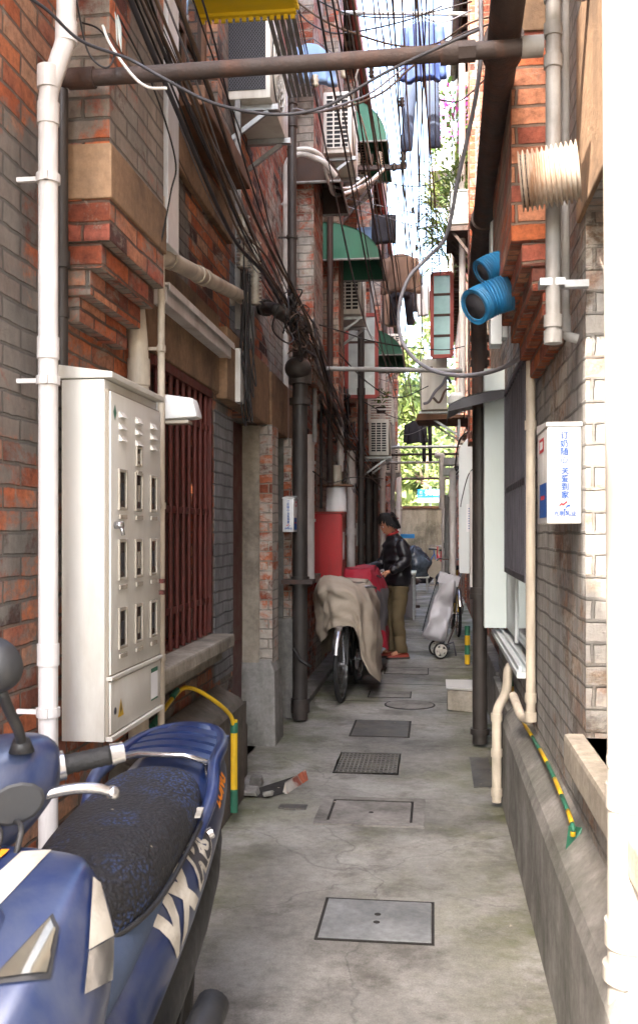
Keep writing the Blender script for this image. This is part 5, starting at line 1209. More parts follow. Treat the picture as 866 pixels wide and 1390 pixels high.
# tail body (side panels)
loftobj('tail_body', 'sc_blue', [ring(SX,1.60,.40,.10,.09), ring(SX,1.68,.43,.14,.12), ring(SX,1.85,.50,.16,.135), ring(SX,2.1,.58,.170,.135), ring(SX,2.35,.655,.162,.115), ring(SX,2.55,.72,.145,.095), ring(SX,2.68,.76,.10,.06), ring(SX,2.73,.775,.05,.03)], sc)
loftobj('underbody', 'sc_black', [ring(SX,1.45,.26,.12,.08), ring(SX,1.7,.34,.15,.13), ring(SX,2.1,.42,.16,.14), ring(SX,2.5,.52,.14,.12), ring(SX,2.75,.58,.08,.06)], sc)
# seat
def sring(y, z, hw, h):
    pr = [(-1,-.9),(-1.0,-.3),(-.96,.25),(-.82,.68),(-.5,.93),(0,1),(.5,.93),(.82,.68),(.96,.25),(1.0,-.3),(1,-.9),(0,-1)]
    return [V((SX+a*hw, y, z+b*h)) for a, b in pr]
seat = loftobj('seat', 'seat', [sring(1.72,.655,.05,.03), sring(1.735,.665,.09,.055), sring(1.80,.685,.122,.075), sring(1.92,.705,.14,.078), sring(2.05,.725,.142,.07), sring(2.2,.738,.14,.065), sring(2.31,.752,.128,.06), sring(2.38,.758,.10,.05), sring(2.41,.758,.04,.03)], sc, 2)
# fake mesh piping: seam cord round the seat cover
pts = []
for y, hw, z in ((1.74,.08,.63),(1.80,.122,.645),(1.92,.143,.66),(2.1,.146,.69),(2.25,.142,.715),(2.36,.125,.735),(2.43,.08,.745)): pts.append(V((SX+hw,y,z)))
pl = [V((2*SX-p.x,p.y,p.z)) for p in reversed(pts)]
m = MB(); m.tube(catmull(pts+pl, 4), .006, 6); m.build('seam', 'sc_black', seat, smooth=True)
# seat skirt (old blue seat base showing below the cover)
loftobj('seat_base', 'blue_seat' if 'blue_seat' in M else 'denim', [ring(SX,1.585,.50,.06,.07), ring(SX,1.62,.53,.10,.09), ring(SX,1.75,.58,.125,.09), ring(SX,2.0,.64,.135,.08), ring(SX,2.3,.70,.12,.07)], sc)
# rack : blue grab rail loop with slats
rk = MB(); zb = .845
pts = [V((SX-.135,2.20,.70)), V((SX-.15,2.30,.78)), V((SX-.135,2.40,.808)), V((SX-.12,2.56,.824)), V((SX-.07,2.68,.832)), V((SX,2.71,.834)), V((SX+.07,2.68,.832)), V((SX+.12,2.56,.824)), V((SX+.135,2.40,.808)), V((SX+.15,2.30,.75)), V((SX+.135,2.20,.68))]
c = catmull(pts, 5); rk.tube(c, .017, 10); rack = rk.build('rear_rack', 'sc_blue', sc, smooth=True)
for k, y in enumerate((2.42, 2.485, 2.545, 2.605, 2.66)):
    hw = .125-.0*k-(.05 if k == 4 else 0)
    m = MB(); m.loft([[V((SX-hw+2*hw*i/10, y+dy, .812+.024*(y-2.4)/.3+.02*(1-((i-5)/5)**2)+dz)) for dy, dz in ((-.018,0),(.018,.004),(.018,-.008),(-.018,-.012))] for i in range(11)]); m.build('slat', 'sc_blue', rack, smooth=True, edge=40)
m = MB(); m.tube([V((SX-.125,2.395,.81)), V((SX-.06,2.385,.83)), V((SX+.06,2.385,.83)), V((SX+.125,2.395,.81))], .007, 8); m.build('trim_wire', 'chrome', rack, smooth=True)
m = MB(); m.tube([V((SX+.10,2.50,.80)),V((SX+.115,2.42,.79)),V((SX+.14,2.36,.76))], .012, 8); m.build('strut', 'chrome', rack, smooth=True)
m = MB(); m.cyl((SX+.166,2.20,.69),(SX+.176,2.205,.695),.014,n=14); m.build('bolt', 'chrome', sc, smooth=True, edge=40)
loftobj('tail_light', 'ink_red', [ring(SX,2.66,.70,.09,.035), ring(SX,2.74,.71,.08,.03), ring(SX,2.76,.715,.05,.02)], sc)
# floorboard and leg shield
m = MB(); m.box((SX-.15,1.22,.25),(SX+.15,1.62,.31)); m.build('floorboard', 'sc_black', sc, bevel=.02, smooth=True)
m = MB(); rings = []
for z, y, hw, th in ((.22,1.24,.15,.03),(.4,1.20,.19,.035),(.6,1.17,.20,.04),(.75,1.18,.19,.04),(.85,1.22,.15,.04),(.92,1.26,.09,.04)):
    rings.append([V((SX+.02+hw*a, y+b*th-.06*(1-a*a), z)) for a, b in ((-1,0),(-.6,-1),(0,-1.2),(.6,-1),(1,0),(.6,1),(0,1),(-.6,1))])
m.loft(rings); m.build('leg_shield', 'sc_blue', sc, smooth=True, sub=2)
# nose cowl: the big fairing in the lower left corner. built along a sloping axis, beak forwards/down
NX = -.655
def nring(y, zt, zb, hw, flat=.62):
    pr = [(-1,.0),(-.985,.5),(-.80,.90),(-.74,.95),(-.3,1.0),(0,1.01),(.3,1.0),(.74,.95),(.80,.90),(.985,.5),(1,.0),(.72,-.75),(0,-1),(-.72,-.75)]
    zc, hh = (zt+zb)/2, (zt-zb)/2
    return [V((NX+a*hw, y, zc+b*hh)) for a, b in pr]
cow = loftobj('front_cowl', 'sc_blue', [nring(1.40,.912,.72,.12), nring(1.385,.93,.66,.185), nring(1.31,.925,.55,.215), nring(1.18,.87,.42,.215), nring(1.08,.79,.38,.18), nring(.99,.70,.38,.13), nring(.95,.62,.42,.07)], sc, 2)
bvh_ob = None
def on_cowl(ob, uv, name, mat, parent, off=.003):
    """patch lying on the fairing: corners are sighted from the pavement edge, then everything is laid on the surface"""
    from mathutils.bvhtree import BVHTree
    bpy.context.view_layer.update(); dg = bpy.context.evaluated_depsgraph_get()
    ev = ob.evaluated_get(dg); me = ev.to_mesh(); mw = Matrix.Translation(V(ob['_base']))
    bt = BVHTree.FromPolygons([mw @ v.co for v in me.vertices], [tuple(p.vertices) for p in me.polygons]); ev.to_mesh_clear()
    o = V((0,0,HC)); N = 8; vs = []
    for i in range(N+1):
        for j in range(N+1):
            a, b = i/N, j/N
            u = (uv[0][0]*(1-a)+uv[1][0]*a)*(1-b)+(uv[3][0]*(1-a)+uv[2][0]*a)*b
            v = (uv[0][1]*(1-a)+uv[1][1]*a)*(1-b)+(uv[3][1]*(1-a)+uv[2][1]*a)*b
            d = (P(u, v, 1.3)-o).normalized(); q, nn, _, _ = bt.ray_cast(o, d)
            if q is None: q, nn, _, _ = bt.find_nearest(P(u, v, 1.28))
            if nn.dot(d) > 0: nn = -nn
            vs.append(q+nn*off)
    m = MB(); m.add(vs, [(i*(N+1)+j, (i+1)*(N+1)+j, (i+1)*(N+1)+j+1, i*(N+1)+j+1) for i in range(N) for j in range(N)])
    return m.build(name, mat, parent, smooth=True)
on_cowl(cow, [(30,1158),(70,1156),(-30,1262),(-60,1240)], 'silver_stripe', 'sc_white', cow)
on_cowl(cow, [(-60,1158),(14,1156),(-20,1186),(-60,1200)], 'orange_sticker', 'orange', cow, .004)
on_cowl(cow, [(124,1192),(134,1200),(152,1270),(118,1290)], 'silver_side_panel', 'sc_white', cow, .004)
on_cowl(cow, [(118,1292),(152,1272),(150,1330),(112,1350)], 'silver_lower_panel', 'chrome', cow, .004)
on_cowl(cow, [(72,1242),(80,1262),(66,1330),(-20,1340)], 'headlight_rim', 'sc_black', cow, .004)
on_cowl(cow, [(68,1250),(74,1266),(60,1322),(-6,1332)], 'headlight', 'headlight', cow, .008)
# handlebar, turned
hc = V((-.79, 1.43, .985)); out = (V((-.52,1.555,1.03))-hc).normalized()
loftobj('steering_column', 'sc_black', [ring(-.76,1.38,.60,.055,.05), [p+V((0,0,.0)) for p in ring(-.76,1.38,.60,.055,.05)]], sc) if False else None
m = MB(); m.tube([(-.72,1.30,.55),(-.76,1.36,.80),(-.80,1.42,1.0)], [.05,.05,.055], 14); m.build('steering_column', 'sc_black', sc, smooth=True)
hb = MB(); side = out; fw = V((out.y,-out.x,0))   # fw points to the camera side
def hring(s, r1, r2, zc=0):
    c0 = hc+side*s+V((0,0,zc)); return [c0+fw*(r1*math.cos(2*math.pi*k/16))+V((0,0,1))*(r2*math.sin(2*math.pi*k/16)) for k in range(16)]
hb.loft([hring(-.2,.04,.03), hring(-.16,.07,.05), hring(-.08,.10,.085,-.02), hring(0,.11,.11,-.03), hring(.08,.105,.105,-.03), hring(.15,.085,.085,-.015), hring(.185,.06,.055,0), hring(.205,.03,.03)])
hd = hb.build('handlebar_cover', 'sc_blue', sc, smooth=True, sub=1)
on_l = MB(); c0 = hc+fw*.118+side*-.02; on_l.loft([[c0+side*(.07*math.cos(a))+V((0,0,.045*math.sin(a)))-fw*.03 for a in [2*math.pi*k/16 for k in range(16)]], [c0+side*(.055*math.cos(a))+V((0,0,.035*math.sin(a)))+fw*.004 for a in [2*math.pi*k/16 for k in range(16)]]]); on_l.build('indicator_lens', 'sc_white', hd, smooth=True)
for s_, nm in ((1, 'r'), (-1, 'l')):
    g0 = hc+side*(.185*s_); g1 = hc+side*(.285*s_)
    m = MB(); m.cyl(g0, g0+side*.025*s_, .026, .024, n=20); m.build('grip_collar', 'chrome', hd, smooth=True, edge=40)
    m = MB(); n = 16; m.tube([g0.lerp(g1, k/n) for k in range(n+1)], [.0155+(.0012 if k % 2 else 0) for k in range(n+1)], 20); gp = m.build('grip', 'sc_grip', hd, smooth=True)
    d = side*s_; m = MB(); m.cyl(g1, g1+d*.022, .0185, .0165, n=20); m.build('bar_end', 'chrome', gp, smooth=True, edge=40)
    m = MB(); b0 = g0+fw*.045+V((0,0,-.03)); m.tube(catmull([b0-d*.02, b0+d*.03+fw*.0, b0+d*.07+V((0,0,-.008)), b0+d*.095+V((0,0,-.02))], 5), [.009]*15+[.010], 10); m.build('brake_lever', 'chrome', hd, smooth=True)
    m = MB(); m.sphere(b0+d*.098+V((0,0,-.022)), .012, 12, 8); m.build('lever_tip', 'chrome', hd, smooth=True)
m = MB(); m.loft([[hc+side*(.13+.045*math.cos(a))+fw*.098+V((0,0,-.02+.032*math.sin(a))) for a in [2*math.pi*k/14 for k in range(14)]],[hc+side*(.13+.04*math.cos(a))+fw*.10+V((0,0,-.02+.028*math.sin(a))) for a in [2*math.pi*k/14 for k in range(14)]]]); m.build('lever_recess', 'sc_black', hd)
# mirror
ms = P(30, 1012, 1.50); mt = P(3, 938, 1.42); mc = P(-12, 903, 1.40)
m = MB(); m.cyl(ms-V((0,0,.01)), ms+V((0,0,.012)), .02, .012); m.tube(catmull([ms, ms.lerp(mt,.3)+V((.004,0,0)), ms.lerp(mt,.7), mt], 4), .0085, 10); mr = m.build('mirror_stalk', 'sc_black', hd, smooth=True)
m = MB(); nrm = V((.2,.9,.1)).normalized(); sd = nrm.cross(V((0,0,1))).normalized(); up = sd.cross(nrm)
def mring(o, k_, ): return [mc+nrm*o+sd*(.052*k_*math.cos(a))+up*(.043*k_*math.sin(a)) for a in [2*math.pi*k/24 for k in range(24)]]
m.loft([mring(-.03,.55), mring(-.022,.85), mring(0,1), mring(.008,.98)]); m.build('mirror_back', 'sc_black', mr, smooth=True, edge=60)
m = MB(); m.loft([mring(.0085,.92), mring(.0095,.9)]); m.build('mirror_glass', 'chrome', mr)
# decals on the side panel
def side_text(body, size, mat, y, z, slope, nm, bold, off=.0):
    # drape text on the tail body side by ray casting towards the panel
    from mathutils.bvhtree import BVHTree
    ob = [c for c in sc.children if c.name.startswith('tail_body')][0]
    dg = bpy.context.evaluated_depsgraph_get(); bpy.context.view_layer.update(); ev = ob.evaluated_get(dg); me = ev.to_mesh()
    bt = BVHTree.FromPolygons([v.co+V(ob['_base']) for v in me.vertices], [tuple(p.vertices) for p in me.polygons]); ev.to_mesh_clear()
    ang = math.atan(slope)
    xa = V((0, math.cos(ang), math.sin(ang))); za = V((0,-math.sin(ang),math.cos(ang)))
    o = text(body, size, mat, sc, Matrix.Identity(4), name=nm, extr=0, bold=bold, shear=.25)
    o.data.transform(Matrix.Translation(V(sc['_base'])))
    bm = bmesh.new(); bm.from_mesh(o.data); bmesh.ops.triangulate(bm, faces=bm.faces)
    for _ in range(2): bmesh.ops.subdivide_edges(bm, edges=[e for e in bm.edges if e.calc_length() > .012], cuts=1)
    bmesh.ops.triangulate(bm, faces=bm.faces)
    for v in bm.verts:
        base = V((SX+.5, y, z))+xa*v.co.x+za*v.co.y
        h = bt.ray_cast(base, V((-1,0,0)))
        v.co = (h[0]+V((.003+off,0,.0005))) if h[0] is not None else base-V((.35,0,0))
        v.co -= V(sc['_base'])
    bm.to_mesh(o.data); bm.free(); return o
side_text('VX', .15, 'sc_white', 1.98, .585, .38, 'silver_lettering', .009)
side_text('RS', .13, 'sc_white', 2.17, .66, .38, 'letter_outline', .013)
side_text('RS', .13, 'ink_dark', 2.17, .66, .38, 'black_lettering', .003, .0015)
side_text('LONG', .05, 'orange', 2.44, .735, .30, 'yellow_lettering', .002)
# control cables, screws and panel gaps
for k in range(3):
    m = MB(); a_ = hc+fw*.06+side*(.12-.03*k)+V((0,0,-.05)); m.tube(catmull([a_, a_+fw*.07+V((.02,0,.0)), a_+fw*.09+V((-.02,0,-.10)), V((-.70-.02*k,1.36,.86))], 5), .0045, 6); m.build('control_cable', 'sc_black', hd, smooth=True)
for (y_, z_) in ((1.84,.52),(2.05,.60),(2.46,.70)):
    pass
# wheels, fender, muffler, footpeg
def wheel(par, c, r, tr, axis=(1,0,0), spokes=0, rimm='chrome', nm='wheel', hub=.03, fan=False):
    c = V(c); ax = V(axis).normalized(); e1 = ax.orthogonal().normalized(); e2 = ax.cross(e1)
    m = MB(); N = 36; rings = []
    for k in range(N):
        a = 2*math.pi*k/N; d = e1*math.cos(a)+e2*math.sin(a)
        rings.append([c+d*(r-tr)+(d*math.cos(b)+ax*math.sin(b))*tr for b in [2*math.pi*j/10 for j in range(10)]])
    m.loft(rings+[rings[0]], caps=False); w = m.build('tyre' if par.get('category') else nm, 'rubber', par, smooth=True)
    m = MB(); rings = []
    for k in range(N+1):
        a = 2*math.pi*k/N; d = e1*math.cos(a)+e2*math.sin(a)
        rings.append([c+d*(r-tr*1.9)+d*x+ax*y_ for x, y_ in ((-.008,-tr*.7),(.008,-tr*.75),(.008,tr*.75),(-.008,tr*.7))])
    m.loft(rings, caps=False); m.cyl(c-ax*hub*1.3, c+ax*hub*1.3, hub, n=14)
    if spokes:
        for k in range(spokes):
            a = 2*math.pi*k/spokes; a2 = a+(.5 if k % 2 else -.5); s = 1 if (k//2) % 2 else -1
            m.cyl(c+ax*s*hub+(e1*math.cos(a2)+e2*math.sin(a2))*hub*.9, c+(e1*math.cos(a)+e2*math.sin(a))*(r-tr*1.9), .0016, n=5)
    else:
        for k in range(5):
            a = 2*math.pi*k/5; m.bar(c, c+(e1*math.cos(a)+e2*math.sin(a))*(r-tr*1.8), .03, .025, up=ax)
    m.build('rim', rimm, w, smooth=True, edge=40)
    return w
wheel(sc, (SX, 2.36, .22), .22, .05, rimm='sc_black'); wheel(sc, (SX-.02, 1.06, .22), .22, .045, rimm='sc_black')
loftobj('front_fender', 'sc_blue', [ring(SX-.02,1.30,.36,.05,.02), ring(SX-.02,1.15,.455,.065,.03), ring(SX-.02,1.0,.46,.065,.03), ring(SX-.02,.86,.38,.05,.02)], sc)
m = MB(); m.tube([(SX+.15,1.72,.30),(SX+.19,1.80,.33),(SX+.215,1.95,.37),(SX+.22,2.02,.385),(SX+.22,2.03,.387)], [.03,.036,.038,.036,.026], 16); m.build('muffler', 'sc_black', sc, smooth=True)
m = MB(); m.cyl((SX+.10,1.70,.33),(SX+.27,1.72,.33),.035,n=18); m.cyl((SX+.27,1.72,.33),(SX+.275,1.72,.33),.028,n=18); m.build('kick_housing', 'sc_black', sc, smooth=True, edge=40)
m = MB(); m.tube([(SX-.1,1.95,.30),(SX-.17,1.9,.12),(SX-.2,1.88,.01)], .012, 8); m.build('stand', 'sc_black', sc, smooth=True)

# ================================================================= BICYCLES
def bike(label, c, ang, cat='bicycle', frame_m='black_rub', r=.31, group=None, basket=False, fender=True, wb=1.02, name='bicycle', top=True, hz=1.0):
    """c = rear wheel ground contact; ang = heading of the front wheel"""
    t = thing(name, label, cat, c, 0, group)
    h = V((math.cos(ang), math.sin(ang), 0)); s = V((-h.y, h.x, 0)); C = V(c)
    def L(a, z, l=0): return C+h*a+V((0,0,z))+s*l
    for a in (0, wb): 
        wheel(t, L(a, r), r, .02, axis=s, spokes=24, hub=.022)
        if fender:
            m = MB(); rr = r+.028; rings = []
            for k in range(13):
                th = R(20)+k*R(140)/12; p = L(a+math.cos(th)*rr, r+math.sin(th)*rr); d = h*math.cos(th)+V((0,0,math.sin(th)))
                rings.append([p-s*.028, p-s*.018+d*.008, p+s*.018+d*.008, p+s*.028])
            m.loft(rings, closed=False); m.build('fender', 'chrome', t, smooth=True)
    m = MB(); bb = L(.42, .28); hs = L(wb-.2, .80); st = L(.28, .78); sl_ = L(.25, .88); hb_ = L(wb-.26, hz)
    for a_, b_ in ((bb, hs), (bb, st), (st, L(0, r)), (bb, L(0, r)), (st, L(.26,.9)), (hs, hb_), (hs, L(wb-.12,.60))): m.cyl(a_, b_, .016, n=8)
    if top: m.cyl(st.lerp(bb,.3), hs, .016, n=8)
    for k in (-1, 1): m.tube([L(wb-.12,.60,k*.02), L(wb-.07,.5,k*.045), L(wb, r, k*.05)], .011, 8)
    m.build('frame', frame_m, t, smooth=True, edge=40)
    m = MB(); m.tube(catmull([L(wb-.38,hz,-.24), L(wb-.28,hz+.02,-.21), L(wb-.24,hz+.01,-.1), L(wb-.24,hz+.01,.1), L(wb-.28,hz+.02,.21), L(wb-.38,hz,.24)], 4), .011, 8); m.build('handlebar', 'chrome', t, smooth=True)
    m = MB(); m.loft([[L(.38,.9,.02*a)+V((0,0,b*.015)) for a, b in ((-1,0),(0,1),(1,0),(0,-1))], [L(.24,.91,.09*a)+V((0,0,b*.03)) for a, b in ((-1,0),(0,1),(1,0),(0,-1))], [L(.12,.92,.09*a)+V((0,0,b*.03)) for a, b in ((-1,0),(0,1),(1,0),(0,-1))]]); m.build('saddle', 'sc_black', t, smooth=True)
    m = MB(); m.cyl(bb-s*.09, bb+s*.09, .012, n=8); m.cyl(bb+s*.04, bb+s*.045, .09, n=24); m.bar(bb+s*.09, bb+s*.09+h*.12-V((0,0,.11)), .02, .015); m.bar(bb-s*.09, bb-s*.09-h*.12+V((0,0,.11)), .02, .015); m.build('crankset', 'chrome', t, smooth=True, edge=40)
    if basket:
        m = MB(); b0 = L(wb+.06,.72)
        for k in range(5): 
            z = .0+k*.06; m.tube([b0-h*.11-s*.15+V((0,0,z)), b0+h*.13-s*.15+V((0,0,z)), b0+h*.13+s*.15+V((0,0,z)), b0-h*.11+s*.15+V((0,0,z)), b0-h*.11-s*.15+V((0,0,z))], .004, 5)
        for k in range(6): 
            for q_ in (-.11,.13): m.cyl(b0+h*q_+s*(-.15+.06*k), b0+h*q_+s*(-.15+.06*k)+V((0,0,.24)), .003, n=5)
        m.build('basket', 'dark_metal', t)
    return t
b1 = PZ(462, 960, 0); 
bike('black bicycle under the tan cover, its front wheel showing below the cloth', (-.69, 8.85, 0), math.atan2(-1.02, -.06), group='bicycles parked along the walls', frame_m='black_rub', hz=.92)
bike('bicycle under the red and grey cover next to the person', (-.74, 10.35, 0), math.atan2(-1.0, -.05), group='bicycles parked along the walls', hz=.94)
# covers
def cover_cloth(label, cx, y0, y1, prof, mats, name='bike_cover', seed=3, hemf=None, redtop=False, cat='cover'):
    rnd = random.Random(seed); Nn = 72; rings = []; ph = [rnd.uniform(0,6.28) for _ in range(6)]
    levels = 26; yc = (y0+y1)/2
    for i in range(levels+1):
        s = i/levels; ring_ = []
        for k in range(Nn):
            a = 2*math.pi*k/Nn
            hem = hemf(a); zt = 1.0
            # profile: half width, half length, height as function of s
            hw, hl, ztop = prof(s, a)
            z = ztop*(1-s)+hem*s if s > 0 else ztop
            z = ztop-(ztop-hem)*s**1.15
            fold = (math.sin(5*a+ph[0])*.5+math.sin(9*a+ph[1]+2*s)*.35+math.sin(14*a+ph[2]+3*s)*.22+math.sin(23*a+ph[3])*.1)*.030*s
            c_, s_ = math.cos(a), math.sin(a)
            e = .72
            fold += .05*noise.noise(V((math.cos(a)*2.2, math.sin(a)*2.2+seed, s*3)))*min(1,s*3)+.03*noise.noise(V((math.cos(a)*6, math.sin(a)*6+seed, s*7-a)))*min(1,s*4)
            x = cx(s)+ (hw+fold)*math.copysign(abs(c_)**e, c_); y = yc+(hl+fold)*math.copysign(abs(s_)**e, s_)
            z += .03*noise.noise(V((x*5, y*5, z*3)))+.012*noise.noise(V((x*17, y*17, z*5)))
            ring_.append(V((x, y, z)))
        rings.append(ring_)
    m = MB(); m.loft(rings, caps=False)
    top = rings[0]; ctr = sum(top, V((0,0,0)))/Nn+V((0,0,.015)); b0 = len(m.v); m.v.append(ctr)
    for k in range(Nn): m.f.append([b0, k, (k+1) % Nn]); m.mi.append(0)
    t = single(m, name, mats, label, cat, smooth=True, sub=1, group='cloth covers over parked bicycles')
    t.data.update(); return t
def prof1(s, a):
    # a: -pi/2 is towards the camera
    f = -math.sin(a)
    hw = .19+.09*min(1, (s*3.0))**.6-.03*s; hl = .46+.20*min(1, s*3)**.7
    zt = 1.02-.05*max(0, -f)-.03*abs(math.cos(a))-.03*math.cos(a)+.015*math.sin(3*a+1)
    return hw, hl, zt
def hem1(a):
    f = -math.sin(a); r_ = math.cos(a)          # f>0 front (camera), r_>0 alley side
    h = .60 if f > .4 else .25
    h = .30+.30*max(0, f)**1.5*(1 if r_ < .35 else .35)-.20*max(0, r_)*(1 if f < .85 else .4)
    if f > .2 and r_ < .25: h += .05
    return max(.10, h)
c1 = cover_cloth('tan cloth cover draped over the nearest bicycle', lambda s: -.765+.06*s, 7.72, 9.1, prof1, ['tan_cloth'], seed=5, hemf=hem1)
def prof2(s, a):
    hw = .15+.09*min(1, s*3.2)**.6; hl = .48+.18*min(1, s*3)**.7
    return hw, hl, 1.05-.03*abs(math.cos(a))+.012*math.sin(4*a)
c2 = cover_cloth('red cover with grey side panels over the bicycle beside the person', lambda s: -.74+.03*s, 9.35, 10.45, prof2, ['red_cloth','grey_cloth'], seed=11, hemf=lambda a: .22+.12*max(0, -math.sin(a))-.05*max(0, math.cos(a)))
for p in c2.data.polygons:
    z = p.center.z+c2.location.z
    if .42 < z < .82: p.material_index = 1
# cable lock hanging on the pilaster by the soil pipe
m = MB(); q = P(398, 880, 6.9); m.tube(catmull([q, q+V((.02,0,-.03)), q+V((.05,-.01,-.08)), q+V((.10,-.02,-.11)), q+V((.13,0,-.13))], 4), .011, 8); single(m, 'cable_lock', 'black_rub', 'black cable lock hanging beside the soil pipe', 'lock', smooth=True)

# far bikes at the end and on the right
bike('dark bicycle leaning on the right wall beyond the shopping trolley', (.33, 12.9, 0), math.atan2(1, -.06), group='bicycles parked along the walls', basket=False, frame_m='yellow')
bike('bicycle lying across the far end of the alley below the stained wall', (-.25, 27.2, 0), R(8), group='bicycles parked along the walls', frame_m='ink_blue', basket=True)
bike('second bicycle near the end wall, closer to the right side', (.25, 25.6, 0), R(100), group='bicycles parked along the walls', frame_m='ink_red')
# trolley
t = thing('shopping_trolley', 'silver-grey shopping trolley bag on two cream wheels leaning on the right wall', 'shopping trolley', (.1, 10.4, 0))
wy = PZ(593, 893, 0).y
b0 = V((.06, wy+.06, .17)); b1_ = V((.24, wy+.12, .90)); ax = (b1_-b0).normalized(); sd = V((0,1,0)); fr = -ax.cross(sd).normalized()
rings = []
for k in range(15):
    s = k/14; c0 = b0.lerp(b1_, s)+fr*.0; hw = .14*(1-.0*s)+.012*math.sin(s*9); hd = .135*(1-.25*s)+.01*math.sin(s*13+1)
    if k == 0: hw *= .88; hd *= .85
    if k == 14: hw *= .9; hd *= .8
    c0 = c0+fr*.02*noise.noise(V((s*8,1,1)))
    rings.append([c0-fr*.06+(sd*hw*math.copysign(abs(math.cos(a))**.38, math.cos(a))+fr*hd*math.copysign(abs(math.sin(a))**.38, math.sin(a)))*(1+.05*math.sin(5*a+7*s)+.22*noise.noise(V((math.cos(a)*2,math.sin(a)*2,s*6)))+.12*noise.noise(V((math.cos(a)*5,math.sin(a)*5,s*15)))) for a in [2*math.pi*j/28 for j in range(28)]])
m = MB(); m.loft(rings); m.build('bag', 'silver_cloth', t, smooth=True, sub=1)
m = MB(); tp = b1_-fr*.06; m.loft([[tp+sd*.145*a_+fr*.115*b_*(1.0)+ax*z_ for a_, b_ in ((-1,-1),(-.3,-1.05),(.4,-1),(1,-1),(1.03,0),(1,1),(0,1.02),(-1,1),(-1.02,0))] for z_ in (-.10,-.02,.012)]); m.build('flap', 'silver_cloth', t, smooth=True, edge=50)
for k in (-.6,.6): m = MB(); m.tube([b0-fr*.205+sd*.11*k+ax*.08, b0.lerp(b1_,.5)-fr*.20+sd*.12*k, b1_-fr*.178+sd*.11*k-ax*.03, b1_-fr*.06+sd*.11*k+ax*.02], .006, 6); m.build('strap', 'sc_black', t)
for k in (-1, 1):
    m = MB(); m.tube([b0+sd*.1*k+fr*.05-ax*.06, b1_+sd*.09*k+fr*.05, b1_+sd*.09*k+fr*.06+ax*.06], .008, 8); m.build('frame_rail', 'dark_metal', t, smooth=True)
m = MB(); m.box((b0.x-.03,b0.y-.14,.10),(b0.x+.12,b0.y+.12,.13)); m.build('axle_plate', 'sc_black', t, bevel=.005)
for k in (-1, 1):
    w_ = wheel(t, (b0.x+.02-.0*k-(.05 if k > 0 else 0), b0.y-.02+.16*k*.9,   .092), .092, .012, axis=(.45,-.9,0), rimm='cream', hub=.03)
m = MB(); m.tube([b0-V((-.08,0,.03)), b0+V((.16,0,.0)), b0+V((.19,0,-.15))], .01, 8); m.build('rear_foot', 'dark_metal', t, smooth=True)
m = MB(); m.bar(b0+V((.10,-.08,.0)), b0+V((.20,-.06,.24)), .03, .01); m.build('strap', 'rust_pipe', t)
# clutter at far end
p = PZ(560, 790, .0) if False else P(560, 765, 24)
def lump(label, cx, cy, r, h, mat, name, cat, seed=1, amp=.25):
    rnd = random.Random(seed); off = V((rnd.uniform(0,9),)*3); m = MB(); rings = []
    for i in range(13):
        s = i/12; z = h*s; rr = r*(math.sin(math.pi*(.18+.78*s)))**.7
        rings.append([V((cx+math.cos(a)*rr*(1+amp*noise.noise(V((math.cos(a)*2,math.sin(a)*2,s*3))+off)), cy+math.sin(a)*rr*(1+amp*noise.noise(V((math.cos(a)*2,math.sin(a)*2,s*3+5))+off)), z)) for a in [2*math.pi*k/24 for k in range(24)]])
    for r_ in rings:
        for i_, p_ in enumerate(r_): r_[i_] = p_+V((1,1,.6))*(r*.16*noise.noise(p_*7+off))
    m.loft(rings); return m
q = P(562, 760, 22.5)
m = lump('', q.x, q.y, .36, .72, 'bag', '', '', amp=.7); m.v = [p+V((0,0,.35)) for p in m.v]; single(m, 'bin_bag', 'bag', 'large dark bin bag heaped on the trestle at the far end of the alley', 'bin bag', smooth=True)
m = MB(); z = .33; m.box((q.x-.5,q.y-.35,z),(q.x+.35,q.y+.35,z+.02)); tt = thing('trestle', 'low trestle under the big bin bag', 'table', (q.x,q.y,0)); m.build('top','white',tt)
for a_ in (-.45,.3):
    for b_ in (-.3,.3): m = MB(); m.box((q.x+a_-.02,q.y+b_-.02,0),(q.x+a_+.02,q.y+b_+.02,z)); m.build('leg','galv',tt)
q2 = P(553, 726, 22.2); m = MB(); m.box((q2.x-.16,q2.y-.1,q2.z-.08),(q2.x+.16,q2.y+.2,q2.z+.02)); single(m, 'storage_box', 'sign_blue', 'small blue box lying on top of the big bin bag', 'box', bevel=.01)
q = P(547, 815, 15.5); tb = thing('table', 'pale folding table against the left wall behind the person', 'table', (-.5, 15.6, 0))
m = MB(); m.box((-.85,15.2,.72),(-.28,16.2,.75)); m.build('tabletop', 'white', tb, bevel=.005)
m = MB(); m.box((-.80,15.22,.05),(-.33,15.25,.715)); m.build('front_panel', 'grey_cloth', tb)
for a_ in (-.82,-.31):
    for b_ in (15.25,16.15): m = MB(); m.box((a_-.015,b_-.015,0),(a_+.015,b_+.015,.72)); m.build('leg','galv',tb)
q = P(590, 772, 25.0); m = MB(); m.cyl((q.x,q.y,q.z),(q.x,q.y+.06,q.z),.24,n=28); m.cyl((q.x,q.y-.01,q.z),(q.x,q.y,q.z),.06,n=16); fan = thing('fan', 'old round pale fan standing on the ground near the end wall', 'fan', (q.x,q.y,0)); m.build('guard','clear',fan, smooth=True, edge=40)
m = MB(); m.cyl((q.x,q.y+.05,0),(q.x,q.y+.05,q.z),.03); m.cyl((q.x,q.y+.05,0),(q.x,q.y+.05,.03),.15); m.build('stand','clear',fan, smooth=True, edge=40)
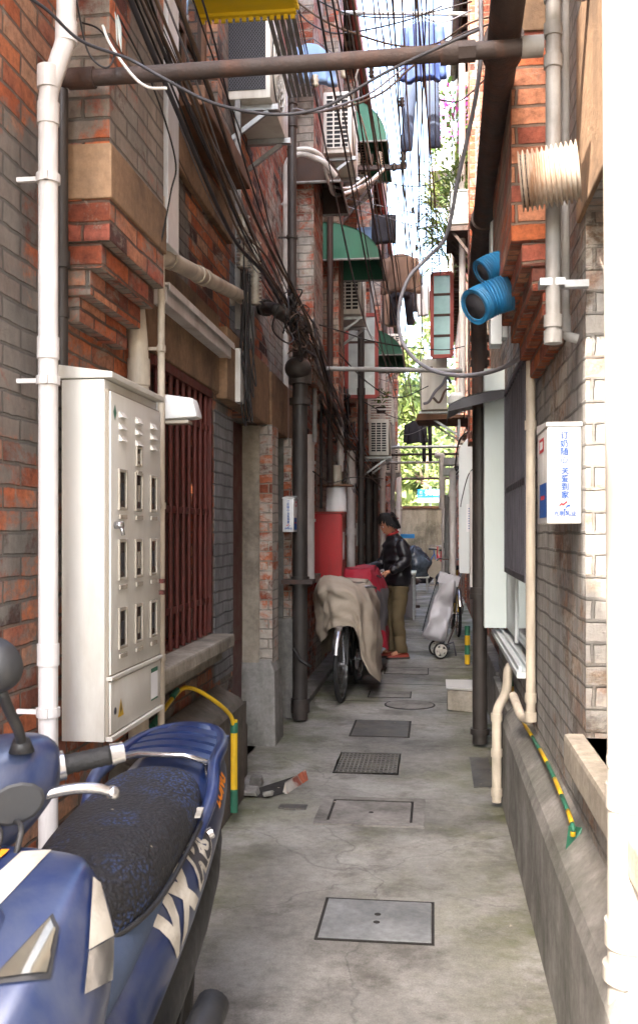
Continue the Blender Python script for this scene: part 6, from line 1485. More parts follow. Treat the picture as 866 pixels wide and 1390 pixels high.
for i,(u,v,d,r_,h_,mt,lab,nm,ct) in enumerate(((575,770,26.3,.25,.35,'dark_cloth','dark bundle on the ground left of the round fan','bundle','bundle'),(608,765,24.8,.3,.45,'bag','slate-blue bundle on the ground right of the round fan','bundle','bundle'),(560,785,25.5,.2,.22,'rust_pipe','rust-coloured pot near the end wall','pot','pot'),(618,770,27.5,.2,.3,'ink_red','red bag by the foot of the end wall','bag','bag'))):
    q = P(u,v,d); m = lump('', q.x, q.y, r_, h_, mt, nm, ct, seed=i+4); single(m, nm, mt, lab, ct, smooth=True)
q = PZ(567, 823, 0) if False else PZ(566, 825, 0); m = MB(); m.box((q.x-.07,q.y-.04,0),(q.x+.05,q.y+.04,.05)); single(m,'loose_brick','rust_pipe','small brown brick lying on the paving left of the trolley','brick',bevel=.01)

# ================================================================= LAUNDRY
def garment(label, name, cat, mat, c, pts, depth=.05, group='laundry hanging over the alley', rz=0, folds=7, hang=True, extra=None, seed=1):
    """pts: outline halves [(half width, z)] from top to bottom; builds a puffed, folded cloth body"""
    t = thing(name, label, cat, c, 0, group)
    N = 28; rings = []; dens = []
    for i in range(len(pts)-1):
        for k in range(4): s = k/4; dens.append((pts[i][0]*(1-s)+pts[i+1][0]*s, pts[i][1]*(1-s)+pts[i+1][1]*s))
    dens.append(pts[-1]); H = pts[0][1]-pts[-1][1]
    for hw, z in dens:
        s = (pts[0][1]-z)/H; r_ = []
        for k in range(N):
            a = 2*math.pi*k/N; x = hw*math.cos(a); y = depth*math.sin(a)*(.4+.6*s)+.03*s*math.sin(x*folds*6+seed+z*2)
            r_.append(V((c[0]+x*math.cos(rz)-y*math.sin(rz), c[1]+x*math.sin(rz)+y*math.cos(rz), c[2]+z+.015*math.sin(x*20+seed)*s)))
        rings.append(r_)
    m = MB(); m.loft(rings); m.build('body', mat, t, smooth=True)
    if extra:
        for nm, offx, top, w0, w1, ln, tilt in extra:
            rr = []
            for k in range(9):
                s = k/8; cx_ = offx+tilt*s; hw = w0*(1-s)+w1*s
                rr.append([V((c[0]+(cx_+hw*math.cos(a))*math.cos(rz)-(depth*.7*math.sin(a))*math.sin(rz), c[1]+(cx_+hw*math.cos(a))*math.sin(rz)+depth*.7*math.sin(a)*math.cos(rz)+.012*math.sin(9*s+seed), c[2]+top-ln*s)) for a in [2*math.pi*j/14 for j in range(14)]])
            m = MB(); m.loft(rr); m.build(nm, mat, t, smooth=True)
    if hang:
        m = MB(); m.tube([V(c)+V((-.16*math.cos(rz),-.16*math.sin(rz),pts[0][1]-.03)), V(c)+V((0,0,pts[0][1]+.05)), V(c)+V((.16*math.cos(rz),.16*math.sin(rz),pts[0][1]-.03))], .004, 5); m.tube([V(c)+V((0,0,pts[0][1]+.05)), V(c)+V((.0,0,pts[0][1]+.12)), V(c)+V((.02,0,pts[0][1]+.14))], .003, 5); m.build('hanger', 'dark_metal', t)
    return t
q = P(573, 30, 9.6); garment('dark blue blouse with long sleeves hanging in front of the sky', 'blouse', 'blouse', 'blouse', (q.x, q.y, q.z-.58), [(.05,.58),(.15,.55),(.17,.45),(.17,.1),(.19,.0)], extra=[('sleeve',-.17,.52,.05,.035,.52,-.02),('sleeve',.17,.52,.05,.035,.52,.04)])
q = P(570, 60, 10.2); garment('faded grey-blue jeans hanging behind the blue blouse', 'jeans', 'jeans', 'denim', (q.x, q.y, q.z-.35), [(.17,.35),(.18,.2),(.17,.1)], extra=[('leg',-.10,.14,.085,.06,.92,-.04),('leg',.11,.14,.085,.06,.9,.05)], hang=False)
q = P(418, 30, 7.2); garment('pale blue shirt hanging at the upper left behind the air conditioner', 'shirt', 'shirt', 'pale_blue', (q.x, q.y+.3, q.z-.32), [(.06,.30),(.11,.27),(.12,.1),(.12,0)], rz=.5, extra=[('sleeve',-.11,.25,.045,.05,.22,-.04),('sleeve',.12,.25,.045,.05,.24,.04)])
q = P(413, 88, 7.6); garment('small striped socks clipped below the pale blue shirt', 'socks', 'socks', 'pale_blue', (q.x, q.y, q.z-.12), [(.03,.12),(.03,.02),(.04,0)], hang=False, depth=.02)
q = P(521, 292, 11.5); garment('dark navy cloth hanging on the left below the rusty arm', 'cloth', 'cloth', 'dark_cloth', (q.x, q.y, q.z-.34), [(.15,.34),(.15,.1),(.14,0)], hang=False)
q = P(543, 345, 13.0); garment('brown jacket hanging in the middle of the gap above the poles', 'jacket', 'jacket', 'brown_cloth', (q.x, q.y, q.z-.5), [(.06,.5),(.17,.46),(.18,.2),(.2,.0)], extra=[('sleeve',-.18,.44,.06,.05,.48,-.04),('sleeve',.19,.44,.06,.05,.48,.05)])
q = P(544, 395, 13.4); garment('black trousers hanging below the brown jacket', 'trousers', 'trousers', 'dark_cloth', (q.x, q.y, q.z-.1), [(.15,.12),(.16,.0)], extra=[('leg',-.09,.04,.07,.05,.42,-.02),('leg',.1,.04,.07,.05,.42,.03)], hang=False)
q = P(574, 388, 14); garment('pale grey cloth hanging right of the brown jacket', 'cloth', 'cloth', 'white_cloth', (q.x, q.y, q.z-.45), [(.09,.45),(.09,.1),(.08,0)], hang=False)
q = P(583, 395, 15); garment('slim dark garment beside the pale grey hanging cloth', 'cloth', 'cloth', 'dark_cloth', (q.x, q.y, q.z-.3), [(.05,.3),(.05,.1),(.05,0)], hang=False)
q = P(563, 572, 15.75); garment('dark jacket with hanging sleeves on the first low drying pole', 'jacket', 'jacket', 'dark_cloth', (q.x, q.y, q.z-.38), [(.05,.38),(.13,.34),(.13,.1),(.14,.02)], extra=[('sleeve',-.13,.33,.045,.035,.3,-.03),('sleeve',.14,.33,.045,.035,.3,.04)])
q = P(579, 572, 15.8); garment('dark trousers hanging beside the dark jacket on the low pole', 'trousers', 'trousers', 'dark_cloth', (q.x, q.y, q.z-.1), [(.07,.10),(.08,.0)], extra=[('leg',-.045,.04,.035,.03,.6,-.0),('leg',.05,.04,.035,.03,.6,.01)], hang=False)
for (u,v,d,nm,mt,lab,w_,h_) in ((590,120,16,'cloth','white_cloth','white sheet hanging high in the sky gap beside the jeans',.16,.7),(532,420,14.5,'cloth','brown_cloth','beige cloth hanging low on the left beneath the brown jacket',.12,.5),(562,400,17,'cloth','dark_cloth','far dark cloth seen through the wires in the middle of the gap',.14,.6),(598,430,13,'cloth','white_cloth','white towel hanging beside the foot of the teal casement',.08,.55),(497,330,12.3,'cloth','pale_blue','faded blue cloth tucked above the large green awning',.12,.4)):
    q = P(u,v,d); garment(lab, nm, 'cloth', mt, (q.x,q.y,q.z-h_/2), [(w_,h_),(w_,.1),(w_*.93,0)], hang=False, seed=u)
# ================================================================= PERSON (facing left and slightly down, hand on the red cover)
base = PZ(537, 893, 0)
FX, FY = base.x, base.y   # between the feet
pt = thing('person', 'person in shiny black padded jacket and olive trousers, looking down beside the red cover', 'person', (FX, FY, 0))
# local frame: face direction = -X with a little toward camera
fd = V((-.93, -.37, 0)).normalized(); sd = V((-fd.y, fd.x, 0))   # sd = person's left? (towards +): 
def B(f, s, z): return V((FX, FY, 0))+fd*f+sd*s+V((0,0,z))
# sd: rotate fd by +90deg -> with fd=-X, sd=-Y (towards camera)  => near side = +s
hipz = .83
# body (skin): torso + head + arms + legs one continuous surface, mostly hidden by the clothes
vs = [B(-.02,0,.84), B(-.02,0,1.0), B(.0,0,1.18), B(.01,0,1.29), B(.035,0,1.36), B(.055,0,1.41), B(.075,0,1.485), B(.07,0,1.55),
      B(-.01,.155,1.27), B(-.02,.225,1.09), B(.09,.235,1.0), B(.17,.235,.965),
      B(-.01,-.155,1.27), B(.07,-.195,1.08), B(.26,-.12,.995), B(.395,-.09,.99),
      B(-.02,.085,.80), B(.01,.09,.46), B(-.04,.09,.09), B(.09,.10,.04),
      B(-.02,-.085,.80), B(.03,-.09,.46), B(.0,-.09,.09), B(.13,-.09,.04)]
es = [(0,1),(1,2),(2,3),(3,4),(4,5),(5,6),(6,7),(3,8),(8,9),(9,10),(10,11),(3,12),(12,13),(13,14),(14,15),(0,16),(16,17),(17,18),(18,19),(0,20),(20,21),(21,22),(22,23)]
rs = [.11,.11,.12,.07,.05,.045,.06,.05,.035,.03,.026,.022,.035,.03,.026,.022,.075,.05,.034,.03,.075,.05,.034,.03]
body = skin('body', vs, es, rs, 'skin', pt, 2)
# head shape with face
hc_ = B(.085, 0, 1.485); tilt = R(24)
up = (V((0,0,1))*math.cos(tilt)+fd*math.sin(tilt)).normalized(); ff = (fd*math.cos(tilt)-V((0,0,1))*math.sin(tilt)).normalized()
N = 32; rings = []
prof = [(-.118,.018,.030),(-.108,.036,.052),(-.09,.050,.068),(-.065,.060,.078),(-.04,.066,.084),(-.01,.071,.089),(.02,.074,.093),(.05,.073,.093),(.08,.063,.082),(.10,.045,.06),(.112,.018,.025)]
for h_, w_, d_ in prof:
    r_ = []
    for k in range(N):
        a = 2*math.pi*k/N; fx = math.cos(a)*d_; sx_ = math.sin(a)*w_
        if math.cos(a) > 0:
            fr_ = math.cos(a)
            bump = 0
            if fr_ > .965: bump += .018*max(0, 1-abs(h_+.028)/.028)      # nose
            if fr_ > .85: bump += .006*max(0, 1-abs(h_+.068)/.014)       # lips
            if .80 < fr_ < .95: bump -= .008*max(0, 1-abs(h_-.002)/.02)  # eye sockets
            if fr_ > .85: bump += .006*max(0, 1-abs(h_+.104)/.02)        # chin
            fx += bump-.008*max(0, h_-.02)*8*(1 if fr_ > .5 else 0)
        if h_ < -.05 and math.cos(a) < .2: fx += .02*(-.05-h_)/.06
        r_.append(hc_+ff*(fx+.004)+sd*sx_+up*h_)
    rings.append(r_)
m = MB(); m.loft(rings); m.build('head', 'skin', pt, smooth=True, sub=1)
for s_ in (-1, 1):
    e = hc_+ff*.083+sd*.030*s_+up*.002
    m = MB(); m.sphere(e-ff*.006, .011, 10, 8); ey = m.build('eye', 'paper', pt, smooth=True)
    m = MB(); m.sphere(e+ff*.002, .006, 8, 6); m.build('iris', 'hair', ey, smooth=True)
    m = MB(); m.tube([hc_+ff*.082+sd*.045*s_+up*.022, hc_+ff*.090+sd*.03*s_+up*.028, hc_+ff*.092+sd*.014*s_+up*.024], .0035, 6); m.build('eyebrow', 'hair', pt, smooth=True)
    m = MB(); m.sphere(hc_+sd*.074*s_-ff*.005-up*.012, .026, 10, 8, (.45,.5,1)); m.build('ear', 'skin', pt, smooth=True)
m = MB(); m.tube([hc_+ff*.084+sd*.022-up*.067, hc_+ff*.093-up*.066, hc_+ff*.084-sd*.022-up*.067], .0045, 6); m.build('mouth', 'collar', pt, smooth=True)
# hair: cap with fringe and uneven locks
rings = []; rnd = random.Random(4)
for i in range(10):
    t_ = i/9
    r_ = []
    for k in range(N):
        a = 2*math.pi*k/N; ca_ = math.cos(a)
        low = .058 if ca_ > .55 else (.0 if ca_ > .15 else (-.045 if ca_ > -.3 else -.085))
        low += rnd.uniform(-.008,.008)
        th = math.pi/2*(1-t_); 
        hh = low*t_+.138*math.cos(t_*math.pi/2)
        rad = math.sin(t_*math.pi/2)**.72
        wob = 1+.05*math.sin(7*a+i*1.7)+.04*math.sin(13*a+i)+rnd.uniform(-.03,.03)
        r_.append(hc_+ff*(ca_*(.084 if ca_ > 0 else .108)*rad*wob-.006)+sd*(math.sin(a)*.088*rad*wob)+up*hh)
    rings.append(r_)
m = MB(); m.loft(rings, caps=True)
for k in range(420):
    a = rnd.uniform(0,6.28); ca_ = math.cos(a); l0 = .045 if ca_ > .55 else (.01 if ca_ > .1 else -.05)
    p0 = hc_+ff*(ca_*.098-.006)+sd*math.sin(a)*.082+up*(rnd.uniform(l0,.115)); 
    dn = (-up*.05 if ca_ < .5 else -up*.03)+ (ff*ca_+sd*math.sin(a))*rnd.uniform(.008,.030)
    w_ = (ff*-math.sin(a)+sd*ca_)*.006
    m.add([p0-w_, p0+w_, p0+dn], [(0,1,2)])
m.build('hair', 'hair', pt, smooth=True)
# jacket
ja = []
def tor(z, hw, hd, f=0): return [B(f+hd*math.cos(a), hw*math.sin(a), z) for a in [2*math.pi*k/36 for k in range(36)]]
rings = []
for i in range(31):
    s = i/30; z = .79+.555*s
    hw = .185-.012*abs(s-.45)*2+(.02*(s > .1))-(.10*max(0, s-.86)/.14); hd = .135+.012*math.sin(s*3)-(.06*max(0, s-.84)/.16)
    if s < .06: hw *= .93; hd *= .93
    q = .014*abs(math.sin(s*math.pi*6.5)); rings.append(tor(z-.0, hw+q-.008, hd+q-.008, -.025+.04*s**2))
rings.append(tor(1.365, .062, .062, .02)); rings.append(tor(1.40, .06, .06, .035))
m = MB(); m.loft(rings, caps=False); m.v = [p+V((1,1,.4))*.012*noise.noise(p*16) for p in m.v]; jk = m.build('jacket', 'jacket', pt, smooth=True, sub=1)
def limb(path, radii, mat, name, par, puff=.010, n=20, nq=5):
    c = [p+V((1,1,0))*.008*noise.noise(p*13) for p in catmull(path, 10)]; L = len(c); rr = []
    for i in range(L):
        s = i/(L-1)*(len(radii)-1); k = min(int(s), len(radii)-2); r0 = radii[k]*(1-(s-k))+radii[k+1]*(s-k)
        rr.append(r0+puff*abs(math.sin(i/(L-1)*math.pi*nq))-puff*.6)
    m = MB(); m.tube(c, rr, n); return m.build(name, mat, par, smooth=True)
limb([B(-.01,.15,1.305), B(-.01,.19,1.22), B(-.03,.22,1.11), B(.01,.235,1.05), B(.09,.24,1.0), B(.155,.24,.97)], [.05,.073,.068,.062,.052,.038], 'jacket', 'sleeve', jk)
limb([B(-.01,-.155,1.305), B(.0,-.19,1.22), B(.06,-.20,1.09), B(.14,-.18,1.02), B(.26,-.12,.995), B(.385,-.09,.99)], [.05,.073,.066,.060,.054,.04], 'jacket', 'sleeve', jk)
m = MB(); m.tube([B(.035+.055*math.cos(a), .055*math.sin(a), 1.385+.018*math.cos(a)*-1) for a in [2*math.pi*k/20 for k in range(21)]], .014, 8); m.build('collar', 'collar', pt, smooth=True)
# trousers
tr = MB(); rings = []
for z, hw, hd in ((.84,.155,.115),(.78,.165,.125),(.74,.165,.12)): rings.append([B(-.02+hd*math.cos(a), hw*math.sin(a), z) for a in [2*math.pi*k/24 for k in range(24)]])
tr.loft(rings); to = tr.build('trousers', 'trouser', pt, smooth=True)
limb([B(-.02,.085,.80), B(-.01,.09,.62), B(.01,.095,.46), B(-.01,.095,.28), B(-.035,.095,.07)], [.095,.086,.073,.068,.066], 'trouser', 'trouser_leg', to, .005, nq=9)
limb([B(-.02,-.085,.80), B(.0,-.09,.62), B(.03,-.09,.46), B(.02,-.09,.28), B(.01,-.09,.07)], [.095,.086,.073,.068,.066], 'trouser', 'trouser_leg', to, .005, nq=9)
# shoes
for f0, s0 in ((-.045,.095),(.0,-.09)):
    rings = []
    for f_, w_, h_ in ((-.075,.022,.05),(-.06,.036,.07),(-.01,.040,.075),(.06,.043,.062),(.12,.046,.048),(.165,.038,.036),(.185,.018,.022)):
        rings.append([B(f0+f_, s0+w_*x_, h_*z_) for x_, z_ in ((-1,.08),(-1,.5),(-.75,.9),(0,1),(.75,.9),(1,.5),(1,.08),(0,.05))])
    m = MB(); m.loft(rings); sh = m.build('shoe', 'shoe_red', pt, smooth=True, sub=1)
    m = MB(); m.loft([[B(f0+f_, s0+w_*1.06*x_, z_) for x_, z_ in ((-1,.003),(-1,.022),(1,.022),(1,.003))] for f_, w_ in ((-.08,.02),(-.06,.037),(.0,.041),(.06,.044),(.12,.047),(.17,.038),(.19,.016))]); m.build('sole', 'shoe', sh, smooth=True, edge=50)
# hands
def hand(w, d, side, palm_dn, nm='hand'):
    d = V(d).normalized(); side = V(side).normalized(); dn = d.cross(side); 
    if dn.z > 0: dn = -dn
    vs = [w-d*.02, w+d*.02, w+d*.055]; es = [(0,1),(1,2)]; rs = [.022,.028,.03]
    L = [.062,.072,.068,.052]
    for k in range(4):
        o = side*(-.030+.020*k); a = w+d*.075+o; i0 = len(vs)
        vs += [w+d*.05+o*.8, a, a+d*L[k]*.5+dn*.012, a+d*L[k]*.75+dn*.036, a+d*L[k]*.72+dn*.055]; rs += [.012,.0095,.009,.008,.007]
        es += [(2,i0),(i0,i0+1),(i0+1,i0+2),(i0+2,i0+3),(i0+3,i0+4)]
    i0 = len(vs); th = -side
    vs += [w+d*.02+th*.03, w+d*.05+th*.052+dn*.012, w+d*.072+th*.05+dn*.03]; rs += [.014,.011,.0085]; es += [(1,i0),(i0,i0+1),(i0+1,i0+2)]
    return skin(nm, vs, es, rs, 'skin', pt, 2)
hand(B(.175,.24,.963), fd*.9-V((0,0,.35))-sd*.1, sd*-1, 1)
hand(B(.395,-.09,.99), fd-V((0,0,.25)), sd, 1)
# ================================================================= CABLES
random.seed(21)
def cable(pts, r, mat, label, group=None, n=6, smoothn=8, nm='cable'):
    m = MB(); m.tube(catmull(pts, smoothn), r, n)
    return single(m, nm, mat, label, 'cable', group, smooth=True)
GB = 'black cables bundled along the left wall'
# main bundle: sweeps from top-left near the camera to the soil pipe
ctrl = [V((-.96,1.9,3.62)), V((-.945,2.75,3.34)), V((-.93,3.6,3.13)), V((-.95,4.6,3.02)), V((-.97,5.6,2.96)), V((-.95,6.6,2.90)), V((-.93,7.3,2.86))]
for k in range(18):
    ox, oz = random.gauss(0,.034), random.gauss(0,.07); wob = random.uniform(.5, 2.2)
    pts = []
    for i, c in enumerate(ctrl):
        pts.append(c+V((ox*(.7 if i > 3 else 1.1)+random.gauss(0,.012)*wob, random.uniform(-.1,.1), oz*(1.5-.16*i)+random.gauss(0,.022)*wob-(.02 if i % 2 else 0))))
    mt = random.choice(['black_rub']*5+['brown_cable','brown_cable','brown_cable','ink_dark','grey_cable'])
    cable(pts, random.choice([.0025,.0035,.0045,.006]) if k > 1 else .010, mt, 'one of the dark cables bundled together along the left wall above the barred window', GB)
# bundle continues past the soil pipe into the distance, dropping
ctrl2 = [V((-.94,7.2,2.88)), V((-.92,7.9,2.72)), V((-.95,8.8,2.60)), V((-.93,10.2,2.42)), V((-.96,12.0,2.38)), V((-.9,14.5,2.30)), V((-.93,18,2.3))]
for k in range(22):
    ox, oz = random.gauss(0,.035), random.gauss(0,.08)
    pts = [c+V((ox+random.gauss(0,.02), random.uniform(-.15,.15), oz+random.gauss(0,.035))) for c in ctrl2]
    cable(pts, random.choice([.004,.006,.008]), random.choice(['black_rub','black_rub','brown_cable','grey_cable']), 'one of the tangled cables sagging along the left wall beyond the soil pipe', 'tangled cables beyond the soil pipe')
# tangle loops around the soil pipe and drooping coil by the lintel
for k in range(14):
    c = V((-.95, random.uniform(5.9,7.2), random.uniform(2.72,3.0))); rr = random.uniform(.06,.16); ph = random.uniform(0,6); pts = []
    for j in range(9):
        a = ph+j*.9; pts.append(c+V((random.uniform(-.04,.06), math.cos(a)*rr*1.3+j*.02, math.sin(a)*rr-.0*j)))
    cable(pts, random.choice([.003,.004,.005]), random.choice(['black_rub','brown_cable','white_cable' if k == 3 else 'black_rub']), 'loose loop of wire in the knot beside the black elbow pipe' , 'loops of wire knotted by the elbow pipe')
for k in range(12):
    y = random.uniform(5.1,5.3); z0 = random.uniform(2.75,3.05); z1 = random.uniform(1.98,2.25); x = random.uniform(-1.08,-1.0)
    pts = [V((x,y,z0)), V((x+.01,y+random.uniform(-.03,.03),(z0*2+z1)/3)), V((x+random.uniform(-.01,.03),y+random.uniform(-.04,.04),(z0+2*z1)/3)), V((x+.02,y-.03,z1+.05)), V((x+.03,y+.02,z1-.02)), V((x+.02,y+.06,z1+.05)), V((x,y+.03,z1+.25))]
    cable(pts, random.choice([.0035,.0045]), 'black_rub', 'black wire drooping in the coil beside the junction box under the lintel', 'wires coiled by the junction box')
# thin wires hanging across white duct
for (a, b_, c_, lab, mt, r_) in (((170,0),(240,240),(232,330),'thin black wire crossing the white boxed duct','black_rub',.0035),((155,60),(320,250),(250,150),'x','x',0)):
    if lab == 'x': continue
    cable([P(150,0,3.0),P(205,110,3.2),P(238,215,3.4),P(232,262,3.45),P(218,335,3.5)], .0035, mt, lab)
cable([P(140,35,2.9),P(150,60,2.85),P(178,100,2.8),P(200,118,2.75),P(226,120,2.7)], .0045, 'white_cable', 'white wire looping over the near rusty cross pipe')
cable([P(0,-25,2.4),P(60,10,2.5),P(110,55,2.6),P(175,80,2.7),P(220,105,2.7),P(290,140,2.75),P(370,155,2.8),P(440,145,2.8),P(520,100,2.75),P(600,62,2.7),P(650,40,2.7)], .0045, 'ink_dark', 'long dark wire slung under the near cross pipe from left to right')
cable([P(104,0,2.8),P(120,70,2.8),P(145,92,2.8),P(155,70,2.85),P(135,40,2.9),P(110,30,2.95)], .003, 'black_rub', 'thin wire loop hanging behind the kinked white drainpipe')
# folded green-grey plastic at the top left
m = MB(); a = P(128,0,3.0); b_ = P(165,62,3.0); n = 7
for k in range(n): 
    p0 = a.lerp(b_, k/n); p1 = a.lerp(b_, (k+1)/n); m.add([p0+V((0,0,.08)), p1+V((0,0,.06)), p1.lerp(p0,.5)+V((0,.02,-.02)), p0+V((.0,.01,.01))], [(0,1,2,3)])
m.add([V(p)+V((.0,.004,.0)) for p in m.v], [tuple(x for x in reversed(f)) for f in m.f])
single(m, 'plastic_strip', 'pale_green', 'crumpled green-grey plastic strip caught in the cables at the upper left', 'plastic strip')
# cross wires over the alley (upper centre)
W = [
 ([(400,0,6),(440,28,6),(480,45,6.2),(540,62,6.5),(590,60,6.5),(640,30,6),(700,15,5.5)], .007, 'brown_cable', 'brown cable sweeping across the alley above the cross pipe'),
 ([(400,12,7),(425,34,7),(455,45,7),(500,40,7),(560,25,7),(600,8,7)], .006, 'ink_dark', 'dark wire curving above the brown cable near the top'),
 ([(430,0,7.5),(470,18,7.5),(520,24,7.5),(570,20,7.5),(640,2,7.5)], .006, 'black_rub', 'dark wire highest across the alley near the hanging blouse'),
 ([(410,155,6),(470,145,6),(520,125,6),(560,90,6),(620,50,6),(700,20,5)], .007, 'brown_cable', 'brown cable drooping across the alley from beneath the pale shirt'),
 ([(398,148,4),(430,152,4.5),(470,140,5),(505,125,5.5),(548,92,6)], .006, 'grey_cable', 'grey cable joining the pale shirt corner to the blouse'),
 ([(560,18,8),(600,30,7.5),(640,14,7)], .006, 'grey_cable', 'short grey cable beside the blouse hanger'),
 ([(595,135,7),(620,138,7),(640,125,6.8),(665,100,6.5)], .006, 'ink_dark', 'dark wire slung between the jeans and the overhead iron pipe'),
 ([(430,440,8),(470,452,8.5),(500,462,9),(545,470,9.5),(600,475,9.8),(630,470,10)], .006, 'black_rub', 'thin black wire crossing just above the galvanised pipe'),
 ([(460,480,9),(500,520,10),(540,540,11),(590,520,12)], .006, 'black_rub', 'thin black wire sagging below the galvanised pipe'),
 ([(425,640,8),(450,655,9),(480,648,10),(520,650,12)], .006, 'black_rub', 'thin black wire sagging above the white spool'),
]
for pts, r_, mt, lab in W: cable([P(*p) for p in pts], r_, mt, lab)
# grey hose loop on the right
cable([P(652,0,4.6),P(652,80,4.6),P(640,160,4.8),P(622,240,5.0),P(606,318,5.2),P(580,350,5.3),P(556,375,5.3),P(543,410,5.3),P(542,450,5.3),P(556,480,5.2),P(585,502,5.0),P(630,510,4.8),P(680,500,4.4),P(720,475,4.1),P(752,452,3.9)], .011, 'grey_cable', 'thick grey cable making a wide loop over the alley to the grey downpipe', n=8)
cable([P(754,478,3.7),P(750,520,3.75),P(744,565,3.8)], .007, 'ink_dark', 'short dark cable hanging above the right milk box')
cable([P(690,340,4.4),P(700,420,4.3),P(706,470,4.2)], .005, 'ink_dark', 'thin wire hanging under the corbelled brick pier')
# white hoses from hood
cable([P(400,203,7.3),P(420,203,7.3),P(436,212,7.4),P(446,235,7.6),P(452,262,8),P(470,262,8.4),P(500,248,8.8),P(520,230,9.2)], .017, 'white_cable', 'thick white hose curling over the brown hood towards the rusty arm', n=10)
cable([P(438,216,7.4),P(444,240,7.5),P(450,252,7.7),P(475,255,8.2),P(498,240,8.8)], .011, 'white_cable', 'thinner white hose following the thick one under the rusty arm', n=8)
cable([P(490,80,7),P(478,130,7.2),P(490,160,7.5),P(498,190,8),P(505,225,8.8)], .007, 'white_cable', 'white wire dropping from the cross pipe to the rusty arm insulators')
# wires running along the alley towards the far end
al = [(-.52,4.9,0),(-.46,5.2,0),(-.40,4.6,0),(-.30,5.6,0),(-.22,5.0,0),(-.15,5.9,0),(-.08,5.3,0),(-.02,5.0,0),(.02,5.6,0),(-.35,6.2,0),(-.12,4.4,0),(-.62,4.4,0)]
for k, (x, z, _) in enumerate(al):
    z *= .93; dx = random.uniform(-.12,.06); pts = [V((x+dx,2.0,z+.5)), V((x+dx*.6,5,z+.05)), V((x,9,z-.2)), V((x+random.uniform(-.05,.05),13,z-.35)), V((x,18,z-.35)), V((x+random.uniform(-.1,.1),26,z-.2))]
    c = cable(pts, random.choice([.004,.005,.007]), random.choice(['black_rub','ink_dark','brown_cable']), 'one of the black service wires strung overhead lengthwise down the alley', 'overhead wires running down the alley')
for k in range(16):
    x = random.uniform(-.7,.2); z = random.uniform(3.6,6.2); x2 = x+random.uniform(-.25,.25)
    pts = [V((x,random.uniform(3,5),z)), V(((x+x2)/2+random.uniform(-.06,.06),9,z-random.uniform(.2,.7))), V((x2,13,z-random.uniform(.1,.5))), V((x2+random.uniform(-.2,.2),random.uniform(16,24),z-random.uniform(.0,.6)))]
    cable(pts, random.choice([.0035,.0045,.006]), random.choice(['black_rub','ink_dark','brown_cable','grey_cable']), 'one of the thin slack wires criss-crossing high over the alley', 'slack wires high over the alley')
for k in range(10):
    y = random.uniform(8,16); z = random.uniform(3.0,5.6)
    pts = [V((-1.1,y,z)), V((-.5,y+random.uniform(-.3,.4),z-random.uniform(.1,.35))), V((.0,y+random.uniform(-.2,.5),z-random.uniform(.1,.3))), V((.5,y+random.uniform(-.2,.9),z+random.uniform(-.3,.4)))]
    cable(pts, random.choice([.004,.006]), random.choice(['black_rub','ink_dark','grey_cable']), 'one of the thin wires slung from wall to wall over the alley', 'thin wires slung from wall to wall')
# little insulators on the overhead wires
for (u,v,d) in ((504,106,7),(535,232,9),(504,220,8.9),(545,145,7.6),(560,290,11),(565,340,12),(428,118,6),(466,106,6.4)):
    q = P(u,v,d); m = MB(); m.tube([q+V((0,0,k*.014)) for k in range(6)], [.012,.024,.014,.024,.014,.02], 10); single(m, 'insulator', 'black_pipe' if u > 500 else 'ceramic', 'small knob insulator threaded on an overhead wire', 'insulator', 'knob insulators on the overhead wires', smooth=True)
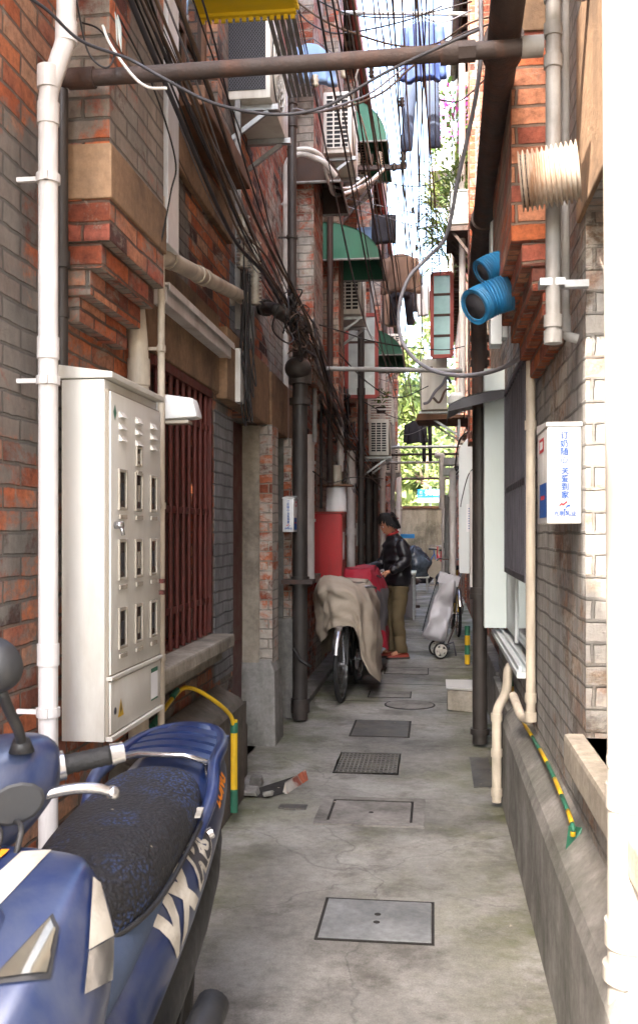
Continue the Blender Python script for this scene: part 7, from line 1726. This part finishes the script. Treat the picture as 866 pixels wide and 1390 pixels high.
# far tangled wires hanging on left wall
for k in range(26):
    y = random.uniform(8.2,16); z = random.uniform(2.0,3.4); pts = [V((-1.02,y,z)), V((-1.0+random.uniform(-.05,.1),y+random.uniform(.1,.5),z-random.uniform(.05,.4))), V((-1.0+random.uniform(-.05,.12),y+random.uniform(.4,1.0),z-random.uniform(-.1,.5))), V((-1.05,y+random.uniform(.8,1.6),z+random.uniform(-.3,.3)))]
    cable(pts, random.choice([.005,.007,.009]), random.choice(['black_rub','brown_cable','ink_dark','grey_cable']), 'stray cable drooping on the far part of the left wall', 'stray cables on the far left wall')
for k in range(12):
    y = random.uniform(9,17); z = random.uniform(1.9,3.2); pts = [V((.42,y,z)), V((.36+random.uniform(-.1,.05),y+random.uniform(.1,.5),z-random.uniform(.05,.4))), V((.36+random.uniform(-.1,.05),y+random.uniform(.4,1.0),z-random.uniform(-.1,.5))), V((.45,y+random.uniform(.8,1.6),z+random.uniform(-.3,.3)))]
    cable(pts, random.choice([.005,.007,.009]), random.choice(['black_rub','brown_cable','ink_dark','grey_cable']), 'stray cable drooping on the far part of the right wall', 'stray cables on the far right wall')
# ================================================================= CAMERA, LIGHT, WORLD
cam = bpy.data.cameras.new('camera'); co = bpy.data.objects.new('camera', cam); COL.objects.link(co)
co.location = (0, 0, HC); co.rotation_euler = (R(90), 0, YAW)
cam.sensor_fit = 'VERTICAL'; cam.sensor_height = 36; cam.lens = 36*F/1390
cam.shift_y = 27/1390; cam.clip_end = 1000; cam.clip_start = .05
cam.dof.use_dof = True; cam.dof.focus_distance = 9.5; cam.dof.aperture_fstop = 13
scn.camera = co
SUN_AZ = math.atan(.5); SUN_EL = R(50)          # light travels towards (+x, +y)
dirv = V((math.sin(SUN_AZ)*math.cos(SUN_EL), math.cos(SUN_AZ)*math.cos(SUN_EL), -math.sin(SUN_EL)))
sl = bpy.data.lights.new('sun', 'SUN'); sl.energy = 2.0; sl.angle = R(.5); sl.color = (1, .90, .78)
so = bpy.data.objects.new('sun', sl); COL.objects.link(so); so.rotation_euler = dirv.to_track_quat('-Z', 'Y').to_euler()
w = bpy.data.worlds.new('World'); scn.world = w; w.use_nodes = True
nt = w.node_tree; bg = nt.nodes['Background']; sk = nt.nodes.new('ShaderNodeTexSky'); sk.sky_type = 'NISHITA'; sk.sun_disc = False
sk.sun_elevation = SUN_EL; sk.sun_rotation = math.atan2(-dirv.x, -dirv.y)
sk.air_density = 1.2; sk.dust_density = 4.0; sk.ozone_density = .6
nt.links.new(sk.outputs[0], bg.inputs[0]); bg.inputs[1].default_value = .15
scn.view_settings.view_transform = 'Standard'; scn.view_settings.look = 'None'; scn.view_settings.gamma = 1
scn.view_settings.exposure = 3.95
scn.render.engine = 'CYCLES'
scn.cycles.max_bounces = 8; scn.cycles.diffuse_bounces = 5; scn.cycles.use_denoising = True
scn.cycles.sample_clamp_indirect = 8
for o in bpy.data.objects:
    if '_base' in o: del o['_base']
